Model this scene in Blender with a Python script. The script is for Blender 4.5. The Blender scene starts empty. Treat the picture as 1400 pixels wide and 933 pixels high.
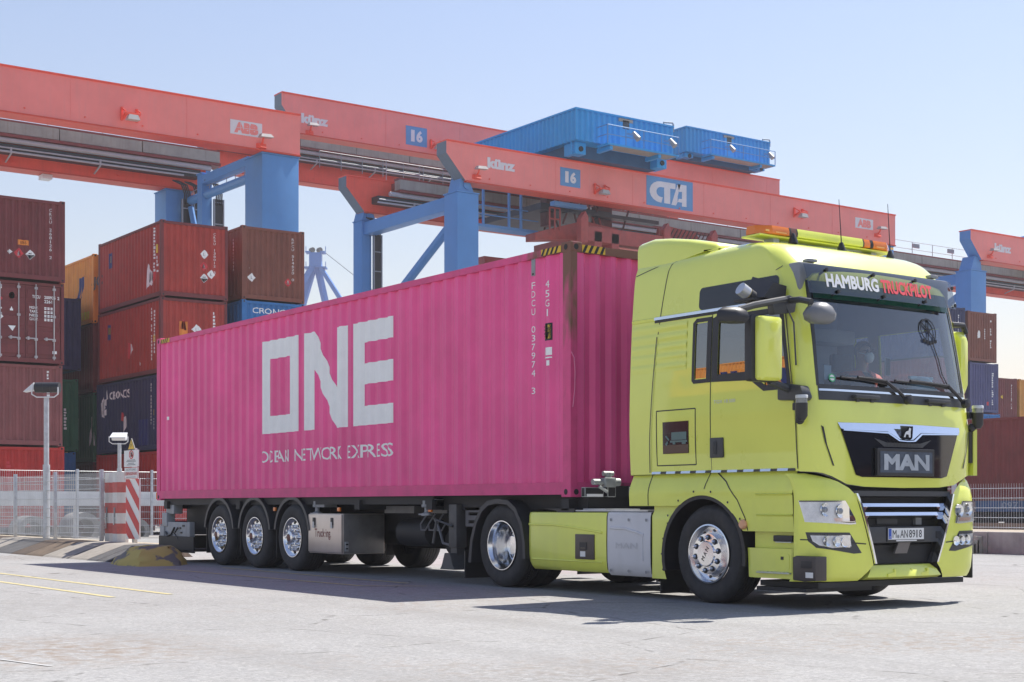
import bpy, bmesh, math, random
from mathutils import Vector, Matrix
from mathutils.geometry import delaunay_2d_cdt
R = math.radians
S = bpy.context.scene
COL = S.collection
random.seed(7)

# ---------------------------------------------------------------- camera, sky, sun, exposure
cd = bpy.data.cameras.new('camera'); cam = bpy.data.objects.new('camera', cd); COL.objects.link(cam)
cam.location = (13.36, -10.26, .98)
fw = Vector((-.8164, .5775, 0)).normalized()
cam.rotation_euler = fw.to_track_quat('-Z', 'Y').to_euler()
cd.sensor_width = 36; cd.lens = 2040/1400*36; cd.shift_y = (692-466.5)/1400
cd.clip_start = .1; cd.clip_end = 6000
S.camera = cam
W = bpy.data.worlds.new('World'); S.world = W; W.use_nodes = True
wn = W.node_tree.nodes; wl = W.node_tree.links
sky = wn.new('ShaderNodeTexSky'); sky.sky_type = 'NISHITA'; sky.sun_disc = False
SUN = Vector((-.075, .63, 1)).normalized()
sky.sun_elevation = math.asin(SUN.z); sky.sun_rotation = math.atan2(SUN.x, SUN.y)
sky.altitude = 0; sky.air_density = 1.7; sky.dust_density = .5; sky.ozone_density = 3.0
bg = wn['Background']; bg.inputs['Strength'].default_value = .083
tn = wn.new('ShaderNodeMix'); tn.data_type = 'RGBA'; tn.blend_type = 'MULTIPLY'; tn.inputs[0].default_value = 1; tn.inputs[7].default_value = (1.06, .93, 1.02, 1)
wl.new(sky.outputs[0], tn.inputs[6]); wl.new(tn.outputs[2], bg.inputs['Color'])
sd = bpy.data.lights.new('sun', 'SUN'); sun = bpy.data.objects.new('sun', sd); COL.objects.link(sun)
sd.energy = 4.9; sd.angle = R(.5); sd.color = (1, .95, .87)
sun.rotation_euler = SUN.to_track_quat('Z', 'Y').to_euler(); sun.location = (0, 20, 40)
S.view_settings.view_transform = 'Standard'; S.view_settings.look = 'None'
S.view_settings.exposure = .77; S.view_settings.gamma = 1; S.view_settings.use_curve_mapping = False

# ---------------------------------------------------------------- materials
def M(name, col, rough=.5, metal=0, var=.12, vs=2.0, bump=0, bs=60, coat=0, streak=0, scol=None, spec=.5, alpha=None, emit=0):
    m = bpy.data.materials.new(name); m.use_nodes = True
    N = m.node_tree.nodes; L = m.node_tree.links; b = N['Principled BSDF']
    b.inputs['Roughness'].default_value = rough; b.inputs['Metallic'].default_value = metal
    b.inputs['Coat Weight'].default_value = coat; b.inputs['Coat Roughness'].default_value = .03
    b.inputs['Specular IOR Level'].default_value = spec
    tc = N.new('ShaderNodeTexCoord')
    n = N.new('ShaderNodeTexNoise'); n.inputs['Scale'].default_value = vs; n.inputs['Detail'].default_value = 7; n.inputs['Roughness'].default_value = .62
    L.new(tc.outputs['Object'], n.inputs['Vector'])
    mr = N.new('ShaderNodeMapRange'); mr.inputs[1].default_value = .3; mr.inputs[2].default_value = .7
    L.new(n.outputs['Fac'], mr.inputs[0])
    mx = N.new('ShaderNodeMix'); mx.data_type = 'RGBA'
    mx.inputs[6].default_value = tuple(c*(1-var) for c in col)+(1,); mx.inputs[7].default_value = tuple(min(1, c*(1+var)) for c in col)+(1,)
    L.new(mr.outputs[0], mx.inputs[0]); out = mx.outputs[2]
    if streak:
        mp = N.new('ShaderNodeMapping'); mp.inputs['Scale'].default_value = (5, 5, .35)
        L.new(tc.outputs['Object'], mp.inputs['Vector'])
        n2 = N.new('ShaderNodeTexNoise'); n2.inputs['Scale'].default_value = 1.6; n2.inputs['Detail'].default_value = 6
        L.new(mp.outputs[0], n2.inputs['Vector'])
        r2 = N.new('ShaderNodeMapRange'); r2.inputs[1].default_value = .5; r2.inputs[2].default_value = .78; r2.inputs[4].default_value = streak
        L.new(n2.outputs['Fac'], r2.inputs[0])
        m2 = N.new('ShaderNodeMix'); m2.data_type = 'RGBA'; m2.inputs[7].default_value = (scol or (.12, .07, .05))+(1,)
        L.new(r2.outputs[0], m2.inputs[0]); L.new(out, m2.inputs[6]); out = m2.outputs[2]
    L.new(out, b.inputs['Base Color'])
    rr = N.new('ShaderNodeMapRange'); rr.inputs[3].default_value = rough*.85; rr.inputs[4].default_value = min(1, rough*1.2)
    L.new(n.outputs['Fac'], rr.inputs[0]); L.new(rr.outputs[0], b.inputs['Roughness'])
    if bump:
        nb = N.new('ShaderNodeTexNoise'); nb.inputs['Scale'].default_value = bs; nb.inputs['Detail'].default_value = 4
        L.new(tc.outputs['Object'], nb.inputs['Vector'])
        bp = N.new('ShaderNodeBump'); bp.inputs['Strength'].default_value = bump; bp.inputs['Distance'].default_value = .02
        L.new(nb.outputs['Fac'], bp.inputs['Height']); L.new(bp.outputs[0], b.inputs['Normal'])
    if emit:
        b.inputs['Emission Color'].default_value = col+(1,); b.inputs['Emission Strength'].default_value = emit
    return m
def GLASS(name, tint, trans, rough=.0, refl=1.0):
    m = bpy.data.materials.new(name); m.use_nodes = True
    N = m.node_tree.nodes; L = m.node_tree.links; N.remove(N['Principled BSDF'])
    t = N.new('ShaderNodeBsdfTransparent'); t.inputs[0].default_value = tuple(c*trans for c in tint)+(1,)
    g = N.new('ShaderNodeBsdfGlossy'); g.inputs['Roughness'].default_value = rough
    fr = N.new('ShaderNodeFresnel'); fr.inputs[0].default_value = 1.52
    mu = N.new('ShaderNodeMath'); mu.operation = 'MULTIPLY_ADD'; mu.inputs[1].default_value = 1.3*refl; mu.inputs[2].default_value = .02
    mu.use_clamp = True
    L.new(fr.outputs[0], mu.inputs[0])
    ms = N.new('ShaderNodeMixShader'); L.new(mu.outputs[0], ms.inputs[0]); L.new(t.outputs[0], ms.inputs[1]); L.new(g.outputs[0], ms.inputs[2])
    L.new(ms.outputs[0], N['Material Output'].inputs[0])
    return m

# ---------------------------------------------------------------- mesh builder
class MB:
    def __init__(s): s.bm = bmesh.new()
    def face(s, pts, m=0):
        vs = [s.bm.verts.new(p) for p in pts]
        f = s.bm.faces.new(vs); f.material_index = m; return f
    def box(s, x0, x1, y0, y1, z0, z1, m=0, bev=0):
        a = [(x0, y0, z0), (x1, y0, z0), (x1, y1, z0), (x0, y1, z0), (x0, y0, z1), (x1, y0, z1), (x1, y1, z1), (x0, y1, z1)]
        s.solid(a, m, bev); return s
    def solid(s, a, m=0, bev=0):
        v = [s.bm.verts.new(p) for p in a]
        fs = [s.bm.faces.new([v[i] for i in q]) for q in ((3, 2, 1, 0), (4, 5, 6, 7), (0, 1, 5, 4), (1, 2, 6, 5), (2, 3, 7, 6), (3, 0, 4, 7))]
        for f in fs: f.material_index = m
        if bev: bmesh.ops.bevel(s.bm, geom=list({e for f in fs for e in f.edges}), offset=bev, segments=2, affect='EDGES', profile=.6, clamp_overlap=True)
    def prism(s, pts, ax, a, b, m=0, bev=0):
        P = {'x': lambda u, v, t: (t, u, v), 'y': lambda u, v, t: (u, t, v), 'z': lambda u, v, t: (u, v, t)}[ax]
        A = [s.bm.verts.new(P(u, v, a)) for u, v in pts]; B = [s.bm.verts.new(P(u, v, b)) for u, v in pts]
        n = len(pts); fs = [s.bm.faces.new(A), s.bm.faces.new(B[::-1])]
        for i in range(n): fs.append(s.bm.faces.new([A[i], B[i], B[(i+1) % n], A[(i+1) % n]]))
        for f in fs: f.material_index = m
        bmesh.ops.recalc_face_normals(s.bm, faces=fs)
        if bev: bmesh.ops.bevel(s.bm, geom=list({e for f in fs for e in f.edges}), offset=bev, segments=2, affect='EDGES', profile=.6, clamp_overlap=True)
        return s
    def tube(s, pts, r, n=8, m=0, r2=None, caps=True):
        pts = [Vector(p) for p in pts]; rings = []; up = None
        for i, p in enumerate(pts):
            d = (pts[min(i+1, len(pts)-1)]-pts[max(i-1, 0)]).normalized()
            if up is None:
                up = Vector((0, 0, 1)) if abs(d.z) < .9 else Vector((1, 0, 0))
            u = d.cross(up).normalized(); v = u.cross(d).normalized(); up = v
            rr = r if r2 is None else r+(r2-r)*i/(len(pts)-1)
            rings.append([s.bm.verts.new(p+u*rr*math.cos(2*math.pi*k/n)+v*rr*math.sin(2*math.pi*k/n)) for k in range(n)])
        s._rings(rings, m, caps); return s
    def bar(s, p, q, w, h, m=0):
        p = Vector(p); q = Vector(q); d = (q-p).normalized()
        u = d.cross(Vector((0, 0, 1)))
        u = u.normalized() if u.length > .01 else Vector((1, 0, 0))
        v = u.cross(d).normalized()
        s._rings([[s.bm.verts.new(c+u*a*w/2+v*b*h/2) for a, b in ((-1, -1), (1, -1), (1, 1), (-1, 1))] for c in (p, q)], m, True); return s
    def _rings(s, rings, m, caps, closed=True):
        fs = []
        for A, B in zip(rings, rings[1:]):
            n = len(A)
            for i in range(n if closed else n-1): fs.append(s.bm.faces.new([A[i], A[(i+1) % n], B[(i+1) % n], B[i]]))
        if caps: fs += [s.bm.faces.new(rings[0][::-1]), s.bm.faces.new(rings[-1])]
        for f in fs: f.material_index = m
        bmesh.ops.recalc_face_normals(s.bm, faces=fs)
    def loft(s, rings, m=0, caps=True, closed=True):
        s._rings([[s.bm.verts.new(p) for p in r] for r in rings], m, caps, closed); return s
    def lathe(s, prof, c, ax='y', n=32, m=0, caps=False):
        c = Vector(c); rings = []
        for r, h in prof:
            ring = []
            for k in range(n):
                a = 2*math.pi*k/n; u, v = r*math.cos(a), r*math.sin(a)
                ring.append(c+Vector({'x': (h, u, v), 'y': (u, h, v), 'z': (u, v, h)}[ax]))
            rings.append(ring)
        s.loft(rings, m, caps); return s
    def disc(s, c, r, ax='y', n=20, m=0):
        c = Vector(c)
        s.face([c+Vector({'x': (0, r*math.cos(2*math.pi*k/n), r*math.sin(2*math.pi*k/n)), 'y': (r*math.cos(2*math.pi*k/n), 0, r*math.sin(2*math.pi*k/n)), 'z': (r*math.cos(2*math.pi*k/n), r*math.sin(2*math.pi*k/n), 0)}[ax]) for k in range(n)], m); return s
    def ball(s, c, r, m=0, sc=(1, 1, 1), n=12):
        t = bmesh.new(); bmesh.ops.create_uvsphere(t, u_segments=n, v_segments=n//2+2, radius=r)
        for v in t.verts: v.co = Vector((v.co.x*sc[0], v.co.y*sc[1], v.co.z*sc[2]))+Vector(c)
        s.join(t, m); return s
    def join(s, t, m=None):
        mp = {}
        for v in t.verts: mp[v] = s.bm.verts.new(v.co)
        for f in t.faces:
            try: g = s.bm.faces.new([mp[v] for v in f.verts])
            except ValueError: continue
            g.material_index = f.material_index if m is None else m
        t.free()
    def flat(s, polys, fn, m=0, ucut=(), vcut=(), thick=0):
        """2-D polygons cut along grid lines and mapped onto a surface by fn(u, v)"""
        t = bmesh.new()
        for p in polys:
            vs = [t.verts.new((u, v, 0)) for u, v in p]
            try: t.faces.new(vs)
            except ValueError: pass
        for ax, cuts in ((0, ucut), (1, vcut)):
            lo = min(v.co[ax] for v in t.verts); hi = max(v.co[ax] for v in t.verts)
            for c in cuts:
                if lo+1e-5 < c < hi-1e-5:
                    co = [0, 0, 0]; co[ax] = c; no = [0, 0, 0]; no[ax] = 1
                    bmesh.ops.bisect_plane(t, geom=t.verts[:]+t.edges[:]+t.faces[:], dist=1e-6, plane_co=co, plane_no=no)
        for v in t.verts: v.co = Vector(fn(v.co.x, v.co.y))
        s.join(t, m); return s
    def obj(s, name, mats, parent=None, smooth=32, label=None):
        if isinstance(mats, bpy.types.Material): mats = [mats]
        me = bpy.data.meshes.new(name)
        o = None
        org = Vector((0, 0, 0)); p = parent
        while p is not None:
            org += p.location; p = p.parent
        for v in s.bm.verts: v.co -= org
        s.bm.to_mesh(me); s.bm.free()
        for m in mats: me.materials.append(m)
        if smooth:
            me.polygons.foreach_set('use_smooth', [True]*len(me.polygons)); me.set_sharp_from_angle(angle=R(smooth))
        o = bpy.data.objects.new(name, me); COL.objects.link(o)
        if parent is not None: o.parent = parent
        if label: o['label'] = label
        return o

def thing(name, label, cat, loc=(0, 0, 0), group=None):
    o = bpy.data.objects.new(name, None); COL.objects.link(o); o.location = loc; o.empty_display_size = .2
    tag(o, label, cat, group); return o
def tag(o, label, cat, group=None, kind=None):
    if label: o['label'] = label
    if cat: o['category'] = cat
    if group: o['group'] = group
    if kind: o['kind'] = kind
    return o
def struct(o): o['kind'] = 'structure'; return o
def copy_tree(o, parent=None, loc=None):
    c = o.copy(); COL.objects.link(c)
    if parent is not None: c.parent = parent
    if loc is not None: c.location = loc
    for ch in list(o.children): copy_tree(ch, c)
    return c
def text_polys(body, h, w=None, bold=0, x=0, y=0, ch=None):
    """polygons of a line of text whose box is h high (and w wide), lower left at x, y"""
    cu = bpy.data.curves.new('t', 'FONT'); cu.body = body; cu.resolution_u = 3; cu.fill_mode = 'NONE'
    o = bpy.data.objects.new('t', cu); COL.objects.link(o)
    dg = bpy.context.evaluated_depsgraph_get(); dg.update()
    me = o.evaluated_get(dg).to_mesh()
    V = [(v.co.x, v.co.y) for v in me.vertices]; ed = [tuple(sorted(e.vertices)) for e in me.edges]
    dr = [(p, q) if q == p+1 else (q, p) for p, q in ed]
    if bold:
        nxt = dict(dr); prv = {q: p for p, q in dr}
        def loop(i):
            L_ = [i]; k = nxt.get(i)
            while k is not None and k != i: L_.append(k); k = nxt.get(k)
            return L_
        seen = set(); loops = []
        for i in range(len(V)):
            if i not in seen: l = loop(i); seen.update(l); loops.append(l)
        ar = lambda l: sum(V[p][0]*V[q][1]-V[q][0]*V[p][1] for p, q in zip(l, l[1:]+l[:1]))
        sg = 1 if ar(max(loops, key=lambda l: abs(ar(l)))) > 0 else -1; V2 = list(V)
        for l in loops:
            l = [p for p, q in zip(l, l[-1:]+l[:-1]) if (Vector(V[p])-Vector(V[q])).length > 1e-4]; n_ = len(l)
            for k in range(n_):
                a_, b_, c_ = (Vector(V[l[(k+d) % n_]]) for d in (-1, 0, 1)); e1 = (b_-a_).normalized(); e2 = (c_-b_).normalized()
                n1 = Vector((e1.y, -e1.x)); n2 = Vector((e2.y, -e2.x)); m_ = n1+n2
                if m_.length < .3: m_ = n1
                m_ = m_.normalized(); V2[l[k]] = tuple(b_+m_*sg*bold/max(.55, m_.dot(n1)))
        used = {p for l in loops for p in l}
        for p, q in dr:
            if (Vector(V[p])-Vector(V[q])).length <= 1e-4: V2[q] = V2[p] if V2[p] != V[p] else V2[q]
        V = V2
    vo, eo, fo = delaunay_2d_cdt([Vector(v) for v in V], ed, [], 0, 1e-6)[:3]; P = []
    for f in fo:
        cx = sum(vo[i][0] for i in f)/len(f); cy = sum(vo[i][1] for i in f)/len(f); wnd = 0
        for p, q in dr:
            (x1, y1), (x2, y2) = V[p], V[q]
            if (y1 <= cy) != (y2 <= cy):
                if x1+(cy-y1)/(y2-y1)*(x2-x1) > cx: wnd += 1 if y2 > y1 else -1
        if wnd != 0: P.append([(vo[i][0], vo[i][1]) for i in f])
    o.evaluated_get(dg).to_mesh_clear(); bpy.data.objects.remove(o); bpy.data.curves.remove(cu)
    xs = [a for a, b in V]; ys = [b for a, b in V]; x0, x1, y0, y1 = min(xs), max(xs), min(ys), max(ys)
    sy = h/(y1-y0); sx = (w/(x1-x0)) if w else sy
    return [[(x+(a-x0)*sx, y+(b-y0)*sy) for a, b in p] for p in P]
def rect(x0, x1, y0, y1): return [(x0, y0), (x1, y0), (x1, y1), (x0, y1)]
def lerp(tab, z):
    if z <= tab[0][0]: return tab[0][1]
    for (a, b), (c, d) in zip(tab, tab[1:]):
        if z <= c: return b+(d-b)*(z-a)/(c-a)
    return tab[-1][1]
def frange(a, b, n): return [a+(b-a)*i/n for i in range(n+1)]
def arc(cx, cy, r, a0, a1, n): return [(cx+r*math.cos(R(a0+(a1-a0)*i/n)), cy+r*math.sin(R(a0+(a1-a0)*i/n))) for i in range(n+1)]

BLACK = M('black_plastic', (.022, .022, .025), .45, var=.2)
RUBBER = M('rubber', (.028, .028, .030), .75, var=.25, vs=6, bump=.15, bs=50)
DARK = M('chassis_black', (.018, .018, .020), .6, var=.3)
GREY = M('grey_paint', (.28, .29, .30), .5, var=.15)
STEEL = M('galvanised', (.50, .52, .54), .45, metal=.55, var=.18, vs=9)
CHROME = M('chrome', (.86, .87, .88), .08, metal=1, var=.02)
ALLOY = M('polished_alloy', (.80, .81, .83), .16, metal=1, var=.06, vs=8)
WHITE = M('white_paint', (.78, .78, .76), .5, var=.05)
RED = M('signal_red', (.60, .035, .035), .5, var=.12)
YELLOW = M('yellow_paint', (.75, .48, .03), .5, var=.1)
ORANGE_L = M('amber_lens', (.78, .19, .006), .2, var=.1, coat=.5)
# ---------------------------------------------------------------- ground
def ground_mat():
    m = bpy.data.materials.new('sunbleached_asphalt'); m.use_nodes = True
    N = m.node_tree.nodes; L = m.node_tree.links; b = N['Principled BSDF']; b.inputs['Specular IOR Level'].default_value = .25
    tc = N.new('ShaderNodeTexCoord')
    def noise(sc, det=6, ro=.6):
        n = N.new('ShaderNodeTexNoise'); n.inputs['Scale'].default_value = sc; n.inputs['Detail'].default_value = det; n.inputs['Roughness'].default_value = ro
        L.new(tc.outputs['Object'], n.inputs['Vector']); return n.outputs['Fac']
    def rng(x, a, b_, c=0., d=1.):
        r = N.new('ShaderNodeMapRange'); r.inputs[1].default_value = a; r.inputs[2].default_value = b_; r.inputs[3].default_value = c; r.inputs[4].default_value = d
        L.new(x, r.inputs[0]); return r.outputs[0]
    def mix(f, a, c):
        x = N.new('ShaderNodeMix'); x.data_type = 'RGBA'; L.new(f, x.inputs[0])
        for s, v in ((6, a), (7, c)):
            if isinstance(v, tuple): x.inputs[s].default_value = v+(1,)
            else: L.new(v, x.inputs[s])
        return x.outputs[2]
    def math_(op, a, b_):
        x = N.new('ShaderNodeMath'); x.operation = op
        for i, v in enumerate((a, b_)):
            if isinstance(v, (int, float)): x.inputs[i].default_value = v
            else: L.new(v, x.inputs[i])
        return x.outputs[0]
    c = mix(rng(noise(.35), .35, .65), (.265, .263, .259), (.305, .303, .299))
    c = mix(rng(noise(2.2, 8), .5, .75, 0, .45), c, (.24, .232, .215))
    v = N.new('ShaderNodeTexVoronoi'); v.inputs['Scale'].default_value = 45; L.new(tc.outputs['Object'], v.inputs['Vector'])
    c = mix(rng(v.outputs['Color'], .5, 1, 0, .42), c, (.135, .13, .125))
    c = mix(rng(v.outputs['Color'], .0, .4, .5, 0), c, (.44, .43, .41))
    v2 = N.new('ShaderNodeTexVoronoi'); v2.inputs['Scale'].default_value = 17; L.new(tc.outputs['Object'], v2.inputs['Vector'])
    c = mix(rng(v2.outputs['Color'], .8, 1, 0, .35), c, (.15, .145, .14))
    c = mix(rng(noise(95, 3), .55, .66, 0, .5), c, (.12, .117, .112))
    # brownish grit patch and cracks
    def blob(px, py, r0, r1, col, amt, sc):
        vm = N.new('ShaderNodeVectorMath'); vm.operation = 'DISTANCE'; vm.inputs[1].default_value = (px, py, 0)
        wv = N.new('ShaderNodeTexNoise'); wv.inputs['Scale'].default_value = .8; L.new(tc.outputs['Object'], wv.inputs['Vector'])
        wm = N.new('ShaderNodeMixRGB'); wm.inputs[0].default_value = .5; wm.blend_type = 'ADD'; L.new(tc.outputs['Object'], wm.inputs[1]); L.new(wv.outputs['Color'], wm.inputs[2])
        L.new(wm.outputs[0], vm.inputs[0])
        return mix(math_('MULTIPLY', rng(vm.outputs['Value'], r0, r1, 1, 0), rng(noise(sc, 7), .42, .62, 0, amt)), c, col)
    c = blob(3.6, -6.6, .4, 1.5, (.20, .15, .11), .75, 7)
    c = blob(6.8, -4.6, .3, 1.3, (.17, .15, .13), .5, 11)
    c = blob(8.6, -2.2, .2, 1.2, (.17, .155, .14), .5, 9)
    c = blob(-1.0, -5.5, .2, 2.4, (.20, .19, .18), .45, 5)
    c = blob(-15, -1.9, .2, 2.2, (.15, .12, .10), .8, 8)
    c = mix(math_('MULTIPLY', rng(noise(.22, 5), .54, .66), rng(noise(9, 6), .48, .6, 0, .55)), c, (.22, .17, .13))
    tm = N.new('ShaderNodeMapping'); tm.inputs['Scale'].default_value = (.06, 1.3, 1); tm.inputs['Rotation'].default_value = (0, 0, .06); L.new(tc.outputs['Object'], tm.inputs[0])
    tw = N.new('ShaderNodeTexNoise'); tw.inputs['Scale'].default_value = 1.0; tw.inputs['Detail'].default_value = 5; L.new(tm.outputs[0], tw.inputs['Vector'])
    c = mix(rng(tw.outputs['Fac'], .52, .68, 0, .38), c, (.20, .195, .188))
    w = N.new('ShaderNodeTexNoise'); w.inputs['Scale'].default_value = 1.3; w.inputs['Detail'].default_value = 5; L.new(tc.outputs['Object'], w.inputs['Vector'])
    ad = N.new('ShaderNodeMixRGB'); ad.inputs[0].default_value = .22; L.new(tc.outputs['Object'], ad.inputs[1]); L.new(w.outputs['Color'], ad.inputs[2])
    vc = N.new('ShaderNodeTexVoronoi'); vc.feature = 'DISTANCE_TO_EDGE'; vc.inputs['Scale'].default_value = .42; L.new(ad.outputs[0], vc.inputs['Vector'])
    crack = math_('MULTIPLY', rng(vc.outputs['Distance'], .002, .007, 1, 0), rng(noise(3.5, 6), .46, .6, 0, .75))
    c = mix(crack, c, (.07, .065, .06))
    L.new(c, b.inputs['Base Color']); b.inputs['Roughness'].default_value = .9
    bp = N.new('ShaderNodeBump'); bp.inputs['Strength'].default_value = .35; bp.inputs['Distance'].default_value = .012
    L.new(math_('SUBTRACT', noise(70, 4), crack), bp.inputs['Height']); L.new(bp.outputs[0], b.inputs['Normal'])
    return m
g = MB()
g.face([(-2500, -2500, 0), (2500, -2500, 0), (2500, 2500, 0), (-2500, 2500, 0)])
struct(g.obj('ground', ground_mat(), smooth=0))
LANE = M('worn_yellow_line', (.46, .40, .20), .8, var=.35, vs=14)
for (x0, y0, x1, y1) in ((-24, -3.84, -2.3, -3.81), (-24, -4.6, -2.15, -4.52), (-8.6, -1.32, -2.6, -1.22), (-8.6, -.35, -2.8, -.44), (-2.6, -1.22, -2.1, -.6)):
    g = MB(); d = Vector((x1-x0, y1-y0, 0)).normalized(); n = Vector((-d.y, d.x, 0))*.04
    a = Vector((x0, y0, .004)); c = Vector((x1, y1, .004)); g.face([a-n, c-n, c+n, a+n])
    struct(g.obj('lane_marking', LANE, smooth=0))
g = MB(); n = Vector((.012, .018, 0))
a = Vector((3.2, -7.55, .004)); c = Vector((4.3, -7.3, .004)); g.face([a-n, c-n, c+n, a+n])
struct(g.obj('lane_marking', M('worn_white_line', (.42, .42, .41), .8, var=.3), smooth=0))

# ---------------------------------------------------------------- sloped kerb island on the left
KM = [M('kerb_brown', (.085, .06, .042), .9, var=.25, vs=5, bump=.3), M('kerb_tan', (.125, .09, .06), .9, var=.25, vs=5, bump=.3),
      M('kerb_pale', (.27, .245, .21), .9, var=.15, vs=5, bump=.3), M('kerb_shaded_grey', (.085, .083, .082), .9, var=.25, vs=5, bump=.3)]  # grey: dark concrete, with the container's shade painted in as well
g = MB()
cuts = [-11.95, -12.5, -13.0, -14.0, -14.12, -15.5, -16.6, -17.5, -19.0, -20.5, -22, -23.5, -25, -27, -29, -31]
cm = [3, 3, 2, 3, 2, 1, 0, 3, 2, 0, 2, 1, 2, 0, 2]
for i, (a, b) in enumerate(zip(cuts, cuts[1:])):
    g.prism([(-1.0, 0), (-.95, .03), (-.28, .27), (.1, .29), (.1, 0)], 'x', a-.012, b+.012, cm[i])
struct(g.obj('kerb', KM, smooth=0))
g = MB(); g.prism([(.101, 0), (.101, .26), (1.0, .25), (1.3, 0)], 'x', -31, -13.6)
g.prism([(.101, 0), (.101, .22), (.3, .18), (.45, 0)], 'x', -13.59, -12.6)
struct(g.obj('island_fill', M('island_gravel', (.34, .29, .22), .95, var=.3, vs=12, bump=.6, bs=30), smooth=0))
# yellow end block with worn top
def yblock():
    m = bpy.data.materials.new('worn_yellow_concrete'); m.use_nodes = True
    N = m.node_tree.nodes; L = m.node_tree.links; b = N['Principled BSDF']; b.inputs['Roughness'].default_value = .9
    tc = N.new('ShaderNodeTexCoord'); n = N.new('ShaderNodeTexNoise'); n.inputs['Scale'].default_value = 2.3; n.inputs['Detail'].default_value = 8; L.new(tc.outputs['Object'], n.inputs['Vector'])
    r = N.new('ShaderNodeMapRange'); r.inputs[1].default_value = .50; r.inputs[2].default_value = .55; L.new(n.outputs['Fac'], r.inputs[0])
    mx = N.new('ShaderNodeMix'); mx.data_type = 'RGBA'; mx.inputs[6].default_value = (.50, .39, .11, 1); mx.inputs[7].default_value = (.16, .15, .14, 1)
    L.new(r.outputs[0], mx.inputs[0]); L.new(mx.outputs[2], b.inputs['Base Color'])
    bp = N.new('ShaderNodeBump'); bp.inputs['Strength'].default_value = .5; L.new(n.outputs['Fac'], bp.inputs['Height']); L.new(bp.outputs[0], b.inputs['Normal'])
    return m
g = MB()
rings = []
for k, z in ((0, 0), (.15, .09), (.55, .23), (.85, .29), (1, .305)):
    q = lambda a, b: (a[0]+(b[0]-a[0])*k, a[1]+(b[1]-a[1])*k, z)
    B_ = [(-9.75, -1.28), (-9.72, -.6), (-10.3, -.2), (-11.2, -.15), (-11.3, -1.2), (-10.4, -1.38)]; T_ = [(-10.35, -1.0), (-10.3, -.62), (-10.5, -.4), (-11.1, -.3), (-11.2, -.7), (-10.75, -1.02)]
    rings.append([q(a, b) for a, b in zip(B_, T_)])
g.loft(rings)
bmesh.ops.subdivide_edges(g.bm, edges=g.bm.edges[:], cuts=2, use_grid_fill=True)
rn = random.Random(3)
for v in g.bm.verts:
    if v.co.z > .02: v.co += Vector((rn.uniform(-.02, .02), rn.uniform(-.02, .02), rn.uniform(-.018, .012)))
tag(g.obj('kerb_block', yblock(), smooth=50), 'yellow painted concrete end block of the kerb, its paint worn off on top', 'kerb block')

# ---------------------------------------------------------------- fences
WIRE = M('fence_wire', (.55, .57, .58), .45, metal=.5, var=.1)
def mesh_fence(label, p, q, z0, z1, nposts, post_h=None, group=None, pitch=.062):
    p = Vector(p); q = Vector(q); d = q-p; Ln = d.length; d.normalize()
    t = thing('mesh_fence', label, 'fence', (p.x, p.y, z0), group)
    g = MB(); r = .005
    nv = int(Ln/pitch)
    for i in range(nv+1):
        c = p+d*(i*Ln/nv); g.tube([(c.x, c.y, z0+.05), (c.x, c.y, z1)], r*.75, 4, caps=False)
    z = z0+.08
    while z < z1:
        for o in (-.01, .01):
            nrm = Vector((-d.y, d.x, 0))*o
            g.tube([(p.x+nrm.x, p.y+nrm.y, z), (q.x+nrm.x, q.y+nrm.y, z)], r*1.3, 4, caps=False)
        z += .2
    g.obj('wire_panel', WIRE, t, smooth=0)
    for i in range(nposts):
        c = p+d*(Ln*i/(nposts-1)); g = MB()
        g.box(c.x-.035, c.x+.035, c.y-.035-.05, c.y+.035-.05, z0-.02, z1+.06, 0, .006); g.obj('fence_post', STEEL, t)
    return t
mesh_fence('grey wire mesh fence along the kerb, ending at the red and white bollards', (-16.1, .45, 0), (-27.5, .45, 0), .25, 1.66, 5)
mesh_fence('grey wire mesh fence across the yard behind the lamp posts and the trailer tail', (-29.6, -4.5, 0), (-29.6, 16, 0), .12, 2.0, 10)
t = mesh_fence('low wire mesh fence standing on the concrete wall by the rail wagon', (-20, 15.55, 0), (14, 15.55, 0), .46, 1.44, 14)
g = MB()
CONC = M('concrete', (.36, .34, .31), .9, var=.22, vs=2.5, bump=.3, streak=.5, scol=(.16, .15, .14))
for i in range(17): g.box(-20+i*2.0, -18.02+i*2.0, 15.4, 15.7, 0, .45, 0, .015)
tag(g.obj('concrete_wall', CONC), 'low concrete block wall carrying the wire fence on the right', 'wall')
# stone ramp heap at the wall, right of the cab
g = MB()
for i in range(5):
    for j in range(5):
        g.box(-7.6+i*.3, -7.32+i*.3, 14.85-i*.02+j*.11, 14.95+j*.11, 0, .06+j*.075, 0, .01)
tag(g.obj('paving_ramp', M('paving_stone', (.36, .33, .28), .9, var=.25, vs=6)), 'small sloped ramp of paving stones against the low wall beside the headlight', 'ramp')
# track ballast strips behind wall and left fence
BAL = M('ballast', (.33, .28, .22), .95, var=.4, vs=9, bump=.8, bs=14)
g = MB(); g.box(-36, 30, 16.2, 33, .0, .3); struct(g.obj('ballast_bed', BAL, smooth=0))
g = MB()
for y in (26.2, 27.7): g.box(-36, 30, y, y+.07, .3, .47)
struct(g.obj('rail_track', M('rail_steel', (.2, .15, .12), .5, metal=.6), smooth=0))
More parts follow.
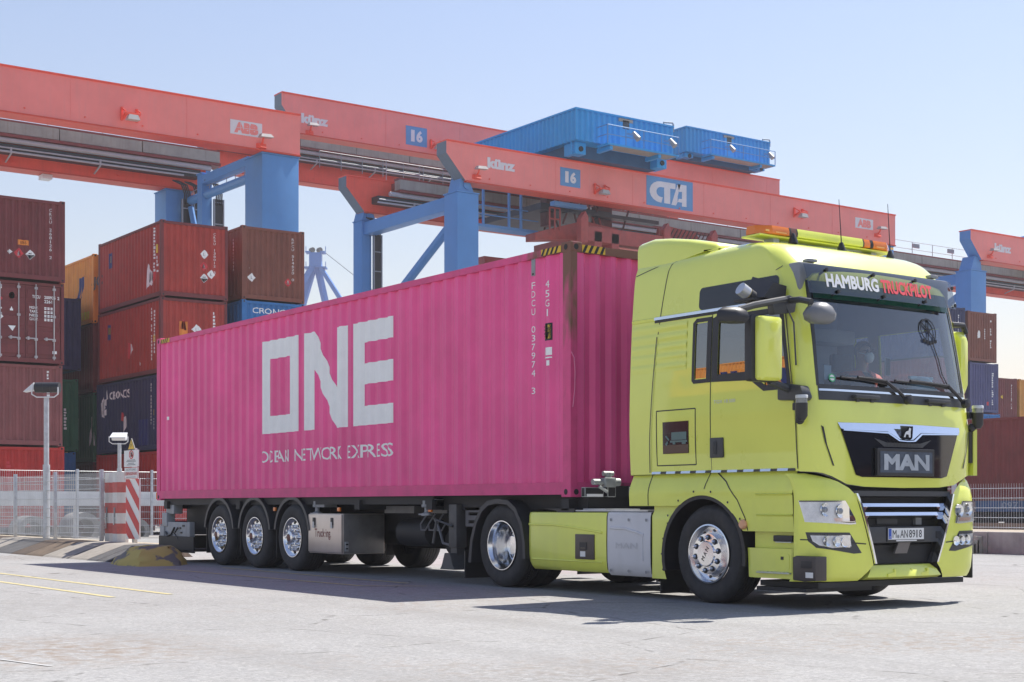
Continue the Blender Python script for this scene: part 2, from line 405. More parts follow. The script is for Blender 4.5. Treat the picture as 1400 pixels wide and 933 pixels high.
# white crash barrier and grey cable drums behind the left fence
g = MB()
g.prism([(-31.0, .85), (-30.93, .95), (-31.0, 1.05), (-30.93, 1.15), (-31.0, 1.25), (-31.06, 1.25), (-31.06, .85)], 'y', -5, 14) if False else None
g.box(-31.1, -30.95, -5, 14, .98, 1.42, 0, .02)
for y in range(-4, 14, 3): g.box(-31.25, -31.1, y, y+.12, 0, 1.35)
tag(g.obj('guard_rail', M('white_barrier', (.62, .63, .63), .6, var=.12, vs=3)), 'long white guard rail behind the left wire fence', 'guard rail')
DR = M('grey_concrete_ring', (.24, .24, .24), .85, var=.25, vs=3)
for i, (y, r) in enumerate(((-2.2, .42), (-.9, .45), (.3, .5), (4.0, .45), (5.6, .5), (7.3, .4))):
    g = MB(); g.lathe([(r*.6, -32.9), (r, -32.9), (r, -31.9), (r*.6, -31.9), (r*.6, -32.9)], (0, y, r-.22), 'x', 20)
    tag(g.obj('concrete_ring', DR), ['low grey concrete ring leftmost behind the white guard rail', 'grey concrete ring second from the left behind the guard rail', 'largest grey concrete ring just left of the red and white bollards', 'grey concrete ring hidden partly by the bollards', 'grey concrete ring right of the warning board', 'small grey concrete ring nearest the trailer tail'][i], 'concrete ring', 'concrete rings behind the guard rail')

# ---------------------------------------------------------------- bollards, signs, floodlights
BR = M('bollard_red', (.52, .10, .085), .6, var=.15, vs=8, streak=.2, scol=(.3, .25, .22)); BW = M('bollard_white', (.68, .67, .64), .6, var=.08, vs=8, streak=.25, scol=(.35, .3, .26))
def bollard(x, y, label, lock):
    t = thing('bollard', label, 'bollard', (x, y, .2), 'red and white steel bollards at the fence end')
    g = MB(); n = 7; z0 = .22; h = 1.44/n
    oct_ = [(x+.245*a, y+.16*b) for a, b in ((-1, -.2), (-.5, -1), (.5, -1), (1, -.2), (1, .2), (.5, 1), (-.5, 1), (-1, .2))]
    for i in range(n):
        g.prism(oct_, 'z', z0+i*h, z0+(i+1)*h-.0005, 0 if i % 2 else 1)
    g.obj('post', [BR, BW], t, smooth=20)
    g = MB(); g.box(x-.03, x+.03, y-.175, y-.151, .75, .95, 0, .008); g.box(x-.025, x+.025, y-.185, y-.176, .6 if lock else .52, .74, 1, .005)
    g.obj('latch', [GREY, BW], t)
bollard(-16.12, .68, 'left one of the two red and white steel bollards, next to the fence post', False)
bollard(-15.52, .62, 'right one of the two red and white steel bollards, touching the warning board', True)
t = thing('warning_board', 'upright board with diagonal red and white stripes beside the bollards', 'warning board', (-14.5, .5, .2))
g = MB(); x0, x1, z0, z1 = -14.80, -14.11, .34, 1.5; Y = .42
g.box(x0, x1, Y, Y+.03, z0, z1, 0)
for k in range(-2, 4):
    a = z0+.12+k*.47; pts = [(x0, a+.0), (x1, a-.52), (x1, a-.28), (x0, a+.24)]
    def clip(P, zc, keep_above):
        out = []
        for i in range(len(P)):
            p, q = P[i], P[(i+1) % len(P)]; ip = (p[1] >= zc) == keep_above; iq = (q[1] >= zc) == keep_above
            if ip: out.append(p)
            if ip != iq: s_ = (zc-p[1])/(q[1]-p[1]); out.append((p[0]+s_*(q[0]-p[0]), zc))
        return out
    pts = clip(clip(pts, z0+.001, True), z1-.001, False)
    if len(pts) > 2: g.flat([pts], lambda u, v: (u, Y-.003, v), 1)
g.obj('panel', [WHITE, RED], t, smooth=0)
g = MB(); g.box(-14.60, -14.50, .46, .54, .2, 2.1, 0, .01); g.obj('post', STEEL, t)
t = thing('access_sign', 'white no entry hand sign with yellow triangle above the striped board', 'sign', (-14.55, .42, 1.5))
g = MB(); Y = .40
g.box(-14.92, -14.17, Y, Y+.015, 1.79, 2.07+.16, 0); 
g.lathe([(.115, 0), (.115, -.004), (.088, -.004), (.088, 0)], (-14.53, Y-.001, 2.11), 'y', 28, 1)
g.flat([[(-14.62, 2.19), (-14.605, 2.205), (-14.44, 2.03), (-14.455, 2.015)]], lambda u, v: (u, Y-.006, v), 1)
for k, (a, b) in enumerate(((-.045, .03), (-.02, .06), (.005, .065), (.03, .055))): g.flat([rect(-14.53+a, -14.53+a+.02, 2.08, 2.11+b)], lambda u, v: (u, Y-.003, v), 2)
g.flat([rect(-14.575, -14.475, 2.05, 2.1), [(-14.48, 2.06), (-14.44, 2.10), (-14.455, 2.115), (-14.49, 2.09)]], lambda u, v: (u, Y-.003, v), 2)
for z, w in ((1.955, .42), (1.92, .5), (1.87, .3), (1.83, .44)): g.flat([rect(-14.54-w/2, -14.54+w/2, z, z+.022)], lambda u, v: (u, Y-.003, v), 3)

for v in g.bm.verts: v.co.x += .07

for v in g.bm.verts: v.co.z = 1.74+(v.co.z-1.79)*.727
g.obj('prohibition_panel', [WHITE, RED, BLACK, GREY], t, smooth=0)
g = MB(); g.box(-14.9, -14.19, Y, Y+.015, 1.52, 1.775, 0)
g.flat(text_polys('ACHTUNG', .05, .5, x=-14.8, y=1.70), lambda u, v: (u, Y-.003, v), 3)
g.flat(text_polys('LEBENSGEFAHR', .07, .62, .02, x=-14.86, y=1.60), lambda u, v: (u, Y-.003, v), 1)
g.flat([rect(-14.8, -14.3, 1.55, 1.565)], lambda u, v: (u, Y-.003, v), 3)
for q in ((-14.9, -14.19, 1.52, 1.528), (-14.9, -14.19, 1.767, 1.775), (-14.9, -14.892, 1.528, 1.767), (-14.198, -14.19, 1.528, 1.767)): g.flat([rect(*q)], lambda u, v: (u, Y-.004, v), 1)

for v in g.bm.verts: v.co.x += .07

for v in g.bm.verts: v.co.z = 1.505+(v.co.z-1.52)*.87
g.obj('text_panel', [WHITE, RED, BLACK, GREY], t, smooth=0)
g = MB(); g.prism([(-14.8, 2.245), (-14.27, 2.245), (-14.535, 2.62)], 'y', Y-.002, Y+.013, 1)
g.prism([(-14.755, 2.268), (-14.315, 2.268), (-14.535, 2.575)], 'y', Y-.006, Y-.0025, 0)
g.flat([[(-14.53, 2.48), (-14.58, 2.40), (-14.545, 2.40), (-14.56, 2.30), (-14.49, 2.42), (-14.53, 2.42)]], lambda u, v: (u, Y-.009, v), 1)

for v in g.bm.verts: v.co.x += .07

for v in g.bm.verts: v.co.z = 2.066+(v.co.z-2.245)*.6; v.co.x = -14.46+(v.co.x+14.465)*.72
g.obj('warning_triangle', [YELLOW, BLACK], t, smooth=0)
LAMPW = M('lamp_white', (.7, .71, .72), .35, var=.06)
def floodlight(x, y, h, s, label, dark):
    def turn(g):
        M_ = Matrix.Translation((x, y, 0)) @ Matrix.Rotation(R(52), 4, 'Z') @ Matrix.Translation((-x, -y, 0))
        for v in g.bm.verts: v.co = M_ @ v.co
    t = thing('floodlight', label, 'floodlight', (x, y, 0), 'yard floodlights by the left fence')
    g = MB(); g.tube([(x, y, .2), (x, y, 1.9)], .12*s, 12); g.tube([(x, y, 1.9), (x, y, h)], .088*s, 12); g.box(x-.13, x+.13, y-.13, y+.13, .2, .24); g.obj('pole', STEEL, t)
    g = MB(); a = .43*s
    g.tube([(x-a, y-.2*s, h+.30*s), (x-a, y-.2*s, h+.06*s), (x-a*.7, y-.1*s, h-.02), (x+a*.7, y-.1*s, h-.02), (x+a*1.08, y-.2*s, h+.06*s), (x+a*1.08, y-.2*s, h+.30*s)], .022*s, 8); turn(g); g.obj('bracket', LAMPW, t)
    g = MB()
    if dark:
        g.tube([(x-.37*s, y, h+.30*s), (x-.32*s, y, h+.30*s), (x+.40*s, y, h+.30*s), (x+.45*s, y, h+.30*s)], .175*s, 18)
        for q in (-.1, .15): g.tube([(x+q*s, y, h+.30*s), (x+(q+.02)*s, y, h+.30*s)], .185*s, 18)
    else:
        g.prism([(-.14*s, .12*s), (.05*s, .12*s), (.17*s, .24*s), (.17*s, .42*s), (-.02*s, .46*s), (-.22*s, .30*s)], 'x', x-.33*s, x+.33*s, 0, .015)
        for v in g.bm.verts: v.co.y += y; v.co.z += h
    turn(g); g.obj('lamp_housing', BLACK if dark else LAMPW, t)
    g = MB()
    if dark: g.solid([(x-.385*s, y-.16*s, h+.22*s), (x-.72*s, y-.22*s, h+.14*s), (x-.72*s, y+.1*s, h+.14*s), (x-.385*s, y+.12*s, h+.2*s), (x-.385*s, y-.16*s, h+.46*s), (x-.70*s, y-.22*s, h+.17*s), (x-.70*s, y+.1*s, h+.17*s), (x-.385*s, y+.12*s, h+.46*s)])
    else: g.solid([(x-.38*s, y-.30*s, h+.24*s), (x+.38*s, y-.30*s, h+.24*s), (x+.36*s, y+.1*s, h+.47*s), (x-.36*s, y+.1*s, h+.47*s), (x-.38*s, y-.30*s, h+.27*s), (x+.38*s, y-.30*s, h+.27*s), (x+.36*s, y+.1*s, h+.5*s), (x-.36*s, y+.1*s, h+.5*s)])
    turn(g); g.obj('visor', LAMPW, t)
floodlight(-19.77, .47, 3.42, .66, 'tall grey lamp post with black cylindrical floodlight and white shade', True)
floodlight(-22.04, 3.0, 2.52, .52, 'short lamp post with white floodlight head behind the bollards', False)
# ---------------------------------------------------------------- shipping containers
def corr(a, b, pitch, dep, flat0=.08):
    """breakpoints (u, depth) of a trapezoid corrugation between a and b"""
    n = max(1, round((b-a-flat0*2)/pitch)); p = (b-a-flat0*2)/n; out = [(a, 0), (a+flat0, 0)]
    for i in range(n):
        s = a+flat0+i*p
        out += [(s+p*.13, 0), (s+p*.37, dep), (s+p*.63, dep), (s+p*.87, 0)]
    out += [(b-flat0, 0), (b, 0)]
    return [out[0]]+[q for p_, q in zip(out, out[1:]) if q[0] > p_[0]+1e-4]
MARKW = M('stencil_white', (.90, .90, .87), .6, var=.035, vs=6); MARKB = M('mark_black', (.02, .02, .022), .6); MARKR = M('placard_red', (.62, .05, .06), .5, var=.15)
MARKO = M('placard_orange', (.8, .26, .04), .5); MARKY = M('placard_yellow', (.8, .55, .05), .5); MARKN = M('mark_navy', (.02, .03, .16), .5)
MARKS = [MARKW, MARKB, MARKR, MARKO, MARKY, MARKN]
WOOD = M('floor_underside', (.10, .07, .05), .9)
LOCKM = M('lock_rod_steel', (.45, .42, .42), .5, metal=.3, var=.2)
_cast = None
def casting_bm():
    g = MB(); g.box(0, .178, 0, .162, 0, .118, 0, .012)
    g.lathe([(.03, -.0015), (.034, -.0015), (.0, -.0015)], (.09, 0, .06), 'y', 12, 1)
    g.lathe([(.034, .1795), (.0, .1795)], (0, .08, .06), 'x', 12, 1)
    return g
def container(name, label, X, Y, Z, L, H, mat, frame_mat=None, group='stacked shipping containers', front='panel', side_marks=(), end_marks=(), Wd=2.438, faces='both', rust=None):
    t = thing(name, label, 'container', (X, Y, Z), group)
    fm = frame_mat or mat
    cs = corr(-L+.1, -.1, .278, .036); ce = corr(.09, Wd-.09, .245 if L > 8 else .21, .045)
    fs = lambda u: lerp(cs, u); fe = lambda u: lerp(ce, u)
    loc = lambda x, y, z: (X+x, Y+y, Z+z)
    for yy, sg in ((.018, 1), (Wd-.018, -1)):
        g = MB(); A = [loc(u, yy+sg*d, .15) for u, d in cs]; B = [loc(u, yy+sg*d, H-.1) for u, d in cs]
        g.loft([A, B], caps=False, closed=False); g.obj('side_panel', mat, t, smooth=0)
    ends = ((-.02, -1, 'front'), (-L+.02, 1, 'rear'))
    for xx, sg, wh in ends:
        if wh == 'front' and front == 'doors': continue
        g = MB(); A = [loc(xx+sg*d, u, .15) for u, d in ce]; B = [loc(xx+sg*d, u, H-.1) for u, d in ce]
        g.loft([A, B], caps=False, closed=False); g.obj('end_panel', mat, t, smooth=0)
    g = MB()
    for y0, y1 in ((.0, .06), (Wd-.06, Wd)):
        g.box(X-L+.1, X-.1, Y+y0+.004, Y+y1-.004, Z+.03, Z+.17); g.box(X-L+.1, X-.1, Y+y0+.004, Y+y1-.004, Z+H-.11, Z+H-.03)
    for x0, x1 in ((-L, -L+.06), (-.06, 0)):
        g.box(X+x0+.004, X+x1-.004, Y+.1, Y+Wd-.1, Z+.03, Z+.17); g.box(X+x0+.004, X+x1-.004, Y+.1, Y+Wd-.1, Z+H-.12, Z+H-.03)
    for x0, x1 in ((-L, -L+.15), (-.15, 0)):
        for y0, y1 in ((0, .1), (Wd-.1, Wd)): g.box(X+x0+.003, X+x1-.003, Y+y0+.003, Y+y1-.003, Z+.1, Z+H-.1)
    g.obj('frame', rust or fm, t, smooth=0)
    g = MB()
    cr = corr(-L+.1, -.1, .30, .02)
    g.loft([[loc(u, .05, H-.035-d) for u, d in cr], [loc(u, Wd-.05, H-.035-d) for u, d in cr]], caps=False, closed=False); g.obj('roof', mat, t, smooth=0)
    g = MB(); g.box(X-L+.06, X-.06, Y+.06, Y+Wd-.06, Z+.10, Z+.145); g.obj('floor', WOOD, t, smooth=0)
    me = None
    for ex in (0, 1):
        for ey in (0, 1):
            for ez in (0, 1):
                g = casting_bm()
                for v in g.bm.verts:
                    x, y, z = v.co
                    v.co = (X+(-L+.178-x if ex else -.178+x), Y+(Wd-y if ey else y), Z+(z if not ez else H-z))
                g.obj('corner_casting', [rust or fm, MARKB], t, smooth=0)
    if front == 'doors':
        for k in (0, 1):
            y0 = .1+k*(Wd-.2)/2; y1 = y0+(Wd-.2)/2-.012
            g = MB(); g.box(X-.06, X-.035, Y+y0, Y+y1, Z+.18, Z+H-.13)
            for zc in frange(.42, H-.4, 4): g.box(X-.0352, X-.012, Y+y0+.05, Y+y1-.05, Z+zc-.13, Z+zc+.17, 0, .012)
            d = g.obj('door', mat, t, smooth=0)
            for q in (.28, .80):
                yy = Y+y0+(y1-y0)*q; g = MB(); g.tube([(X+.02, yy, Z+.13), (X+.02, yy, Z+H-.09)], .02, 8)
                for zz in (.2, .75, 1.5, H-.22): g.box(X-.01, X+.045, yy-.05, yy+.05, Z+zz-.03, Z+zz+.04)
                g.obj('lock_rod', LOCKM, d)
                g = MB(); g.bar((X+.05, yy+.03, Z+.78), (X+.05, yy-.33, Z+.78), .02, .04); g.box(X+.0, X+.07, yy-.28, yy-.22, Z+.73, Z+.83); g.obj('door_handle', LOCKM, d)
    ms = lambda u, v: loc(u, .018+fs(u)-.003, v)
    fe_ = (lambda u: -.015) if front == 'doors' else fe
    mn = lambda u, v: loc(-.02-fe_(u)+.003, u, v)
    if front == 'doors': mn = lambda u, v: loc(-.009, u, v)
    for marks, fn, cuts, nm in ((side_marks, ms, [c[0] for c in cs], 'lettering'), (end_marks, mn, [c[0] for c in ce], 'lettering')):
        if marks:
            g = MB()
            for polys, m in marks: g.flat(polys, fn, m, ucut=cuts)
            g.obj('lettering', MARKS, t, smooth=0)
    return t
def diamond(x, y, s): return [(x-s, y), (x, y-s), (x+s, y), (x, y+s)]
def placard(x, y, kind, s=.16):
    o = [([diamond(x, y, s)], 2 if kind == 'red' else 0)]
    if kind == 'corrosive': o += [([[(x-s*.88, y-.01), (x, y-s*.9), (x+s*.88, y-.01)]], 1), ([rect(x-.05, x+.05, y+.02, y+.05)], 1)]
    elif kind == 'L': o += [(text_polys('L', .11, .06, x=x-.03, y=y-.055), 1)]
    elif kind == 'red': o += [([[(x-.05, y-.05), (x+.05, y-.05), (x+.02, y+.02), (x, y+.09), (x-.03, y+.02)]], 0), ([rect(x-.06, x+.06, y-.08, y-.065)], 0)]
    elif kind == 'half': o += [([[(x-s*.9, y), (x, y-s*.9), (x+s*.9, y)]], 2)]
    return o
def vtext(s_, x, top, h, w):
    """a column of characters, one under another"""
    P = []
    for i, c in enumerate(s_):
        if c != ' ': P += text_polys(c, h*.74, w*(.3 if c in '1I' else 1), x=x+(w*.35 if c in '1I' else 0), y=top-(i+1)*h)
    return P
def blur_column(x, z0, z1, w, seed):
    """a worn unreadable column of white stencil"""
    r = random.Random(seed); P = []; z = z1
    while z > z0:
        hh = r.uniform(.05, .1)
        if r.random() < .85: P.append(rect(x, x+w*r.uniform(.5, 1), z-hh, z))
        z -= hh+.035
    return P
def cpaint(name, col, streak=.35, rough=.55): return M(name, col, rough, var=.16, vs=1.6, streak=streak, scol=tuple(c*.45+.02 for c in col), spec=.35)
C_MAROON = cpaint('maroon_paint', (.19, .045, .045)); C_PURPLE = cpaint('faded_maroon_paint', (.26, .085, .082)); C_REDB = cpaint('oxide_red_paint', (.42, .055, .04))
C_BROWN = cpaint('brown_paint', (.22, .078, .052)); C_NAVY = cpaint('navy_paint', (.036, .042, .11)); C_BLUE = cpaint('blue_paint', (.04, .18, .44)); C_GREEN = cpaint('green_paint', (.03, .15, .075))
C_RED = cpaint('red_paint', (.50, .035, .028)); C_ORANGE = cpaint('orange_paint', (1.0, .36, .07)); C_DKRED = cpaint('dark_red_paint', (.13, .028, .026)); C_OCHRE = cpaint('ochre_paint', (.62, .29, .06)); C_SLATE = cpaint('slate_blue_paint', (.085, .09, .20))
L20 = 6.058; B0 = .28; h = 2.591; p_ = 2.606
# stack at the left frame edge
XA = -34.0; YA = 3.4
em = []
for i, k in enumerate(('half', 'corrosive', 'red', 'corrosive')): em += placard(.22+i*.36-.3, .72 if i else .9, k)
em = placard(.72, .80, 'corrosive')+placard(.36+.0, .82, 'red')+placard(.05+.03, .84, 'L', .08)+[([rect(.33, .68, 1.08, 1.24)], 3), (text_polys('886', .10, .2, x=.4, y=1.11), 1), (vtext('CRXU 268126 2', 1.95, 2.35, .125, .07), 0)]
em = [([[(x+.62, y) for x, y in P] for P in Q], m) for Q, m in em[:-1]]+[em[-1]]
container('shipping_container', 'top maroon container at the left frame edge with an orange plate and hazard diamonds', XA+.25, YA-.24, B0+3*p_, L20, h, C_MAROON, end_marks=em)
em = [(text_polys('TGCU', .10, .25, .02, x=1.42, y=2.06), 0), (text_polys('200925', .10, .36, .02, x=1.80, y=2.06), 0), (text_polys('2', .10, .06, .02, x=2.22, y=2.06), 0), (text_polys('2261', .10, .25, .02, x=1.80, y=1.93), 0)]
for i, s_ in enumerate(('MGW.', 'TARE.', 'NET.', 'CU.CAP.')):
    em += [(text_polys(s_, .085, .27, .02, x=1.33, y=1.72-i*.12), 0)]+[([rect(1.8+j*.1, 1.87+j*.1, 1.72-i*.12+.045*k, 1.755-i*.12+.045*k) for j in range(3) for k in range(2)], 0)]
em += [([[(.78+.09*math.cos(a/8*math.pi*2), 2.1+.11*math.sin(a/8*math.pi*2)) for a in range(16)]], 0), (text_polys('0', .14, .07, .02, x=.745, y=2.03), 2), ([[(.66, 1.15), (.8, .98), (.9, 1.15)]], 0), ([rect(.72, .82, 1.62, 1.68), [(.74, 1.68), (.8, 1.68), (.77, 1.76)]], 0),
       ([rect(.1, .35, 1.0, 1.28)], 0), ([rect(.1, .35, .28, .4)], 3), ([rect(2.06, 2.2, .33, .42)], 0)]
em += placard(.28, 2.32, 'L', .2)+placard(.32, 1.98, 'red', .18)+placard(.3, 1.68, 'corrosive', .18)+placard(.34, 1.42, 'L', .18)
container('shipping_container', 'maroon container at the left frame edge showing its doors with four lock rods', XA+.1, YA-.22, B0+2*p_, L20, h, C_MAROON, front='doors', end_marks=em)
container('shipping_container', 'faded maroon container behind the head of the tall lamp post', XA, YA-.24, B0+p_, L20, h, C_PURPLE, end_marks=[(blur_column(1.95, 1.5, 2.4, .09, 3), 0)])
container('shipping_container', 'bright red container at the bottom of the left edge stack behind the fence', XA, YA-.18, B0, L20, h, C_RED, end_marks=[(blur_column(.6, 1.5, 2.1, .2, 9), 2)])
# recessed row
XB = -41.3; YB = 6.3; hb = 2.70
container('shipping_container', 'dark navy container, topmost of the recessed row left of the orange container', XB, YB, B0+2*(hb+.015)+.3, L20, hb, C_NAVY, end_marks=[(blur_column(.5, .9, 2.4, .1, 5), 0)])
container('shipping_container', 'dark green container end in the recessed row, right of the lamp head', XB, YB-.1, B0+hb+.315-.3, L20, hb, C_GREEN, end_marks=[(vtext('CCLU 316041 3', .45, 2.45, .14, .09), 0), (blur_column(1.9, .8, 1.6, .12, 6), 0)])
container('shipping_container', 'blue container end at the bottom of the recessed row with a hazard striped top', XB, YB-.2, B0, L20, hb, C_BLUE, end_marks=[(blur_column(.5, 1.0, 2.4, .16, 8), 0)]+[([[(a, 2.60), (a+.1, 2.60), (a+.16, 2.69), (a+.06, 2.69)] for a in (.8, 1.0, 1.2, 1.4, 1.6, 1.8, 2.0)], 4)])
# main stack behind the pink container's tail
XC = -34.7; YC = 9.2
sm = [([rect(-5.0, -4.68, 1.55, 2.1)], 5), ([rect(-4.92, -4.76, 1.75, 2.0)], 4), ([[(-1.4, .35), (-1.25, 1.25), (-.75, .75)]], 0), ([[(-1.2, .62), (-.95, .45), (-.75, .75), (-1.0, .95)]], 0), ([[(-.8, .45), (-.55, .75), (-.6, .95), (-.95, .7)]], 2), (blur_column(-.72, .9, 2.4, .09, 21), 0), ([rect(-.5, -.38, 1.5, 1.8)], 4), (blur_column(-.45, .8, 1.4, .09, 22), 0)]
em = placard(1.58, 1.55, 'L')+placard(1.56, 1.14, 'red')+placard(1.83, .88, 'L')+placard(1.57, .73, 'corrosive')+[(vtext('CRSU 138012 5', 1.93, 2.35, .11, .07), 0)]
container('shipping_container', 'topmost oxide red container of the main stack with a torn white placard', XC, YC, B0+3*p_, L20, h, C_REDB, frame_mat=C_MAROON, side_marks=sm, end_marks=em)
sm = [([rect(-5.1, -4.75, 1.55, 2.1)], 5), ([rect(-5.0, -4.85, 1.75, 2.0)], 4), ([[(-3.15, .75), (-2.95, .7), (-2.85, 1.25), (-3.1, 1.3)]], 2), ([[(-2.8, .8), (-2.65, 1.0), (-2.7, 1.2), (-2.85, 1.25)]], 0), ([[(-1.95, .45), (-1.88, .37), (-1.85, .45), (-1.92, .53)]], 0), (blur_column(-.95, .5, 2.3, .08, 24), 0), ([rect(-.7, -.6, 1.1, 1.35)], 4), (blur_column(-.68, .8, 2.3, .08, 25), 0)]
em = [([rect(.7, .98, 1.3, 1.8)], 3), ([[(.72, 1.55), (.95, 1.5), (.9, 1.8), (.8, 1.86)]], 2)]+placard(1.32, 1.55, 'L', .19)+[(blur_column(1.93, .9, 2.2, .08, 26), 0)]
container('shipping_container', 'second oxide red container of the main stack with a round red and white sticker', XC-.05, YC, B0+2*p_, L20, h, C_REDB, frame_mat=C_MAROON, side_marks=sm, end_marks=em)
rose = []
rr = random.Random(4)
for k in range(7):
    a = k*.9; cx, cy = -5.35+.22*math.cos(a)*(k > 0), 1.7+.24*math.sin(a)*(k > 0); rose.append([(cx+rr.uniform(.1, .2)*math.cos(q), cy+rr.uniform(.1, .2)*math.sin(q)) for q in (0, .9, 1.8, 2.7, 3.6, 4.5, 5.4)])
rose += [[(-5.15, 1.95), (-4.95, 2.0), (-5.0, 2.35), (-5.1, 2.2)], [(-5.75, 1.45), (-5.5, 1.5), (-5.6, 1.65)]]
sm = [(rose, 0), (text_polys('CRONOS', .30, 1.95, .02, x=-4.75, y=1.95), 0), ([[(-3.6, 1.15), (-3.35, 1.1), (-3.3, 1.35), (-3.55, 1.45)]], 2), ([[(-3.35, .7), (-3.1, 1.0), (-3.2, 1.3), (-3.35, 1.25)]], 0), ([rect(-2.0, -1.0, .2, 1.1)], 5), (blur_column(-.8, .9, 2.3, .08, 27), 0), ([rect(-.62, -.5, 1.2, 1.4)], 4), (blur_column(-.62, .7, 1.1, .1, 28), 0)]
container('shipping_container', 'navy container with a white flower emblem and white lettering in the main stack', XC-.1, YC-.03, B0+p_, L20, h, C_NAVY, side_marks=sm)
container('shipping_container', 'red container at the foot of the main stack behind the warning board', XC-.12, YC-.03, B0, L20, h, C_RED, side_marks=[(blur_column(-1.1, .8, 1.8, .09, 31), 0), (blur_column(-.75, .8, 1.8, .09, 32), 0)])
sm = [(text_polys('JC', .75, .85, .05, x=-5.35+3.9-2.7, y=1.5), 5), (text_polys('-JOL', .5, 1.3, .04, x=-5.35+2.5+.0, y=1.5), 5), ([rect(-3.9, -3.0, .5, .9)], 3)]
sm = [([[(-5.05, .95), (-4.75, .95), (-4.55, 1.85), (-4.8, 1.85)], [(-4.68, 1.05), (-4.45, 1.25), (-4.2, 1.9), (-4.5, 1.85)]], 5), ([rect(-5.3, -4.9, .95, 1.1)], 5), (text_polys('-JC', .5, 1.25, .04, x=-3.5, y=1.2), 1), ([rect(-4.6, -4.4, .2, .5), rect(-4.25, -4.05, .2, .5), rect(-3.9, -3.7, .2, .5)], 4)]
XD = -41.35
container('shipping_container', 'orange container with dark blue lettering behind the main stack', XD, YC+.02, B0+3*p_-.25, 12.19, h, C_ORANGE, side_marks=[([[(x+3.2, y) for x, y in P] for P in Q], m) for Q, m in sm])
container('shipping_container', 'dark maroon container directly under the orange one', XD, YC+.02, B0+2*p_-.25, 12.19, h, C_MAROON)
container('shipping_container', 'green container with white letters under the dark maroon one behind the main stack', XD, YC+.02, B0+p_-.25, 12.19, h, C_GREEN, side_marks=[(text_polys('J', 1.1, .35, .02, x=-2.1, y=.6), 0), (text_polys('A', 1.1, .7, .02, x=-.55, y=.6), 0)])
container('shipping_container', 'dark red container at the bottom behind the main stack', XD, YC+.02, B0-.25, 12.19, h, C_DKRED)
# brown stack
YE = 12.22
em = [([rect(.22, .62, 1.1, 1.9)], 1) if False else ([rect(.3, .31, 1.1, 1.12)], 0)]+placard(.38, .78, 'L')+placard(1.8, .72, 'red', .15)+[(vtext('RFCU 514620 0', 1.96, 2.35, .12, .07), 0)]
container('shipping_container', 'brown container topping the stack below the thick blue crane column', XC-.1, YE, B0+3*p_+.15, L20, h, C_BROWN, end_marks=em, side_marks=[(blur_column(-.8, 1.0, 2.2, .08, 41), 0)])
container('shipping_container', 'blue container with white lettering under the brown one, partly behind the pink roof edge', XC-.1, YE, B0+2*p_+.15, L20, h, C_BLUE, end_marks=[(text_polys('CRONOS', .2, 1.5, .01, x=.42, y=2.14), 0)])
container('shipping_container', 'dark red container low in the brown stack, behind the pink container', XC-.1, YE, B0+p_+.15, L20, h, C_DKRED)
container('shipping_container', 'maroon container at the foot of the brown stack, behind the pink container', XC-.1, YE, B0+.15, L20, h, C_MAROON)
# right-hand stacks seen past the cab
YR = 56.0; h2 = 2.70; q_ = 2.745; ZR = .55
container('shipping_container', 'brown container with a white mark topping the stack right of the windscreen', -37.9, YR, ZR+3*q_, L20, h2, C_BROWN, end_marks=[([[(.8, 1.4), (.95, 1.7), (1.1, 1.55), (1.02, 1.3), (.85, 1.25)]], 0), (blur_column(1.4, 1.3, 1.8, .1, 51), 0), (blur_column(1.95, .8, 2.3, .08, 52), 0)])
container('shipping_container', 'slate blue container under the brown one right of the windscreen', -37.9, YR+.15, ZR+2*q_, L20, h2, C_SLATE, end_marks=[(blur_column(1.95, .5, 2.3, .1, 53), 0), ([rect(1.5, 1.62, .4, .6)], 2)])
container('shipping_container', 'blue container third from the top in the stack right of the windscreen', -37.9, YR+.3, ZR+q_, L20, h2, C_BLUE)
container('shipping_container', 'dark red container at the foot of the stack right of the windscreen', -37.9, YR+.3, ZR, L20, h2, C_DKRED)
for i, (m, lb) in enumerate(((C_DKRED, 'dark red container at the foot of the navy column beside the windscreen'), (C_NAVY, 'navy container second from the ground beside the windscreen'), (C_MAROON, 'maroon container third from the ground beside the windscreen'), (C_NAVY, 'navy container end just left of the brown top container, beside the windscreen'))):
    container('shipping_container', lb, -37.85, 53.25, ZR+i*q_+.1, L20, h2, m, end_marks=[(blur_column(1.9, .6, 2.3, .1, 60+i), 0)] if i == 3 else ())
for j, (yy, cols) in enumerate(((67.0, (C_DKRED, C_MAROON, C_MAROON)), (69.7, (C_BROWN, C_DKRED, C_OCHRE)))):
    for i, m in enumerate(cols):
        lb = [['lowest dark red container of the far column at the right edge', 'maroon container half hidden above the long wagon container at the right edge', 'maroon container with a small yellow diamond, right of the slate blue one'],
              ['lowest brown container in the outermost far column', 'dark red container second in the outermost far column', 'ochre container cut by the right frame edge']][j][i]
        container('shipping_container', lb, -44.6, yy, ZR+.2+i*q_, L20, h2, m, end_marks=[([diamond(1.0, 1.5, .12)], 4), (blur_column(1.9, .8, 2.3, .1, 70+i), 0)] if j == 0 and i == 2 else ())
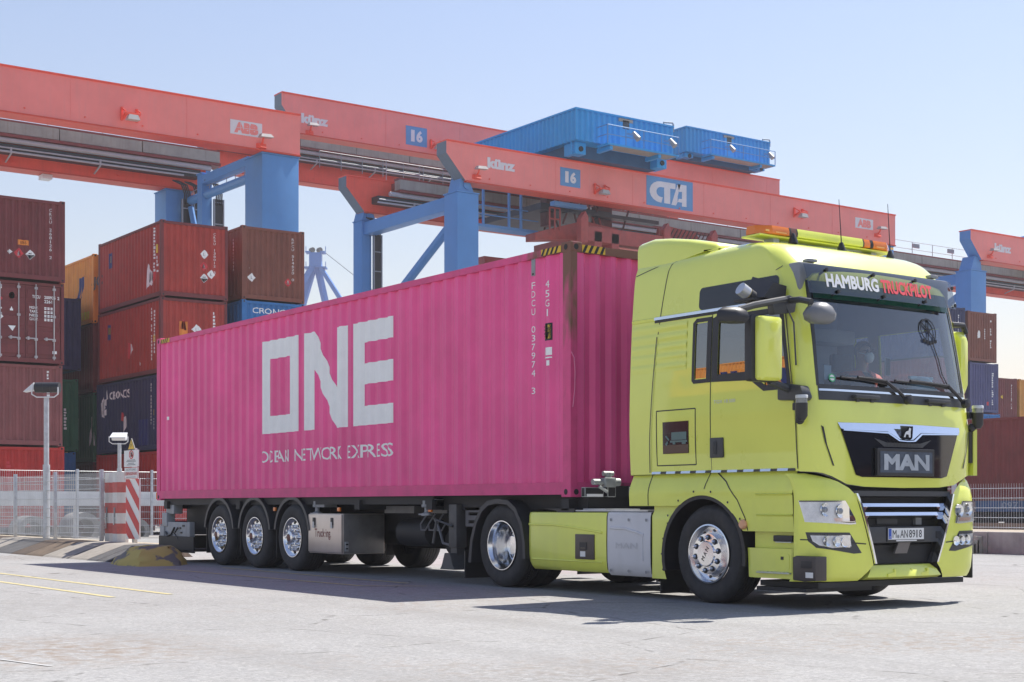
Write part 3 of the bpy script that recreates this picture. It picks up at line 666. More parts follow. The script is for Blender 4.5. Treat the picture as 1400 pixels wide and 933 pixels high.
# rail wagon with long maroon container, right of the cab
container('shipping_container', 'long maroon container carried by the blue rail wagon', 4.0, 26.1+3.2, 1.18, 24.0, 2.60, C_MAROON, group=None)
t = thing('rail_wagon', 'blue flat rail wagon under the long maroon container', 'rail wagon', (-8, 30.5, .45))
WB = M('wagon_blue', (.06, .13, .26), .6, var=.2, streak=.3)
g = MB(); g.box(-20, 4, 29.35, 29.5, .80, 1.14); g.box(-20, 4, 31.6, 31.75, .80, 1.14); g.box(-20, 4, 30.2, 30.9, .75, 1.15)
for x in range(-19, 4, 3): g.box(x, x+.15, 29.5, 31.6, .85, 1.1)
g.obj('underframe', WB, t)
g = MB(); g.box(-17.6, -17.0, 29.3, 29.34, .78, 1.12); g.flat(text_polys('097', .2, .6, .01, x=-16.0, y=.9), lambda u, v: (u, 29.335, v), 1)
g.obj('wagon_number', [M('wagon_plate', (.45, .36, .33), .6), M('wagon_digit', (.28, .36, .45), .6)], t, smooth=0)
for xb in (-16, -2):
    for dx in (-.9, .9):
        for yw in (29.7, 31.3):
            g = MB(); g.lathe([(.0, -.06), (.40, -.06), (.46, .0), (.46, .06), (0, .06)], (xb+dx, yw, .9-.42+.0), 'y', 24); g.obj('wheel', DARK, t)
    g = MB(); g.box(xb-1.2, xb+1.2, 29.55, 29.65, .5, .8); g.box(xb-1.2, xb+1.2, 31.35, 31.45, .5, .8); g.obj('bogie_frame', DARK, t)

# ---------------------------------------------------------------- the pink container on the trailer
def pink():
    m = M('magenta_paint', (.90, .102, .31), .42, var=.15, vs=.9, bump=.12, bs=1.6, streak=.34, scol=(.74, .20, .34), spec=.4)
    rust = M('rusted_magenta', (.72, .075, .23), .55, var=.15, vs=3)
    # rust stains: patches with their own shape, strongest near the castings
    N = rust.node_tree.nodes; L = rust.node_tree.links; b = N['Principled BSDF']; src = b.inputs['Base Color'].links[0].from_socket
    tc = N.new('ShaderNodeTexCoord'); n = N.new('ShaderNodeTexNoise'); n.inputs['Scale'].default_value = 3.2; n.inputs['Detail'].default_value = 8
    mp = N.new('ShaderNodeMapping'); mp.inputs['Scale'].default_value = (2.0, 2.0, .55); L.new(tc.outputs['Object'], mp.inputs[0]); L.new(mp.outputs[0], n.inputs['Vector'])
    sx = N.new('ShaderNodeSeparateXYZ'); L.new(tc.outputs['Object'], sx.inputs[0])
    h1 = N.new('ShaderNodeMapRange'); h1.inputs[1].default_value = 1.3; h1.inputs[2].default_value = 2.8; h1.inputs[3].default_value = -.05; h1.inputs[4].default_value = .40; L.new(sx.outputs['Z'], h1.inputs[0])
    h2_ = N.new('ShaderNodeMapRange'); h2_.inputs[1].default_value = -1.2; h2_.inputs[2].default_value = -.3; h2_.inputs[3].default_value = -.45; h2_.inputs[4].default_value = 0; L.new(sx.outputs['X'], h2_.inputs[0])
    ad = N.new('ShaderNodeMath'); ad.operation = 'ADD'; L.new(h1.outputs[0], ad.inputs[0]); L.new(n.outputs['Fac'], ad.inputs[1])
    ad2 = N.new('ShaderNodeMath'); ad2.operation = 'ADD'; L.new(ad.outputs[0], ad2.inputs[0]); L.new(h2_.outputs[0], ad2.inputs[1])
    r = N.new('ShaderNodeMapRange'); r.inputs[1].default_value = .56; r.inputs[2].default_value = .80; L.new(ad2.outputs[0], r.inputs[0])
    mx = N.new('ShaderNodeMix'); mx.data_type = 'RGBA'; mx.inputs[7].default_value = (.20, .085, .055, 1); L.new(r.outputs[0], mx.inputs[0]); L.new(src, mx.inputs[6]); L.new(mx.outputs[2], b.inputs['Base Color'])
    z = lambda v: v-1.08
    sm = [([rect(-7.97, -7.66, z(2.1), z(3.54)), rect(-7.0, -6.72, z(2.1), z(3.54)), rect(-7.66, -7.0, z(3.25), z(3.54)), rect(-7.66, -7.0, z(2.1), z(2.37))], 0),
          ([rect(-6.51, -6.19, z(2.1), z(3.54)), rect(-5.56, -5.24, z(2.1), z(3.54)), [(-6.19, z(3.54)), (-6.19, z(2.98)), (-5.56, z(2.1)), (-5.56, z(2.68))]], 0),
          ([rect(-5.06, -4.76, z(2.1), z(3.54))]+[rect(-4.76, -3.96, z(a), z(b_)) for a, b_ in ((2.1, 2.37), (2.67, 2.96), (3.25, 3.54))], 0)]
    for w_, a_, b_ in (('OCEAN', -7.98, -7.02), ('NETWORK', -6.82, -5.36), ('EXPRESS', -5.25, -3.96)): sm.append((text_polys(w_, .185, b_-a_, .004, x=a_, y=z(1.65)), 0))
    sm.append((vtext('FDCU 037974 3', -.77, z(3.62), .1025, .075), 0)); sm.append((vtext('45G1', -.50, z(3.61), .11, .08), 0))
    sm.append(([rect(-.545, -.385, z(2.89), z(3.09))], 1)); sm.append(([rect(-.525, -.405, z(2.91), z(3.07))], 4))
    sm.append(([rect(-.54, -.39, z(2.685), z(2.70)), rect(-.54, -.53, z(2.70), z(2.81)), rect(-.50, -.39, z(2.72), z(2.81)), rect(-.48, -.42, z(2.60), z(2.66))], 0))
    sm.append(([rect(-11.75, -11.68, z(2.5), z(2.56))], 0))
    t = container('pink_container', 'long magenta shipping container with big white letters, carried by the trailer', 0, 0, 1.08, 12.192, 2.896, m, group=None, rust=rust, side_marks=sm)
    g = MB()
    for s_, yy in (('2.9m', 3.0), ('9\'6"', 2.93)): g.flat(text_polys(s_, .055, .095, .01, x=-.512, y=yy), lambda u, v: (u, .0105, v), 0)
    g.obj('height_label', MARKB, t, smooth=0)
    g = MB(); g.prism([(-.775, 3.67), (-.695, 3.665), (-.695, 3.89), (-.775, 3.89)], 'y', .045, .012, 0, .008); g.box(-.75, -.72, .008, .0115, 3.68, 3.70, 1); g.box(-.75, -.72, .008, .0115, 3.86, 3.875, 1)
    g.obj('document_holder', [GREY, MARKB], t)
    st = [M('hazard_yellow', (.72, .45, .03), .5), MARKB]
    g = MB()
    def stripes(fn, a, b, lo, hi):
        g.flat([rect(a, b, lo, hi)], fn, 0)
        x = a
        while x < b-.06: g.flat([[(x, lo), (x+.04, lo), (min(b, x+.085), hi), (x+.045, hi)]], lambda u, v: tuple(Vector(fn(u, v))+Vector(off)), 1); x += .085
    off = (0, -.002, 0); stripes(lambda u, v: (u, -.0015, v), -.56, -.18, 3.872, 3.945); stripes(lambda u, v: (u, -.0015, v), -12.0, -11.6, 3.872, 3.945)
    off = (.002, 0, 0); stripes(lambda u, v: (.0015, u, v), .165, .5, 3.86, 3.945); stripes(lambda u, v: (.0015, u, v), 1.94, 2.27, 3.86, 3.945)
    g.obj('hazard_strip', st, t, smooth=0)
    g = MB()   # pale scrape on the post and end panel
    g.tube([(.002, .01, 2.72), (.004, .045, 2.66), (.004, .06, 2.5), (.004, .055, 2.3), (.003, .03, 2.1)], .006, 6)
    g.obj('scratch', M('scratched_pink', (.75, .22, .38), .5), t)
    return t
pink()
# unseen stacks, added to be mirrored in the side windows and black front panel
for i, (m, c) in enumerate(((C_DKRED, 'lowest, dark red'), (C_MAROON, 'second, maroon'), (C_NAVY, 'third, navy'), (C_ORANGE, 'topmost, orange'))):
    container('shipping_container', '%s container of the unseen stack across the yard, added for the side windows to mirror' % c, -36.0, -46, i*2.92, 12.19, 2.9, m)
oc = [o for o in bpy.data.objects if o.get('label', '').startswith('topmost, orange')][0]
g = MB(); ym = -46+2.438-.012
for k in range(3):
    x = -39.2-k*3.4
    g.flat([[(x, 9.6), (x-.5, 9.6), (x-1.0, 10.9), (x-.5, 10.9)], [(x-.75, 9.6), (x-1.25, 9.6), (x-1.75, 10.9), (x-1.25, 10.9)]], lambda u, v: (u, ym, v), 5)
    g.flat([rect(x-2.9, x-2.1, 9.9, 10.1), rect(x-2.35, x-2.2, 9.6, 10.5), rect(x-2.8, x-2.68, 9.7, 10.3)], lambda u, v: (u, ym, v), 1)
g.flat([rect(-48, -36.2, 8.86, 9.25)], lambda u, v: (u, ym, v), 1) if False else None
g.obj('lettering', MARKS, oc, smooth=0)
for i, m in enumerate((C_MAROON, C_NAVY)):
    container('shipping_container', ('maroon', 'navy')[i]+' container in the unseen stack ahead of the truck, added for the front panel to mirror', 33, 24.5, .3+i*2.62, 12.19, 2.6, m)
# ---------------------------------------------------------------- gantry cranes over the container blocks
CR_FACE = M('sheen_crane_red', (.86, .235, .205), .45, var=.08, vs=.5, streak=.3, scol=(.66, .27, .24), spec=.5)  # pale sky sheen of the front girders put into the paint colour
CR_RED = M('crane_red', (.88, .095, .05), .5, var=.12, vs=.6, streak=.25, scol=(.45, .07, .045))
CR_UNDER = M('underside_crane_red', (.62, .055, .02), .5, var=.12, vs=.6, streak=.25, scol=(.30, .04, .025))  # crane red for girder undersides, their ground-lit tone put into the colour
CR_DARK = M('crane_dark_red', (.20, .026, .022), .5, var=.2, vs=2)
CR_BLUE = M('crane_blue', (.085, .26, .56), .45, var=.08, vs=.5, streak=.18, scol=(.10, .23, .48))
CR_BLUE2 = M('machine_house_blue', (.018, .32, .70), .45, var=.08, vs=.6, streak=.15, scol=(.06, .2, .42))
TRAY = M('weathered_tray', (.34, .315, .275), .7, var=.18, vs=1.2, streak=.5, scol=(.22, .17, .13))
PIPE = M('pale_conduit', (.40, .385, .40), .5, var=.1)
RAILM = M('handrail_grey', (.30, .33, .36), .5, var=.1)
SIGNB = M('sign_blue', (.10, .27, .52), .45, var=.05); SIGNW = M('sign_white', (.70, .66, .68), .5, var=.05)
END_GREY = M('end_plate_grey', (.13, .17, .21), .5, var=.15, vs=1, streak=.3, scol=(.08, .1, .12))
GLASSD = M('dark_pane', (.03, .05, .07), .1, var=.2)
def prof(g, pts, x0, x1, m=0, face=None):
    """box girder: outline in (y, z), between x0 and x1; the two long sides get slot 'face'"""
    A = [g.bm.verts.new((x1, y, z)) for y, z in pts]; B = [g.bm.verts.new((x0, y, z)) for y, z in pts]; n = len(pts)
    f1 = g.bm.faces.new(A); f2 = g.bm.faces.new(B[::-1]); f1.material_index = f2.material_index = m if face is None else face
    for i in range(n):
        f = g.bm.faces.new([A[i], B[i], B[(i+1) % n], A[(i+1) % n]]); f.material_index = m
def sign(par, name, X, y0, y1, z0, z1, txt, tm, bm_, frame=.12, bold=.02, extra=None):
    if txt == '16': txt = text_polys('1', (z1-z0)*.62, (y1-y0)*.17, .05, x=y0+(y1-y0)*.24, y=z0+(z1-z0)*.2)+text_polys('6', (z1-z0)*.62, (y1-y0)*.30, .05, x=y0+(y1-y0)*.49, y=z0+(z1-z0)*.2)
    g = MB(); g.box(X+.002, X+.012, y0, y1, z0, z1, 0)
    H = z1-z0; W_ = y1-y0
    g.flat(txt if not isinstance(txt, str) else text_polys(txt, H*(1-2*frame), W_*(1-2*frame), bold, x=y0+W_*frame, y=z0+H*frame), lambda u, v: (X+.016, u, v), 1)
    if extra: g.flat(extra, lambda u, v: (X+.019, u, v), 0)
    return g.obj(name, [bm_, tm], par, smooth=0)
def cta_polys(y0, y1, z0, z1):
    f = lambda u, v: (y0+(y1-y0)*u, z0+(z1-z0)*v); P = []
    oc = [(.30+.235*math.cos(R(a)), .50+.36*math.sin(R(a))) for a in range(90, 271, 20)]; ic = [(.31+.10*math.cos(R(a)), .50+.17*math.sin(R(a))) for a in range(90, 271, 20)]
    for i in range(len(oc)-1): P.append([f(*oc[i]), f(*oc[i+1]), f(*ic[i+1]), f(*ic[i])])
    P += [[f(.30, .86), f(.31, .67), f(.62, .67), f(.62, .86)], [f(.30, .14), f(.31, .33), f(.345, .33), f(.315, .14)],
          [f(.375, .669), f(.505, .669), f(.505, .14), f(.375, .14)],
          [f(.53, .12), f(.63, .12), f(.665, .25), f(.665, .44), f(.73, .86), f(.665, .86)], [f(.665, .25), f(.76, .25), f(.76, .37), f(.695, .37)],
          [f(.665, .86), f(.86, .86), f(.86, .12), f(.76, .12), f(.76, .62), f(.70, .60)]]
    return P
def kunz(y0, y1, z0, z1):
    P = text_polys('künz', z1-z0, y1-y0, .06, x=y0, y=z0); return P
def cam_lamp(par, x, y, z, m=None):
    g = MB(); g.bar((x, y-.28, z-.18), (x+.5, y-.28, z-.05), .1, .1, 0); g.bar((x, y+.28, z-.18), (x+.5, y+.28, z-.05), .1, .1, 0); g.box(x+.4, x+.52, y-.35, y+.35, z-.1, z-.02, 0)
    g.solid([(x+.3, y-.28, z-.34), (x+.65, y-.28, z-.34), (x+.65, y+.28, z-.34), (x+.3, y+.28, z-.34), (x+.36, y-.2, z-.12), (x+.6, y-.2, z-.12), (x+.6, y+.2, z-.12), (x+.36, y+.2, z-.12)], 1)
    for s_ in (-.34, .34): g.box(x+.02, x+.12, y+s_-.05, y+s_+.05, z-.3, z+.28, 0); g.tube([(x+.1, y+s_, z+.22), (x+.5, y+s_, z+.02)], .03, 5, 0)
    return g.obj('girder_lamp', [CR_RED, M('lamp_zinc', (.42, .41, .40), .45, var=.1)], par)
def arm_lamp(par, x, y, z, k=.62):
    g = MB(); q = lambda a, b, c: (x+a*k, y+b*k, z+c*k)
    g.tube([q(0, 0, -.45), q(.4, -.1, -.3), q(.55, -.1, 0)], .05, 6, 0); g.solid([q(*p) for p in ((0, -.45, -.75), (.35, -.35, -.7), (.35, .25, -.7), (0, .35, -.75), (0, -.45, -.4), (.2, -.35, -.4), (.2, .25, -.4), (0, .35, -.4))], 0)
    g.solid([q(*p) for p in ((.3, -.45, -.02), (.9, -.45, -.05), (.9, .6, .0), (.3, .6, .0), (.4, -.35, .24), (.8, -.35, .2), (.8, .4, .24), (.4, .4, .24))], 1)
    return g.obj('girder_lamp', [CR_RED, M('lamp_grey', (.42, .40, .38), .4, var=.1)], par)
def railing(par, x, y0, y1, z, step=1.1, hh=1.1, mat=None):
    g = MB()
    for dz in (hh*.5, hh): g.tube([(x, y0, z+dz), (x, y1, z+dz)], .022, 5)
    n = max(1, int((y1-y0)/step))
    for i in range(n+1): y = y0+(y1-y0)*i/n; g.tube([(x, y, z), (x, y, z+hh)], .025, 5)
    return g.obj('railing', mat or RAILM, par)
def services(par, x, y0, y1, zt, zb, pw=1.0):
    """walkway tray, conduits and cable run along the inner face of a rear girder"""
    n = max(2, int((y1-y0)/3.9)); g = MB(); rr = random.Random(int(y0*10))
    for i in range(n):
        a = y0+(y1-y0)*i/n; b_ = y0+(y1-y0)*(i+1)/n-.05; g.box(x+.4, x+1.0+rr.uniform(-.02, .02), a, b_, zt-.55, zt+rr.uniform(-.01, .01))
    g.obj('cable_tray', TRAY, par, smooth=0)
    g = MB(); g.box(x+.3, x+.9, y0, y1, zt+.02, zt+.12, 0); g.box(x+.05, x+.4, y0, y1, zt-.5, zt-.1, 0); g.box(x+.1, x+1.05, y0, y1, zt-.72, zt-.58, 0); g.obj('tray_bracket', CR_DARK, par, smooth=0)
    g = MB(); g.tube([(x+.85, y0-.6, zt-.86), (x+.85, y1-.5, zt-.86)], .13, 10); g.tube([(x+.9, y0-1.3, zt-1.24), (x+.9, y1-1, zt-1.24)], .04, 6); g.tube([(x+.9, y0-1.4, zt-1.42), (x+.9, y1-2, zt-1.42)], .05, 6); g.obj('conduit', PIPE, par)
    g = MB(); g.box(x+.05, x+.75, y0-1.3, y1-1, zt-1.40, zt-1.02); g.obj('cable_run', BLACK, par, smooth=0)
    g = MB(); y = y0+1
    while y < y1-2: g.bar((x+.02, y, zt-1.75), (x+.9, y, zt-1.5), .06, .06); g.box(x+.85, x+.95, y-.04, y+.04, zt-1.5, zt-1.2); y += 4.4
    g.obj('pipe_bracket', PIPE, par, smooth=0)
def cable_ladder(par, x, y, z0, z1, w=.55):
    g = MB(); g.box(x, x+.12, y, y+w, z0, z1, 0)
    for yy in (y-.02, y+w-.02): g.box(x+.1, x+.2, yy, yy+.06, z0, z1, 1)
    z = z0
    while z < z1-.2: g.box(x+.12, x+.19, y, y+w, z, z+.05, 1); z += 1.1
    for k in range(4): g.tube([(x+.16, y+.1+k*.1, z1-.3), (x+.22, y+.1+k*.1, z1+.25), (x+.3, y-.1+k*.1, z1+.7), (x+.35, y-.6+k*.1, z1+.85)], .04, 5, 0)
    return g.obj('cable_ladder', [BLACK, RAILM], par, smooth=0)
def girder(par, name, x, yl, yr, zt, zb, cham, face, w=.9, endm=None):
    g = MB()
    pts = [(yl, zb+ (zt-zb)*.68), (yl+ (1.15 if cham else 0), zb), (yr, zb), (yr, zt), (yl, zt)] if cham else [(yl, zb), (yr, zb), (yr, zt), (yl, zt)]
    prof(g, pts, x-w, x, 0, 1)
    for f in g.bm.faces:     # blue end plates
        c = f.calc_center_median(); nrm = f.normal if f.normal.length else None
        f.normal_update()
        if abs(f.normal.x) < .5 and c.y < yl+.9 and abs(f.normal.z) < .95: f.material_index = 2
    g.box(x-w-.06, x+.07, yl, yr, zt+.002, zt+.07, 0)
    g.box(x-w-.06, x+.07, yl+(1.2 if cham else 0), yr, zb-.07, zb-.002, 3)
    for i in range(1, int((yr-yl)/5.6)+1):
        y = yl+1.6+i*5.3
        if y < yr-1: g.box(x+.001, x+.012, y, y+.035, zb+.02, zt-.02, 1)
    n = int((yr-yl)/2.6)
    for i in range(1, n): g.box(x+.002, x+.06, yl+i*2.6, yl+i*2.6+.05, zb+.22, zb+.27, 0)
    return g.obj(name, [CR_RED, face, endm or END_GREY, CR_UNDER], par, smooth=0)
def leg(par, x0, x1, y0, y1, z1, z0=.3, name='leg'):
    g = MB(); g.box(x0, x1, y0, y1, z0, z1-.06, 0, .03); g.box(x0-.04, x1+.04, y0-.04, y1+.04, z1-.058, z1); 
    return g.obj(name, CR_BLUE, par)
def wheels_base(par, x, y):
    g = MB(); g.box(x-2.2, x+2.2, y-.5, y+.5, .45, 1.3, 0, .03)
    for k in (-1.6, -.6, .6, 1.6): g.lathe([(0, -.1), (.42, -.1), (.42, .1), (0, .1)], (x+k, y, .43), 'y', 20, 1)
    g.obj('bogie', [CR_BLUE, DARK], par)
def house(par, x0, x1, y0, y1, z0, z1, gz):
    cs = corr(y0, y1, .36, .09, .05); cx = corr(x0, x1, .36, .09, .05)
    g = MB()
    for xx, sg in ((x1, -1), (x0, 1)): g.loft([[(xx+sg*d, u, z0) for u, d in cs], [(xx+sg*d, u, z1) for u, d in cs]], caps=False, closed=False)
    for yy, sg in ((y0, 1), (y1, -1)): g.loft([[(u, yy+sg*d, z0) for u, d in cx], [(u, yy+sg*d, z1) for u, d in cx]], caps=False, closed=False)
    g.box(x0-.04, x1+.04, y0-.04, y1+.04, z1+.002, z1+.09, 0); g.box(x0+.05, x1-.05, y0+.05, y1-.05, z0-.02, z0-.001, 0)
    g.box(x0+.6, x1-.9, y0+.5, y1-.5, gz+.1, z0-.022, 1)
    hs = g.obj('machine_house', [CR_BLUE2, M('house_base_blue', (.02, .09, .19), .5)], par, smooth=0)
    yd = y0+(y1-y0)*.5
    g = MB(); g.box(x1-.04, x1+.02, yd-.42, yd+.42, z0-.15, z1-.22, 0); g.box(x1+.021, x1+.03, yd-.22, yd+.22, z0+1.0, z0+1.45, 1); g.box(x1-.03, x1+.03, yd-.48, yd+.48, z1-.21, z1-.04, 2); g.obj('door', [CR_BLUE2, GLASSD, TRAY], hs, smooth=0)
    ya, yb = y0+1.35, y1-.45
    g = MB(); g.box(x1+.06, x1+1.0, ya, yb, z0-.28, z0-.18, 0); g.box(x1-.2, x1+.9, ya+.2, ya+.4, z0-.5, z0-.28, 0); g.box(x1-.2, x1+.9, yb-1.4, yb-1.2, z0-.5, z0-.28, 0); g.box(x1+.1, x1+.95, ya+.2, yb-.2, z0-.30, z0-.281, 1)
    for zz in (.45, .95):
        g.tube([(x1+.1, ya, z0-.18+zz), (x1+.97, ya, z0-.18+zz), (x1+.97, yb, z0-.18+zz)], .03, 6, 2)
    for yy in frange(ya, yb, 4): g.tube([(x1+.97, yy, z0-.18), (x1+.97, yy, z0+.77)], .03, 6, 2)
    g.obj('balcony', [CR_BLUE2, TRAY, SIGNB], hs)
    for yy in (ya+1.6, yb-.8):
        g = MB(); g.bar((x1+1.0, yy-.3, z0+.45), (x1+1.3, yy, z0+.35), .1, .1, 0); g.tube([(x1+1.15, yy, z0+.5), (x1+1.45, yy+.1, z0+.12)], .12, 8, 1, r2=.17); g.obj('spotlight', [CR_BLUE, GREY], hs)
    for yy in (y0+.55, y1-.55):
        g = MB(); g.box(x1-1.3, x1-.3, yy-.35, yy+.35, gz+.12, z0-.03, 0, .03); g.lathe([(0, .0), (.14, .0), (.14, .06), (0, .06)], (x1-.3, yy, (gz+z0)/2), 'x', 12, 1); g.obj('trolley_bracket', [CR_BLUE2, DARK], hs)
    g = MB()
    for yy in (y0+.02, y0+.42): g.box(x1-.5, x1-.45, yy, yy+.05, gz+.1, z0)
    for k in range(3): g.box(x1-.5, x1-.45, y0+.05, y0+.45, gz+.25+k*.28, gz+.29+k*.28)
    g.obj('ladder', CR_BLUE2, hs, smooth=0)
    g = MB(); g.tube([(x1-.1, y1-.6, z1+.08), (x1-.1, y1-.6, z1+.22), (x1-.1, y1+.02, z1+.28), (x1-.1, y1+.1, z1+.2), (x1-.1, y1+.1, z1-.2)], .05, 6); g.obj('vent_pipe', RAILM, hs)
    return hs
def tie(par, x0, x1, y, z, brace=True, yb=None):
    g = MB(); g.box(x0, x1, y-.35, y+.35, z-.55, z+.15, 0, .02); g.obj('tie_beam', CR_BLUE, par)
    if brace: g = MB(); g.tube([(x1+.1, y, z-1.0), (x0-1.0, y, z-6.6)], .24, 10); g.obj('brace', CR_BLUE, par)

ZT, ZB = 19.42, 17.55
# left block's crane, its right end over the brown stack
t = thing('gantry_crane', 'salmon red gantry crane at the left, its long girder ending on a thick blue column', 'gantry crane', (-50, 22, 0), 'gantry cranes over the container blocks')
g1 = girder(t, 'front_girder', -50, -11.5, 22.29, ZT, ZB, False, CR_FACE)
sign(g1, 'maker_sign', -50, 18.72, 20.32, 18.08, 18.74, 'ABB', CR_FACE, SIGNW, .12, .075, [rect(18.72+i*.0+.2+k, 18.735+.2+k, 18.1, 18.72) for i, k in enumerate((.30, .75, 1.2))]+[rect(18.75, 20.29, 18.40, 18.415)])
cam_lamp(g1, -50, 13.9, 18.2); arm_lamp(g1, -50, 20.3, 18.05)
g2 = girder(t, 'rear_girder', -60, -11.5, 21.9, 19.3, 17.5, False, CR_RED)
services(t, -60, -11.5, 22.3, 19.42, 17.5); railing(t, -60.2, -11.5, 22, 19.5, 2.6)
for y in (13.4, 6.0): 
    g = MB(); g.box(-60.9, -60.3, y, y+.5, 17.2, 17.42); g.obj('underside_lamp', LAMPW, t)
leg(t, -51.9, -50.05, 20.35, 22.25, 17.47); leg(t, -61.5, -60.0, 19.7, 21.1, 17.42)
g = MB(); g.bar((-51.9, 20.75, 17.42), (-57.6, 20.9, 17.55), .55, .42); g.obj('tie_beam', CR_BLUE, t, smooth=0)
g = MB(); g.tube([(-52.0, 20.8, 16.7), (-59.7, 20.9, 16.85)], .22, 10); g.tube([(-59.6, 20.9, 16.5), (-58.0, 21.1, 12.0)], .16, 8)
g.obj('brace', CR_BLUE, t)
g = MB(); g.tube([(-52.0, 20.8, 17.15), (-59.7, 20.9, 17.3)], .02, 5)
for k in range(9): x = -52.0-8.2*k/8; g.tube([(x, 20.85, 16.7), (x, 20.85, 17.2)], .02, 4)
g.obj('railing', RAILM, t)
cable_ladder(t, -59.8, 20.45, 1, 16.9, w=.5); cable_ladder(t, -59.8, 21.1, 1, 16.9, w=.48)
leg(t, -58.1, -57.5, 20.6, 21.15, 17.9, name='pillar'); cable_ladder(t, -57.5, 21.2, 1, 16.6, w=.5)
g = MB()
for yy in (19.0, 19.5): g.tube([(-61.0, yy, 11), (-61.0, yy, 15.0), (-60.6, yy+.6, 15.6)], .035, 5)
for z in (12.5, 13.6, 14.7): g.tube([(-61.0, 19.0, z), (-60.5, 19.3, z-.3), (-60.4, 19.9, z-.3)], .03, 5)
g.obj('ladder_cage', RAILM, t)
wheels_base(t, -51, 21.3); wheels_base(t, -60.8, 20.4)
# small crane 16 in the middle
t = thing('gantry_crane', 'middle salmon red crane with a large blue and white emblem on its girder', 'gantry crane', (-50, 31, 0), 'gantry cranes over the container blocks')
g1 = girder(t, 'front_girder', -50, 30.5, 64.4, ZT, ZB, True, CR_FACE)
g = MB(); g.flat(kunz(33.0, 34.75, 18.36, 18.92), lambda u, v: (-49.985, u, v), 0); g.obj('maker_lettering', SIGNW, g1, smooth=0)
sign(g1, 'number_sign', -50, 37.7, 39.05, 18.05, 19.03, '16', SIGNW, SIGNB, .2, .07)
sign(g1, 'emblem_sign', -50, 43.7, 47.15, 17.72, 19.37, cta_polys(43.7, 47.15, 17.72, 19.37), SIGNW, SIGNB)
sign(g1, 'maker_sign', -50, 60.67, 62.3, 18.28, 18.92, 'ABB', CR_FACE, SIGNW, .12, .075)
arm_lamp(g1, -50, 32.35, 18.15); cam_lamp(g1, -50, 40.35, 18.15); arm_lamp(g1, -50, 62.7, 18.35); cam_lamp(g1, -50, 55.6, 18.6)
girder(t, 'rear_girder', -60, 30.3, 64.2, ZT, ZB, True, CR_RED)
services(t, -60, 33.2, 64, 19.40, 17.5); railing(t, -60.2, 33, 75, 19.55, 2.2)
for y in (31.2,): leg(t, -51.3, -50.05, y, y+1.3, 17.0); leg(t, -61.0, -60.05, y+.1, y+.74, 17.1)
leg(t, -52, -50.05, 62.3, 64.3, 17.5); leg(t, -61.5, -60, 62.5, 64, 17.5)
for x in (-50.7, -60.6):
    g = MB(); g.prism([(31.35, 17.02), (32.3, 17.02), (32.05, 17.6), (31.55, 17.75)], 'x', x-.5, x+.5); g.lathe([(0, 0), (.2, 0), (.2, .05), (0, .05)], (x+.52, 31.85, 17.35), 'x', 14); g.obj('hinge', CR_BLUE, t)
tie(t, -60.2, -51.2, 31.8, 16.8); cable_ladder(t, -60.0, 31.98, 1, 16.3, w=.5)
tie(t, -60.2, -51.2, 63.2, 16.6)
house(t, -60.5, -48.5, 37.6, 44.35, 20.2, 21.78, ZT)
# blue inspection platform hanging between the girders
g = MB(); ya, yb = 33.2, 38.6
g.box(-54.2, -53.2, ya, yb, 16.05, 16.2)
for y in (ya, ya+.7, ya+1.7, 36.6, 37.4): g.box(-53.3, -53.2, y, y+.12, 16.2, 18.5)
for z in (16.7, 17.2): g.tube([(-53.2, ya, z), (-53.2, yb, z)], .03, 5)
for z in frange(16.4, 18.4, 5): g.box(-53.32, -53.26, ya, ya+.8, z, z+.05)
g.obj('inspection_platform', CR_BLUE, t, smooth=0)
g = MB(); g.box(-57.5, -52.0, 37.9, 42.8, 17.15, 17.5); g.box(-52.2, -51.6, 39.5, 46.0, 17.1, 17.3); g.obj('trolley_frame', M('trolley_slate', (.025, .035, .05), .5, var=.2), t)
g = MB(); g.box(-51.3, -50.9, 38.0, 40.2, 17.2, 17.42); g.obj('trolley_beam', CR_BLUE, t)
wheels_base(t, -50.7, 31.9); wheels_base(t, -60.6, 31.9); wheels_base(t, -51, 63.3); wheels_base(t, -60.8, 63.3)
# spreader with the container it holds
t = thing('spreader', 'dark red container spreader hanging below the middle crane on cables', 'spreader', (-54, 41, 15.5))
SPR = M('spreader_red', (.36, .055, .045), .5, var=.2, vs=2, streak=.3, scol=(.12, .05, .05)); SPD = M('spreader_dark', (.10, .02, .02), .6, var=.3)
g = MB()
g.prism([(37.3, 15.35), (37.3, 15.75), (40.6, 16.75), (43.0, 16.55), (45.0, 16.05), (45.0, 15.7), (41.5, 15.85), (39.0, 15.55)], 'x', -52.6, -51.7, 0, .02); g.obj('headblock', SPR, t)
g = MB(); g.box(-55.8, -50.2, 41.4, 41.9, 15.0, 15.9, 0); g.box(-55.8, -50.2, 40.2, 40.7, 15.0, 15.9, 0); g.box(-50.9, -50.2, 39.5, 45.8, 15.35, 16.15, 0, .02); g.box(-59.5, -58.8, 38.8, 43, 15.0, 15.6, 0)
for y in frange(45.6, 48.6, 10): g.bar((-50.7, y, 16.05), (-50.4, y+.2, 16.7), .1, .06, 1)
g.box(-51.0, -50.5, 45.5, 48.9, 15.95, 16.1, 0); g.prism([(45.4, 16.1), (48.9, 16.1), (48.3, 16.75), (46.2, 16.95), (45.5, 16.8)], 'x', -51.2, -51.0, 0)
g.obj('telescopic_frame', [SPR, SPD], t, smooth=0)
for y in (45.3, 48.9, 39.4):
    g = MB(); g.prism([(y-.2, 15.2), (y+.25, 15.2), (y+.3, 16.6), (y+.1, 16.9), (y-.2, 16.5)], 'x', -50.5, -50.1, 0, .02); g.obj('flipper', SPR, t)
g = MB()
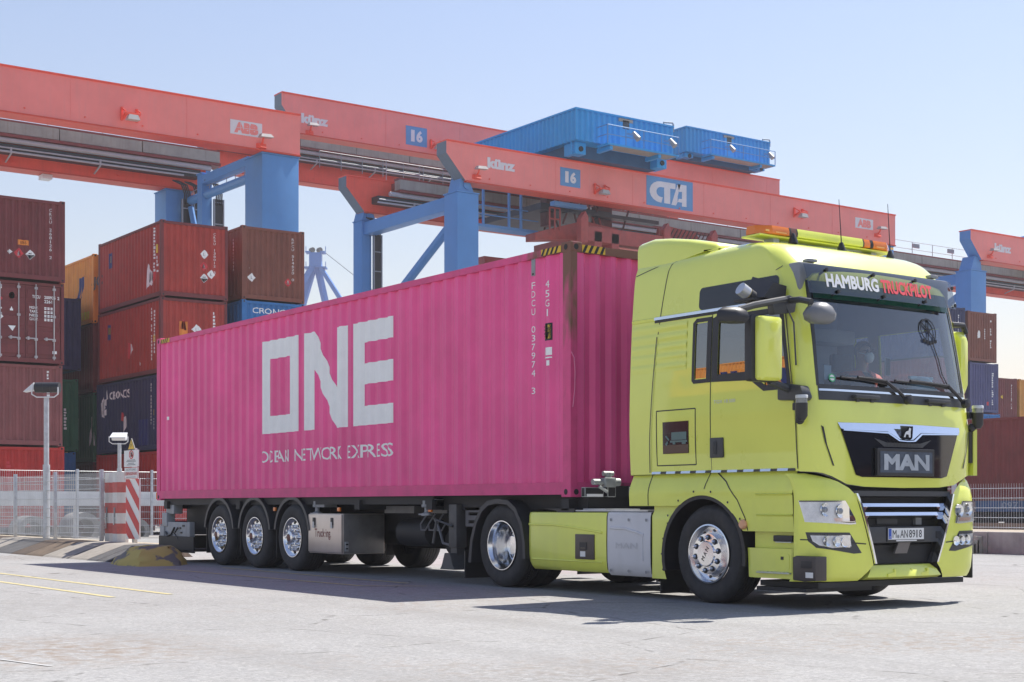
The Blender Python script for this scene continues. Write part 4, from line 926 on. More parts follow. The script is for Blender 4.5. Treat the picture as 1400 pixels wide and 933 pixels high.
for (xa, ya, yb) in ((-52, 39.4, 40.2), (-52, 40.4, 39.8), (-52, 41.3, 42.2), (-52, 42.3, 41.3), (-54, 39.6, 40.6), (-54, 40.7, 39.9), (-54, 42.0, 42.9), (-54, 43.2, 42.2), (-52, 43.6, 44.3)): g.tube([(xa, ya, 16.5), (xa, yb, 18.3)], .06, 6)
g.box(-53, -52.4, 38.6, 39.1, 16.4, 18.0); g.box(-53, -52.4, 42.2, 43.2, 16.5, 17.9)
g.obj('hoist_gear', [SPD], t)
g = MB()
for z in (16.6, 17.2): g.tube([(-51.6, 38.2, z), (-51.6, 38.9, z)], .05, 5)
for y in (38.2, 38.55, 38.9): g.tube([(-51.6, y, 16.0), (-51.6, y, 17.2)], .05, 5)
for k in range(4): g.tube([(-51.8, 40.6+k*.45, 16.6), (-52.4, 40.4+k*.5, 18.0)], .05, 5)
g.obj('guard', SPR, t)
g = MB(); g.box(-51.68, -51.67, 41.0, 41.9, 16.25, 16.5); g.obj('name_plate', SIGNW, t)
container('shipping_container', 'maroon container gripped by the spreader, its top showing over the pink roof edge', -50.3, 41.9, 12.55, 12.19, 2.6, C_DKRED, group=None)
container('shipping_container', 'maroon container lower and to the left of the spreader, peeping over the pink roof edge', -49.0, 36.3, 11.9, 12.19, 2.6, C_MAROON, group=None) if False else None
# large crane 16 behind
t = thing('gantry_crane', 'taller salmon red crane standing behind the crane with the big emblem', 'gantry crane', (-64, 30, 0), 'gantry cranes over the container blocks')
g1 = girder(t, 'front_girder', -64, 28.3, 68.3, 24.65, 22.5, True, CR_FACE)
g = MB(); g.flat(kunz(29.55, 31.3, 23.10, 23.68), lambda u, v: (-63.985, u, v), 0); g.obj('maker_lettering', SIGNW, g1, smooth=0)
sign(g1, 'number_sign', -64, 36.6, 38.1, 22.85, 24.0, '16', SIGNW, SIGNB, .2, .07)
arm_lamp(g1, -64, 30.1, 22.95); cam_lamp(g1, -64, 38.7, 23.1)
girder(t, 'rear_girder', -75, 28.3, 68.3, 24.3, 22.4, True, CR_RED)
services(t, -75, 30.5, 68, 25.0, 22.4); railing(t, -73.9, 36, 68, 23.2, 1.6)
for y in (27.5, 66.8): leg(t, -65.5, -64.05, y, y+1.4, 22.45); leg(t, -76.4, -75, y, y+1.3, 22.3)
house(t, -76, -62.5, 57.9, 65.8, 25.1, 26.7, 24.65)
wheels_base(t, -64.8, 29.3); wheels_base(t, -75.7, 29.3); wheels_base(t, -64.8, 67.5); wheels_base(t, -75.7, 67.5)
# right crane
t = thing('gantry_crane', 'salmon red crane with blue end, cut by the right frame edge', 'gantry crane', (-50, 72, 0), 'gantry cranes over the container blocks')
g1 = girder(t, 'front_girder', -50, 71.9, 106, ZT-.1, ZB-.1, True, CR_FACE, endm=CR_BLUE)
g = MB(); g.flat(kunz(74.4, 76.2, 18.15, 18.72), lambda u, v: (-49.985, u, v), 0); g.obj('maker_lettering', SIGNW, g1, smooth=0)
arm_lamp(g1, -50, 73.9, 18.1)
girder(t, 'rear_girder', -60, 71.9, 106, ZT, ZB, True, CR_RED)
services(t, -60, 66.0, 106, 19.40, 17.5); railing(t, -60.2, 76, 106, 19.55, 2.2)
g = MB()
for y in (78.2, 82.2): g.box(-60.1, -60, y, y+.7, 20.2, 20.5)
g.obj('railing_box', RAILM, t, smooth=0)
leg(t, -51.3, -50.05, 72.0, 73.6, 16.75); leg(t, -61.2, -60, 72.2, 73.4, 17)
for x in (-50.7, -60.6):
    g = MB(); g.prism([(72.2, 16.77), (73.3, 16.77), (73.2, 17.5), (72.6, 17.7)], 'x', x-.5, x+.5); g.obj('hinge', CR_BLUE, t)
tie(t, -61, -51.2, 72.8, 16.5)
leg(t, -52, -50.05, 104, 106, 17.4); leg(t, -61.5, -60, 104, 106, 17.4)
house(t, -60.5, -48.5, 88.5, 95, 19.85, 21.7, ZT)
wheels_base(t, -50.7, 72.8); wheels_base(t, -60.6, 72.8); wheels_base(t, -51, 105); wheels_base(t, -60.8, 105)
# distant quay crane with its blue A-frame
t = thing('quay_crane', 'distant bright blue A-frame of a quay crane rising between the stacks', 'quay crane', (-299, 154, 0))
QB = M('quay_blue', (.0, .12, .44), .5, var=.1)
P = Vector((-299, 154.3, 58.6)); rt = Vector((.5775, .8164, 0)); fwd = Vector((-.8164, .5775, 0))
g = MB(); g.bar(P-rt*1.4, P+rt*1.4, 2.4, 3.4); g.obj('apex', QB, t, smooth=0)
g = MB()
for zz in (1.8, -1.8):
    for s_ in (-1, 1): g.bar(P+rt*s_*1.2+Vector((0, 0, zz)), P+rt*s_*(2.3 if zz > 0 else 2.6)+Vector((0, 0, zz)), 3, .3)
    for s_ in (-2.3, 2.3): g.bar(P+rt*s_+Vector((0, 0, zz)), P+rt*s_+Vector((0, 0, zz+1.5)), .12, .12)
g.obj('platform', QB, t, smooth=0)
for s_ in (-1.1, 1.1):
    g = MB(); g.lathe([(0, -.5), (.6, -.5), (.6, .5), (0, .5)], P+rt*s_*.8+Vector((0, 0, 2.4)), 'x', 14); g.obj('sheave', DARK, t)
for q, w in ((-rt*14-fwd*8, 1.1), (-rt*8.6+fwd*2, 1.3), (rt*5.9+fwd*6, 1.2), (rt*18-fwd*6, .9)):
    g = MB(); top = P+Vector((0, 0, -1.5))+q*.06; g.bar(top, top+q*1.4-Vector((0, 0, 40)), w, w); g.obj('strut', QB, t, smooth=0)
g = MB(); g.tube([P+rt*2+Vector((0, 0, 2)), P+rt*40-Vector((0, 0, 28))], .12, 5); g.obj('stay', RAILM, t)
g = MB(); 
for q in ((-rt*14-fwd*8), (-rt*8.6+fwd*2), (rt*5.9+fwd*6), (rt*18-fwd*6)):
    c = P+q*1.4; g.box(c.x-1, c.x+1, c.y-1, c.y+1, 0, 18)
c = P; g.box(c.x-22, c.x+22, c.y-20, c.y+20, 17, 20); g.obj('portal', QB, t, smooth=0)
# ---------------------------------------------------------------- wheels
def tyre_mb(w, r, ri, sgn, y):
    """tyre whose outer wall is at y, extending inwards (sgn=+1: towards +Y)"""
    g = MB()
    pr = [(ri, .0+.03), (ri+.02, .008), (ri+.06, -.002), ((r+ri)/2+.01, -.012), (r-.06, -.004), (r-.045, 0.0), (r-.02, .018), (r-.004, .04), (r, .06)]
    n = 5; tw = (w-.12)
    for k in range(n):
        a = .06+tw*(k+1)/(n+1)-.006
        pr += [(r, a), (r-.014, a+.001), (r-.014, a+.011), (r, a+.012)]
    pr += [(r, w-.06), (r-.02, w-.018), (r-.06, w), (ri, w-.03)]
    return g, [(a, b*sgn) for a, b in pr]
TYRE = M('tyre_rubber', (.030, .030, .032), .7, var=.35, vs=10, bump=.1, bs=40, streak=.35, scol=(.075, .068, .06))
HUB = M('hub_dark', (.13, .05, .045), .4, metal=.6, var=.3); NUT = M('chrome_nut', (.75, .76, .78), .2, metal=1, var=.1)
def wheel(par, x, y, zc, sgn, kind, w=.315, r=.505, turn=0):
    """kind: front (convex, ten holes), drive (deep dish), trailer (wide single)"""
    ri = .292
    first = len(bpy.data.objects)
    org = Vector((x, y, zc))
    g, pr = tyre_mb(w, r, ri, sgn, 0); g.lathe(pr, (x, y, zc), 'y', 56)
    for k in range(46):     # shoulder blocks
        a = 2*math.pi*k/46; c, s_ = math.cos(a), math.sin(a); tng = Vector((-s_, 0, c))*.012
        p0 = Vector((x+c*(r-.035), y+.004*sgn, zc+s_*(r-.035))); p1 = Vector((x+c*(r+.001), y+.075*sgn, zc+s_*(r+.001)))
        g.face([p0-tng, p0+tng, p1+tng, p1-tng], 0)
    wob = g
    t = bpy.data.objects.new('wheel', None); COL.objects.link(t); t.parent = par
    po = Vector((0, 0, 0)); p = par
    while p is not None: po += p.location; p = p.parent
    t.location = org-po
    g.obj('tyre', TYRE, t, 40)
    g = MB(); C0 = (x, y, zc)
    if kind == 'front':
        g.lathe([(.297, .02*sgn), (.300, -.004*sgn), (.285, -.008*sgn), (.272, .015*sgn), (.262, .045*sgn), (.235, .055*sgn), (.215, .02*sgn), (.205, -.02*sgn), (.13, -.03*sgn), (.12, -.045*sgn), (0, -.047*sgn)], C0, 'y', 48, 0)
        for k in range(10):
            a = 2*math.pi*(k+.3)/10
            g.disc((x+.236*math.cos(a), y+.0535*sgn-.004*sgn, zc+.236*math.sin(a)), .017, 'y', 12, 1)
            c = (x+.168*math.cos(a), y, zc+.168*math.sin(a))
            g.lathe([(.030, -.024*sgn), (.030, -.030*sgn), (0, -.031*sgn)], c, 'y', 14, 1)
            g.lathe([(.021, -.028*sgn), (.019, -.062*sgn), (.012, -.068*sgn), (0, -.068*sgn)], c, 'y', 6, 2)
        for body, aa in (('M', -35), ('A', 0), ('N', 35)):
            for q in text_polys(body, .045, .04, .01, x=-.02, y=-.02):
                ca, sa = math.cos(R(-58)), math.sin(R(-58)); off = (aa/35*.055)
                pts = [(u, v) for u, v in q]; 
                g.face([(x+(u+off*.0)*math.cos(R(60))*sgn-(v)*math.sin(R(60))+off*math.cos(R(60)), y-.0485*sgn, zc+u*math.sin(R(60))+v*math.cos(R(60))+off*math.sin(R(60))) for u, v in pts], 1)
    elif kind == 'drive':
        g.lathe([(.297, .02*sgn), (.300, -.006*sgn), (.288, -.006*sgn), (.274, .03*sgn), (.258, .06*sgn), (.254, .12*sgn), (.252, .225*sgn), (.243, .262*sgn), (.18, .275*sgn), (.15, .265*sgn), (.138, .25*sgn), (.128, .17*sgn), (.11, .15*sgn), (0, .145*sgn)], C0, 'y', 48, 0)
        for k in range(10):
            a = 2*math.pi*k/10
            g.lathe([(.036, .264*sgn), (0, .264*sgn)], (x+.205*math.cos(a), y, zc+.213*math.sin(a)), 'y', 14, 1)
            c = (x+.158*math.cos(a+.3), y, zc+.158*math.sin(a+.3))
            g.lathe([(.019, .265*sgn), (.017, .225*sgn), (0, .22*sgn)], c, 'y', 6, 2)
    else:
        g.lathe([(.297, .02*sgn), (.300, -.006*sgn), (.288, -.006*sgn), (.274, .02*sgn), (.258, .035*sgn), (.235, .045*sgn), (.20, .035*sgn), (.14, .03*sgn), (.12, .03*sgn)], C0, 'y', 48, 0)
        g.lathe([(.12, .04*sgn), (.10, -.03*sgn), (.095, -.05*sgn), (.055, -.065*sgn)], C0, 'y', 24, 2); g.lathe([(.055, -.06*sgn), (.048, -.07*sgn), (0, -.072*sgn)], C0, 'y', 20, 3)
        for k in range(10):
            a = 2*math.pi*k/10
            g.lathe([(.026, .0*sgn+.034*sgn), (0, .034*sgn)], (x+.222*math.cos(a+.3), y, zc+.222*math.sin(a+.3)), 'y', 12, 1)
            c = (x+.168*math.cos(a), y, zc+.168*math.sin(a))
            g.lathe([(.032, .034*sgn), (.030, .01*sgn), (.022, -.0*sgn), (.020, -.035*sgn), (0, -.038*sgn)], c, 'y', 10, 2)
    g.obj('rim', [ALLOY, BLACK, NUT, HUB], t, 40)
    if turn: t.rotation_euler = (0, 0, R(turn))
    return t
def fender(par, cx, cz, r, a0, a1, y0, y1, mat, th=.03, lip=.05, name='mudguard', n=22):
    g = MB(); o = arc(cx, cz, r, a0, a1, n); i_ = arc(cx, cz, r-th, a0, a1, n)
    g.loft([[(o[k][0], y0, o[k][1]), (o[k][0], y1, o[k][1]), (i_[k][0], y1, i_[k][1]), (i_[k][0], y0, i_[k][1])] for k in range(n+1)], 0)
    if lip:
        j_ = arc(cx, cz, r-lip, a0, a1, n); o2 = arc(cx, cz, r+.004, a0, a1, n)
        g.loft([[(o2[k][0], y0-.012, o2[k][1]), (o2[k][0], y0+.012, o2[k][1]), (j_[k][0], y0+.012, j_[k][1]), (j_[k][0], y0-.012, j_[k][1])] for k in range(n+1)], 0)
    return g.obj(name, mat, par, 40)
FEND = M('mudguard_plastic', (.035, .036, .042), .42, var=.15)
# ---------------------------------------------------------------- container trailer
T = thing('container_trailer', 'black three axle container trailer under the magenta container', 'trailer', (-7, 1.22, 0))
g = MB()
for y in (.80, 1.56):
    g.box(-12.1, -3.0, y, y+.10, .62, .66); g.box(-12.1, -3.0, y+.04, y+.06, .66, 1.0); g.box(-12.1, .1, y, y+.10, 1.0, 1.04); g.box(-3.0, .1, y, y+.10, .88, .92); g.box(-3.0, .1, y+.04, y+.06, .92, 1.0)
for x in (-11.9, -8.9, -5, -3.1, -.2): g.box(x, x+.14, .02, 2.42, .93, 1.06)
for x in (-10.5, -7.6, -6.2, -4): g.box(x, x+.1, .85, 1.6, .72, .98)
g.box(-.1, .13, .15, 2.29, .93, 1.07)
g.box(-3.0, -.02, .2, 2.24, .925, 1.17); g.box(-12.05, -3.05, .95, 1.5, .70, 1.17); g.box(-12.0, -3.0, .07, .11, 1.0, 1.15); g.box(-12.0, -3.0, 2.33, 2.37, 1.0, 1.15); g.box(-11.9, -10.55, .45, 2.2, .48, 1.03)
g.obj('frame', DARK, T, smooth=0)
g = MB(); g.box(-6.4, -3.4, 1.72, 2.32, .34, 1.0, 0, .02); g.box(-6.1, -2.9, .95, 1.5, .42, .70, 0, .02); g.obj('storage_box', DARK, T)
for x in (-6.92, -8.22, -9.55):
    g = MB(); g.tube([(x, .2, .505), (x, 2.24, .505)], .075, 12); g.box(x-.06, x+.5, .72, .86, .45, .62); g.box(x-.06, x+.5, 1.58, 1.72, .45, .62); g.lathe([(.0, .2), (.14, .2), (.15, .45), (.0, .45)], (x+.38, .79, .35), 'z', 16); g.obj('axle', DARK, T)
    wheel(T, x, .03, .505, 1, 'trailer', w=.385); wheel(T, x, 2.41, .505, -1, 'trailer', w=.385)
    fender(T, x, .54, .585, 8, 172, .02, .44, FEND); fender(T, x, .54, .585, 8, 172, 2.0, 2.42, FEND, lip=0)
    for y0 in (.06, 2.02):
        g = MB(); g.box(x-.60, x-.585, y0, y0+.36, .19, .66); g.obj('mud_flap', BLACK, T, smooth=0)
g = MB(); g.box(-12.14, -10.75, .03, 2.41, .19, .215); g.box(-12.16, -10.62, .03, .06, .17, .45); g.box(-12.16, -12.13, .03, 2.41, .17, .45); g.obj('splash_guard', DARK, T, smooth=0)
g = MB(); g.box(-12.0, -10.86, .06, .16, .42, .70, 0, .012); g.box(-12.15, -11.95, .04, .3, .4, .62, 0, .01); g.box(-12.05, -11.82, .04, .2, .62, .86, 0, .01); g.box(-11.95, -11.6, .08, .25, .84, 1.02, 0, .01)
for x, z in ((-11.3, .58), (-11.15, .62), (-11.25, .5)): g.box(x, x+.08, .045, .06, z, z+.03, 1)
g.tube([(-11.9, .05, .52), (-11.75, .02, .45), (-11.6, .03, .48), (-11.5, .05, .6)], .018, 6, 1); g.tube([(-11.35, .05, .6), (-11.42, .02, .5), (-11.3, .03, .4), (-11.2, .06, .42)], .014, 6, 1)
g.obj('control_box', [M('grey_box', (.34, .36, .38), .5, var=.15, streak=.2), BLACK], T)
g = MB()
for y in (.3, 1.9): g.box(-12.2, -12.15, y, y+.4, .55, .72, 0, .01)
g.obj('tail_light', RED, T)
g = MB(); g.box(-12.21, -12.17, -.005, .02, 1.10, 1.22); g.obj('end_marker_lamp', ORANGE_L, T)
# stainless tool box
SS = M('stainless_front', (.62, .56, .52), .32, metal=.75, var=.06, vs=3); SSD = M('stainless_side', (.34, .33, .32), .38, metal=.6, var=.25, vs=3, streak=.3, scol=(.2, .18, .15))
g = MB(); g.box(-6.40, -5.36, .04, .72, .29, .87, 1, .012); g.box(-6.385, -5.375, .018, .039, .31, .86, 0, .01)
tb = g.obj('tool_box', [SS, SSD], T)
for x in (-6.2, -5.65):
    g = MB(); g.box(x-.035, x+.035, .008, .017, .70, .81, 0, .003); g.prism([(x-.03, .66), (x+.03, .66), (x+.02, .75), (x-.02, .75)], 'y', .0, .0075, 1); g.obj('latch', [BLACK, STEEL], tb)
g = MB(); g.flat(text_polys('Truck·ing.', .16, .50, .012, x=-6.18, y=.49), lambda u, v: (u, .0165, v), 0); g.obj('box_lettering', M('box_red_ink', (.22, .05, .05), .5), tb, smooth=0)
g = MB(); g.box(-5.355, -5.34, .06, .12, .33, .47, 0, .008); g.box(-5.34, -5.336, .07, .11, .36, .38, 1); g.box(-5.34, -5.336, .07, .11, .42, .44, 1); g.obj('hinge_plate', [STEEL, BLACK], tb)
for x in (-5.5, -7.55, -3.05):
    g = MB(); g.box(x-.03, x+.05, .03, .06, .90, .96, 0, .012); g.obj('side_marker_lamp', ORANGE_L, T)
for x in (-6.35, -3.3):     # twist locks
    g = MB(); g.box(x-.02, x+.34, .08, .30, .96, 1.07, 0, .01); g.lathe([(.06, 1.05), (.06, .97), (.035, .96), (.035, .90), (.075, .88), (.075, .85), (0, .85)], (x+.06, .12, 0), 'z', 14, 0); g.bar((x-.05, .07, .87), (x+.2, .07, .87), .03, .02, 0); g.obj('twist_lock', GREY, T)
# landing leg, air tank, hoses, perforated bracket
for y in (.12, 2.16):
    g = MB(); g.box(-2.72, -2.54, y, y+.16, .45, 1.0, 0, .01); g.box(-2.70, -2.56, y+.02, y+.14, .2, .46, 0); g.prism([(-2.80, .17), (-2.46, .17), (-2.5, .22), (-2.57, .38), (-2.69, .38), (-2.76, .22)], 'y', y-.08, y+.24, 0); g.tube([(-2.6, y-.02, .72), (-2.85, y-.1, .8), (-2.9, y-.12, .5)], .018, 6, 0); g.obj('landing_leg', M('landing_leg_grey', (.09, .09, .09), .5, var=.3), T)
g = MB(); g.tube([(-2.63, .28, .85), (-2.63, 2.16, .85)], .03, 8); g.obj('cross_shaft', DARK, T)
g = MB(); g.lathe([(0, -.02), (.16, -.01), (.20, .04), (.20, 1.0), (.16, 1.06), (0, 1.07)], (-3.3, .55, .50), 'y', 24)
g.lathe([(0, 0), (.15, .0), (.19, .04), (.19, .8), (0, .84)], (-4.4, .5, .62), 'x', 24); g.obj('air_tank', DARK, T)
g = MB()
for k in range(3):
    x = -3.55+k*.2; g.tube([(x, .32, .88), (x-.1, .28, .74), (x-.06, .26, .66), (x+.05, .26, .66), (x+.1, .28, .74)], .012, 6)
g.tube([(-3.2, .2, .83), (-3.0, .15, .7), (-2.85, .12, .5), (-2.72, .14, .48)], .018, 6); g.obj('air_hose', M('hose_grey', (.16, .16, .17), .5), T)
g = MB(); 
for x0, x1, z0, z1 in ((-2.45, -2.38, .72, .96), (-2.12, -2.05, .72, .96), (-2.38, -2.12, .90, .96), (-2.38, -2.12, .80, .86), (-2.38, -2.12, .72, .76)): g.box(x0, x1, .20, .22, z0, z1)
g.obj('perforated_bracket', M('bracket_grey', (.12, .12, .13), .5), T, smooth=0)
g = MB(); g.box(-4.9, -4.1, .45, .6, .88, .98); g.box(-4.0, -3.5, .6, .7, .88, .96); g.obj('valve_block', M('valve_grey', (.22, .22, .22), .5, var=.3), T)
g = MB(); g.box(.13, .2, .05, .32, 1.08, 1.19, 1, .008); g.box(.205, .21, .07, .30, 1.085, 1.115, 2)
g.box(.14, .26, .30, .46, 1.19, 1.30, 0, .02); g.tube([(.2, .16, 1.25), (.2, .34, 1.25)], .034, 12, 0); g.tube([(.2, .46, 1.25), (.2, .54, 1.25)], .045, 12, 0); g.tube([(.2, .38, 1.28), (.2, .38, 1.36)], .04, 12, 0); g.tube([(.2, .31, 1.345), (.2, .45, 1.345)], .028, 10, 0); g.box(.14, .22, .36, .48, 1.08, 1.2, 1, .01); g.tube([(.24, .22, 1.2), (.26, .32, 1.14)], .02, 8, 0)
g.obj('front_lock', [M('cast_lock', (.38, .40, .38), .5, metal=.3, var=.25), DARK, WHITE], T)
g = MB(); g.box(.135, .16, .52, 2.3, 1.08, 1.21, 0); g.box(.161, .164, .72, .9, 1.09, 1.2, 1); g.obj('headboard', [DARK, WHITE], T, smooth=0)
# ---------------------------------------------------------------- the lime green tractor unit
LIME = M('lime_paint', (.77, .82, .125), .28, var=.03, vs=1.5, coat=1.0, spec=.5)
LIMEB = M('lime_plastic', (.77, .82, .125), .35, var=.05, vs=2, coat=.45, streak=.12, scol=(.5, .48, .2))
INT = M('cab_interior', (.28, .29, .31), .8, var=.15); INTD = M('cab_interior_dark', (.03, .032, .036), .7, var=.2); CURT = M('cab_curtain', (.42, .44, .50), .9, var=.1)
WIND = GLASS('windscreen_glass', (.72, .88, 1.0), .95, refl=2.1); SIDEG = GLASS('side_glass', (.30, .34, .36), .8, refl=4.0); VIS = GLASS('smoked_visor', (.42, .45, .46), .75, rough=.02, refl=1.6)
GLOSSB = M('gloss_black', (.010, .011, .014), .06, var=.1, coat=.6); LGREY = M('light_grey_panel', (.62, .62, .64), .55, var=.06, streak=.1, scol=(.35, .33, .3))
LENS = GLASS('lamp_lens', (.97, .98, 1), .97, refl=1.0); TRIMG = M('dark_trim', (.05, .052, .056), .45, var=.1)
K = thing('semi_truck', 'lime green semi truck with tall cab, amber roof light bar and dark tinted visor', 'truck', (2.2, 1.22, 0))
Y0 = 1.22
HW = [(.98, 1.20), (1.33, 1.205), (1.6, 1.222), (1.9, 1.225), (2.3, 1.216), (2.6, 1.204), (2.94, 1.186), (3.2, 1.165), (3.4, 1.145), (3.5, 1.12), (3.56, 1.08), (3.6, 1.01), (3.63, .90), (3.65, .70), (3.66, .5)]
XF = [(1.1, 3.72), (1.75, 3.71), (2.05, 3.665), (2.6, 3.58), (3.1, 3.475), (3.22, 3.435), (3.3, 3.375), (3.4, 3.28), (3.5, 3.165), (3.55, 3.06), (3.59, 2.9), (3.62, 2.7), (3.65, 2.4), (3.66, 2.1)]
sm_ = lambda tab, z: sum(lerp(tab, z+d) for d in (-.05, -.025, 0, .025, .05))/5
hw = lambda z: sm_(HW, z)
xf = lambda z: sm_(XF, z)
ft = lambda t: .05*t*t+.17*abs(t)**14
def fmap(off): return lambda y, z: (xf(z)-ft(max(-1, min(1, (y-Y0)/hw(z))))+off, y, z)
def smap(off, far=False): return (lambda x, z: (x, Y0+hw(z)+off, z)) if far else (lambda x, z: (x, Y0-hw(z)-off, z))
XS = [1.04, 1.5, 2.03, 2.06, 2.26, 2.40, 2.86, 3.06]
TS = [-1, -.992, -.98, -.965, -.945, -.92, -.88, -.8, -.65, -.45, -.2, 0, .2, .45, .65, .8, .88, .92, .945, .965, .98, .992, 1]
ZS = [1.17, 1.31, 1.5, 1.75, 1.96, 2.12, 2.13, 2.27, 2.55, 2.83, 2.92, 3.0, 3.12, 3.2, 3.25, 3.3, 3.34, 3.38, 3.42, 3.45, 3.48, 3.51, 3.54, 3.57, 3.6, 3.62, 3.64, 3.655]
def ring(z, ins=0):
    if z == 1.17:
        P = ring(1.1701, ins); zz = lambda t: lerp([(0, 1.155), (.55, 1.165), (.66, 1.19), (.82, 1.27), (.9, 1.295), (1, 1.305)], abs(t))
        return [(p[0], p[1], zz((p[1]-Y0)/hw(1.2)) if p[0] > 3.3 else 1.305) for p in P]
    h_ = hw(z)-ins; xs = xf(z)-.22; k = min(1, (xs-.05-1.04)/2.07)
    near = [1.04+(x-1.04)*k for x in XS]+[xs-.05-ins]
    P = [(x, Y0-h_, z) for x in near]
    P += [(xf(z)-ins-ft(t), Y0+t*h_, z) for t in TS]
    P += [(x, Y0+h_, z) for x in near[::-1]]
    return P
NS = len(XS)+1; NT = len(TS)
def hole(i, j):
    """i: segment along the loop, j: row"""
    z0 = ZS[j]; z1 = ZS[j+1]; zc = (z0+z1)/2
    s = i if i < NS else (2*NS+NT-2-i if i >= NS+NT-1 else None)
    if s is not None and s < NS:
        if z1 <= 1.311: return s < NS-1 or True
        if 2.27 <= z0 and z1 <= 2.831: return s == 3 or s in (5, 6, 7)
        if 2.13 <= z0 and z1 <= 2.271: return s == 7
        return False
    if s is None:
        t = (TS[i-NS]+TS[i-NS+1])/2
        if abs(t) < .88 and 2.12 <= z0 and z1 <= 3.121: return True
    return False
def shell(g, ins, m, zmax=None):
    rows = [[g.bm.verts.new(p) for p in ring(z, ins)] for z in ZS if zmax is None or z <= zmax]
    for j in range(len(rows)-1):
        n = len(rows[0])
        for i in range(n-1):
            if not hole(i, j): f = g.bm.faces.new([rows[j][i], rows[j][i+1], rows[j+1][i+1], rows[j+1][i]]); f.material_index = m
        f = g.bm.faces.new([rows[j][n-1], rows[j][0], rows[j+1][0], rows[j+1][n-1]]); f.material_index = m
    f = g.bm.faces.new(rows[-1]); f.material_index = m
g = MB(); shell(g, 0, 0)
seamc = [(1.575, 3.43), (1.52, 3.1), (1.47, 2.75), (1.42, 2.2), (1.385, 1.7), (1.37, 1.33)]
def line(g, pts, fn, w=.012, m=1, uc=()):
    for (a, b), (c, d) in zip(pts, pts[1:]):
        L_ = math.hypot(c-a, d-b); nx, ny = -(d-b)/L_*w/2, (c-a)/L_*w/2
        g.flat([[(a-nx, b-ny), (c-nx, d-ny), (c+nx, d+ny), (a+nx, b+ny)]], fn, m, ucut=uc, vcut=frange(.3, 3.6, 66))
S2 = smap(.002)
line(g, seamc[:3], S2); line(g, seamc[2:], smap(.014)); line(g, [(1.05, 3.44), (1.575, 3.55)], S2, .01)
line(g, [(1.575, 3.43), (1.60, 3.50), (1.70, 3.555)], S2, .01)
for x0, x1, z0, z1 in ((1.48, 2.08, 1.40, 1.97),): line(g, [(x0, z0), (x1, z0), (x1, z1), (x0, z1), (x0, z0)], S2, .012)
line(g, [(3.15, 3.24), (3.24, 3.27)], S2, .008); line(g, [(2.31, 1.32), (2.30, 2.1), (2.30, 2.93)], smap(.003), .010)
for k in range(5):      # pressed flutes on the side fairing
    z = 2.84-k*.105
    a = [(1.045, -.001), (1.94, -.001)]
    for x0, x1 in ((1.06, 1.93),):
        g.loft([[(x, Y0-hw(z+dz)-o, z+dz) for dz, o in ((-.045, .0005), (-.02, .005), (.01, .008), (.03, .005), (.045, .0005))] for x in (x0, x0+.03, x1-.06, x1)], 0, caps=False, closed=False)
cabin = g.obj('cab_body', [LIME, BLACK], K, 40)
g = MB(); shell(g, .045, 0, 3.45); g.box(1.8, 1.84, .1, 2.34, 1.3, 3.4, 1); g.box(1.1, 3.55, .06, 2.38, 1.30, 1.36, 0); g.obj('cab_lining', [INT, CURT], K, 40)
# spoiler on the roof's rear edge
g = MB(); rg = []
for x, yi, zt in ((1.0, .16, 3.79), (1.02, .128, 3.815), (1.24, .122, 3.835), (1.5, .122, 3.805), (1.8, .135, 3.752), (2.02, .165, 3.70), (2.12, .20, 3.672), (2.16, .24, 3.62)):
    zb_ = 3.43+.17*(x-1.0)-.02
    prf_ = [(yi, zb_), (yi+.002, zt-.10), (yi+.02, zt-.04), (yi+.07, zt-.008), (yi+.16, zt)]
    rg.append([(x, y, z) for y, z in prf_]+[(x, 2.44-y, z) for y, z in prf_[::-1]])
g.loft(rg, 0); g.obj('roof_spoiler', LIME, K, 50)
# door with its handle, window frames and panes
g = MB(); nx = [2.315, 2.40, 2.86, 3.06, 'e', 'r']; nz = [1.33, 1.6, 1.96, 2.13, 2.27, 2.55, 2.83, 2.92]
X_ = lambda q, z: {'e': xf(z)-.27, 'r': xf(z)-.235}.get(q, q)
for j in range(len(nz)-1):
    for i in range(len(nx)-1):
        if (2.27 <= nz[j] < 2.83 and i in (1, 2, 3)) or (nz[j] == 2.13 and i == 3): continue
        g.face([smap(.006)(X_(nx[i], nz[j]), nz[j]), smap(.006)(X_(nx[i+1], nz[j]), nz[j]), smap(.006)(X_(nx[i+1], nz[j+1]), nz[j+1]), smap(.006)(X_(nx[i], nz[j+1]), nz[j+1])], 0)
bmesh.ops.remove_doubles(g.bm, verts=g.bm.verts, dist=1e-4)
line(g, [(2.33, 1.84), (3.42, 1.83)], smap(.0075), .006, 0)
bot = [xf(1.33)-.235]
line(g, [(3.485-.0, 1.33), (3.475, 1.9), (3.43, 2.1), (3.30, 2.92)], smap(.008), .012, 1)
door = g.obj('door', [LIME, BLACK], K, 40)
g = MB(); g.flat([rect(2.31, 2.50, 1.46, 1.66)], smap(.012), 0); g.prism([(2.31, 1.46), (2.49, 1.46), (2.50, 1.48), (2.50, 1.64), (2.49, 1.66), (2.31, 1.66)], 'y', .0-.022, .01, 0, .008); g.box(2.36, 2.41, -.034, -.02, 1.49, 1.63, 1, .008); g.obj('door_handle', [TRIMG, BLACK], door)
g = MB(); g.flat(text_polys('TGX 18.500', .034, .31, .004, x=2.36, y=2.0), smap(.012), 0); g.obj('door_lettering', M('letter_silver', (.62, .63, .62), .5), door, smooth=0)
def frame_ring(g, outer, inner, off, m=0):
    n = len(outer)
    for i in range(n): g.flat([[outer[i], outer[(i+1) % n], inner[(i+1) % n], inner[i]]], smap(off), m, vcut=(2.2, 2.4, 2.6, 2.8))
g = MB()
xe = lambda z: xf(z)-.265
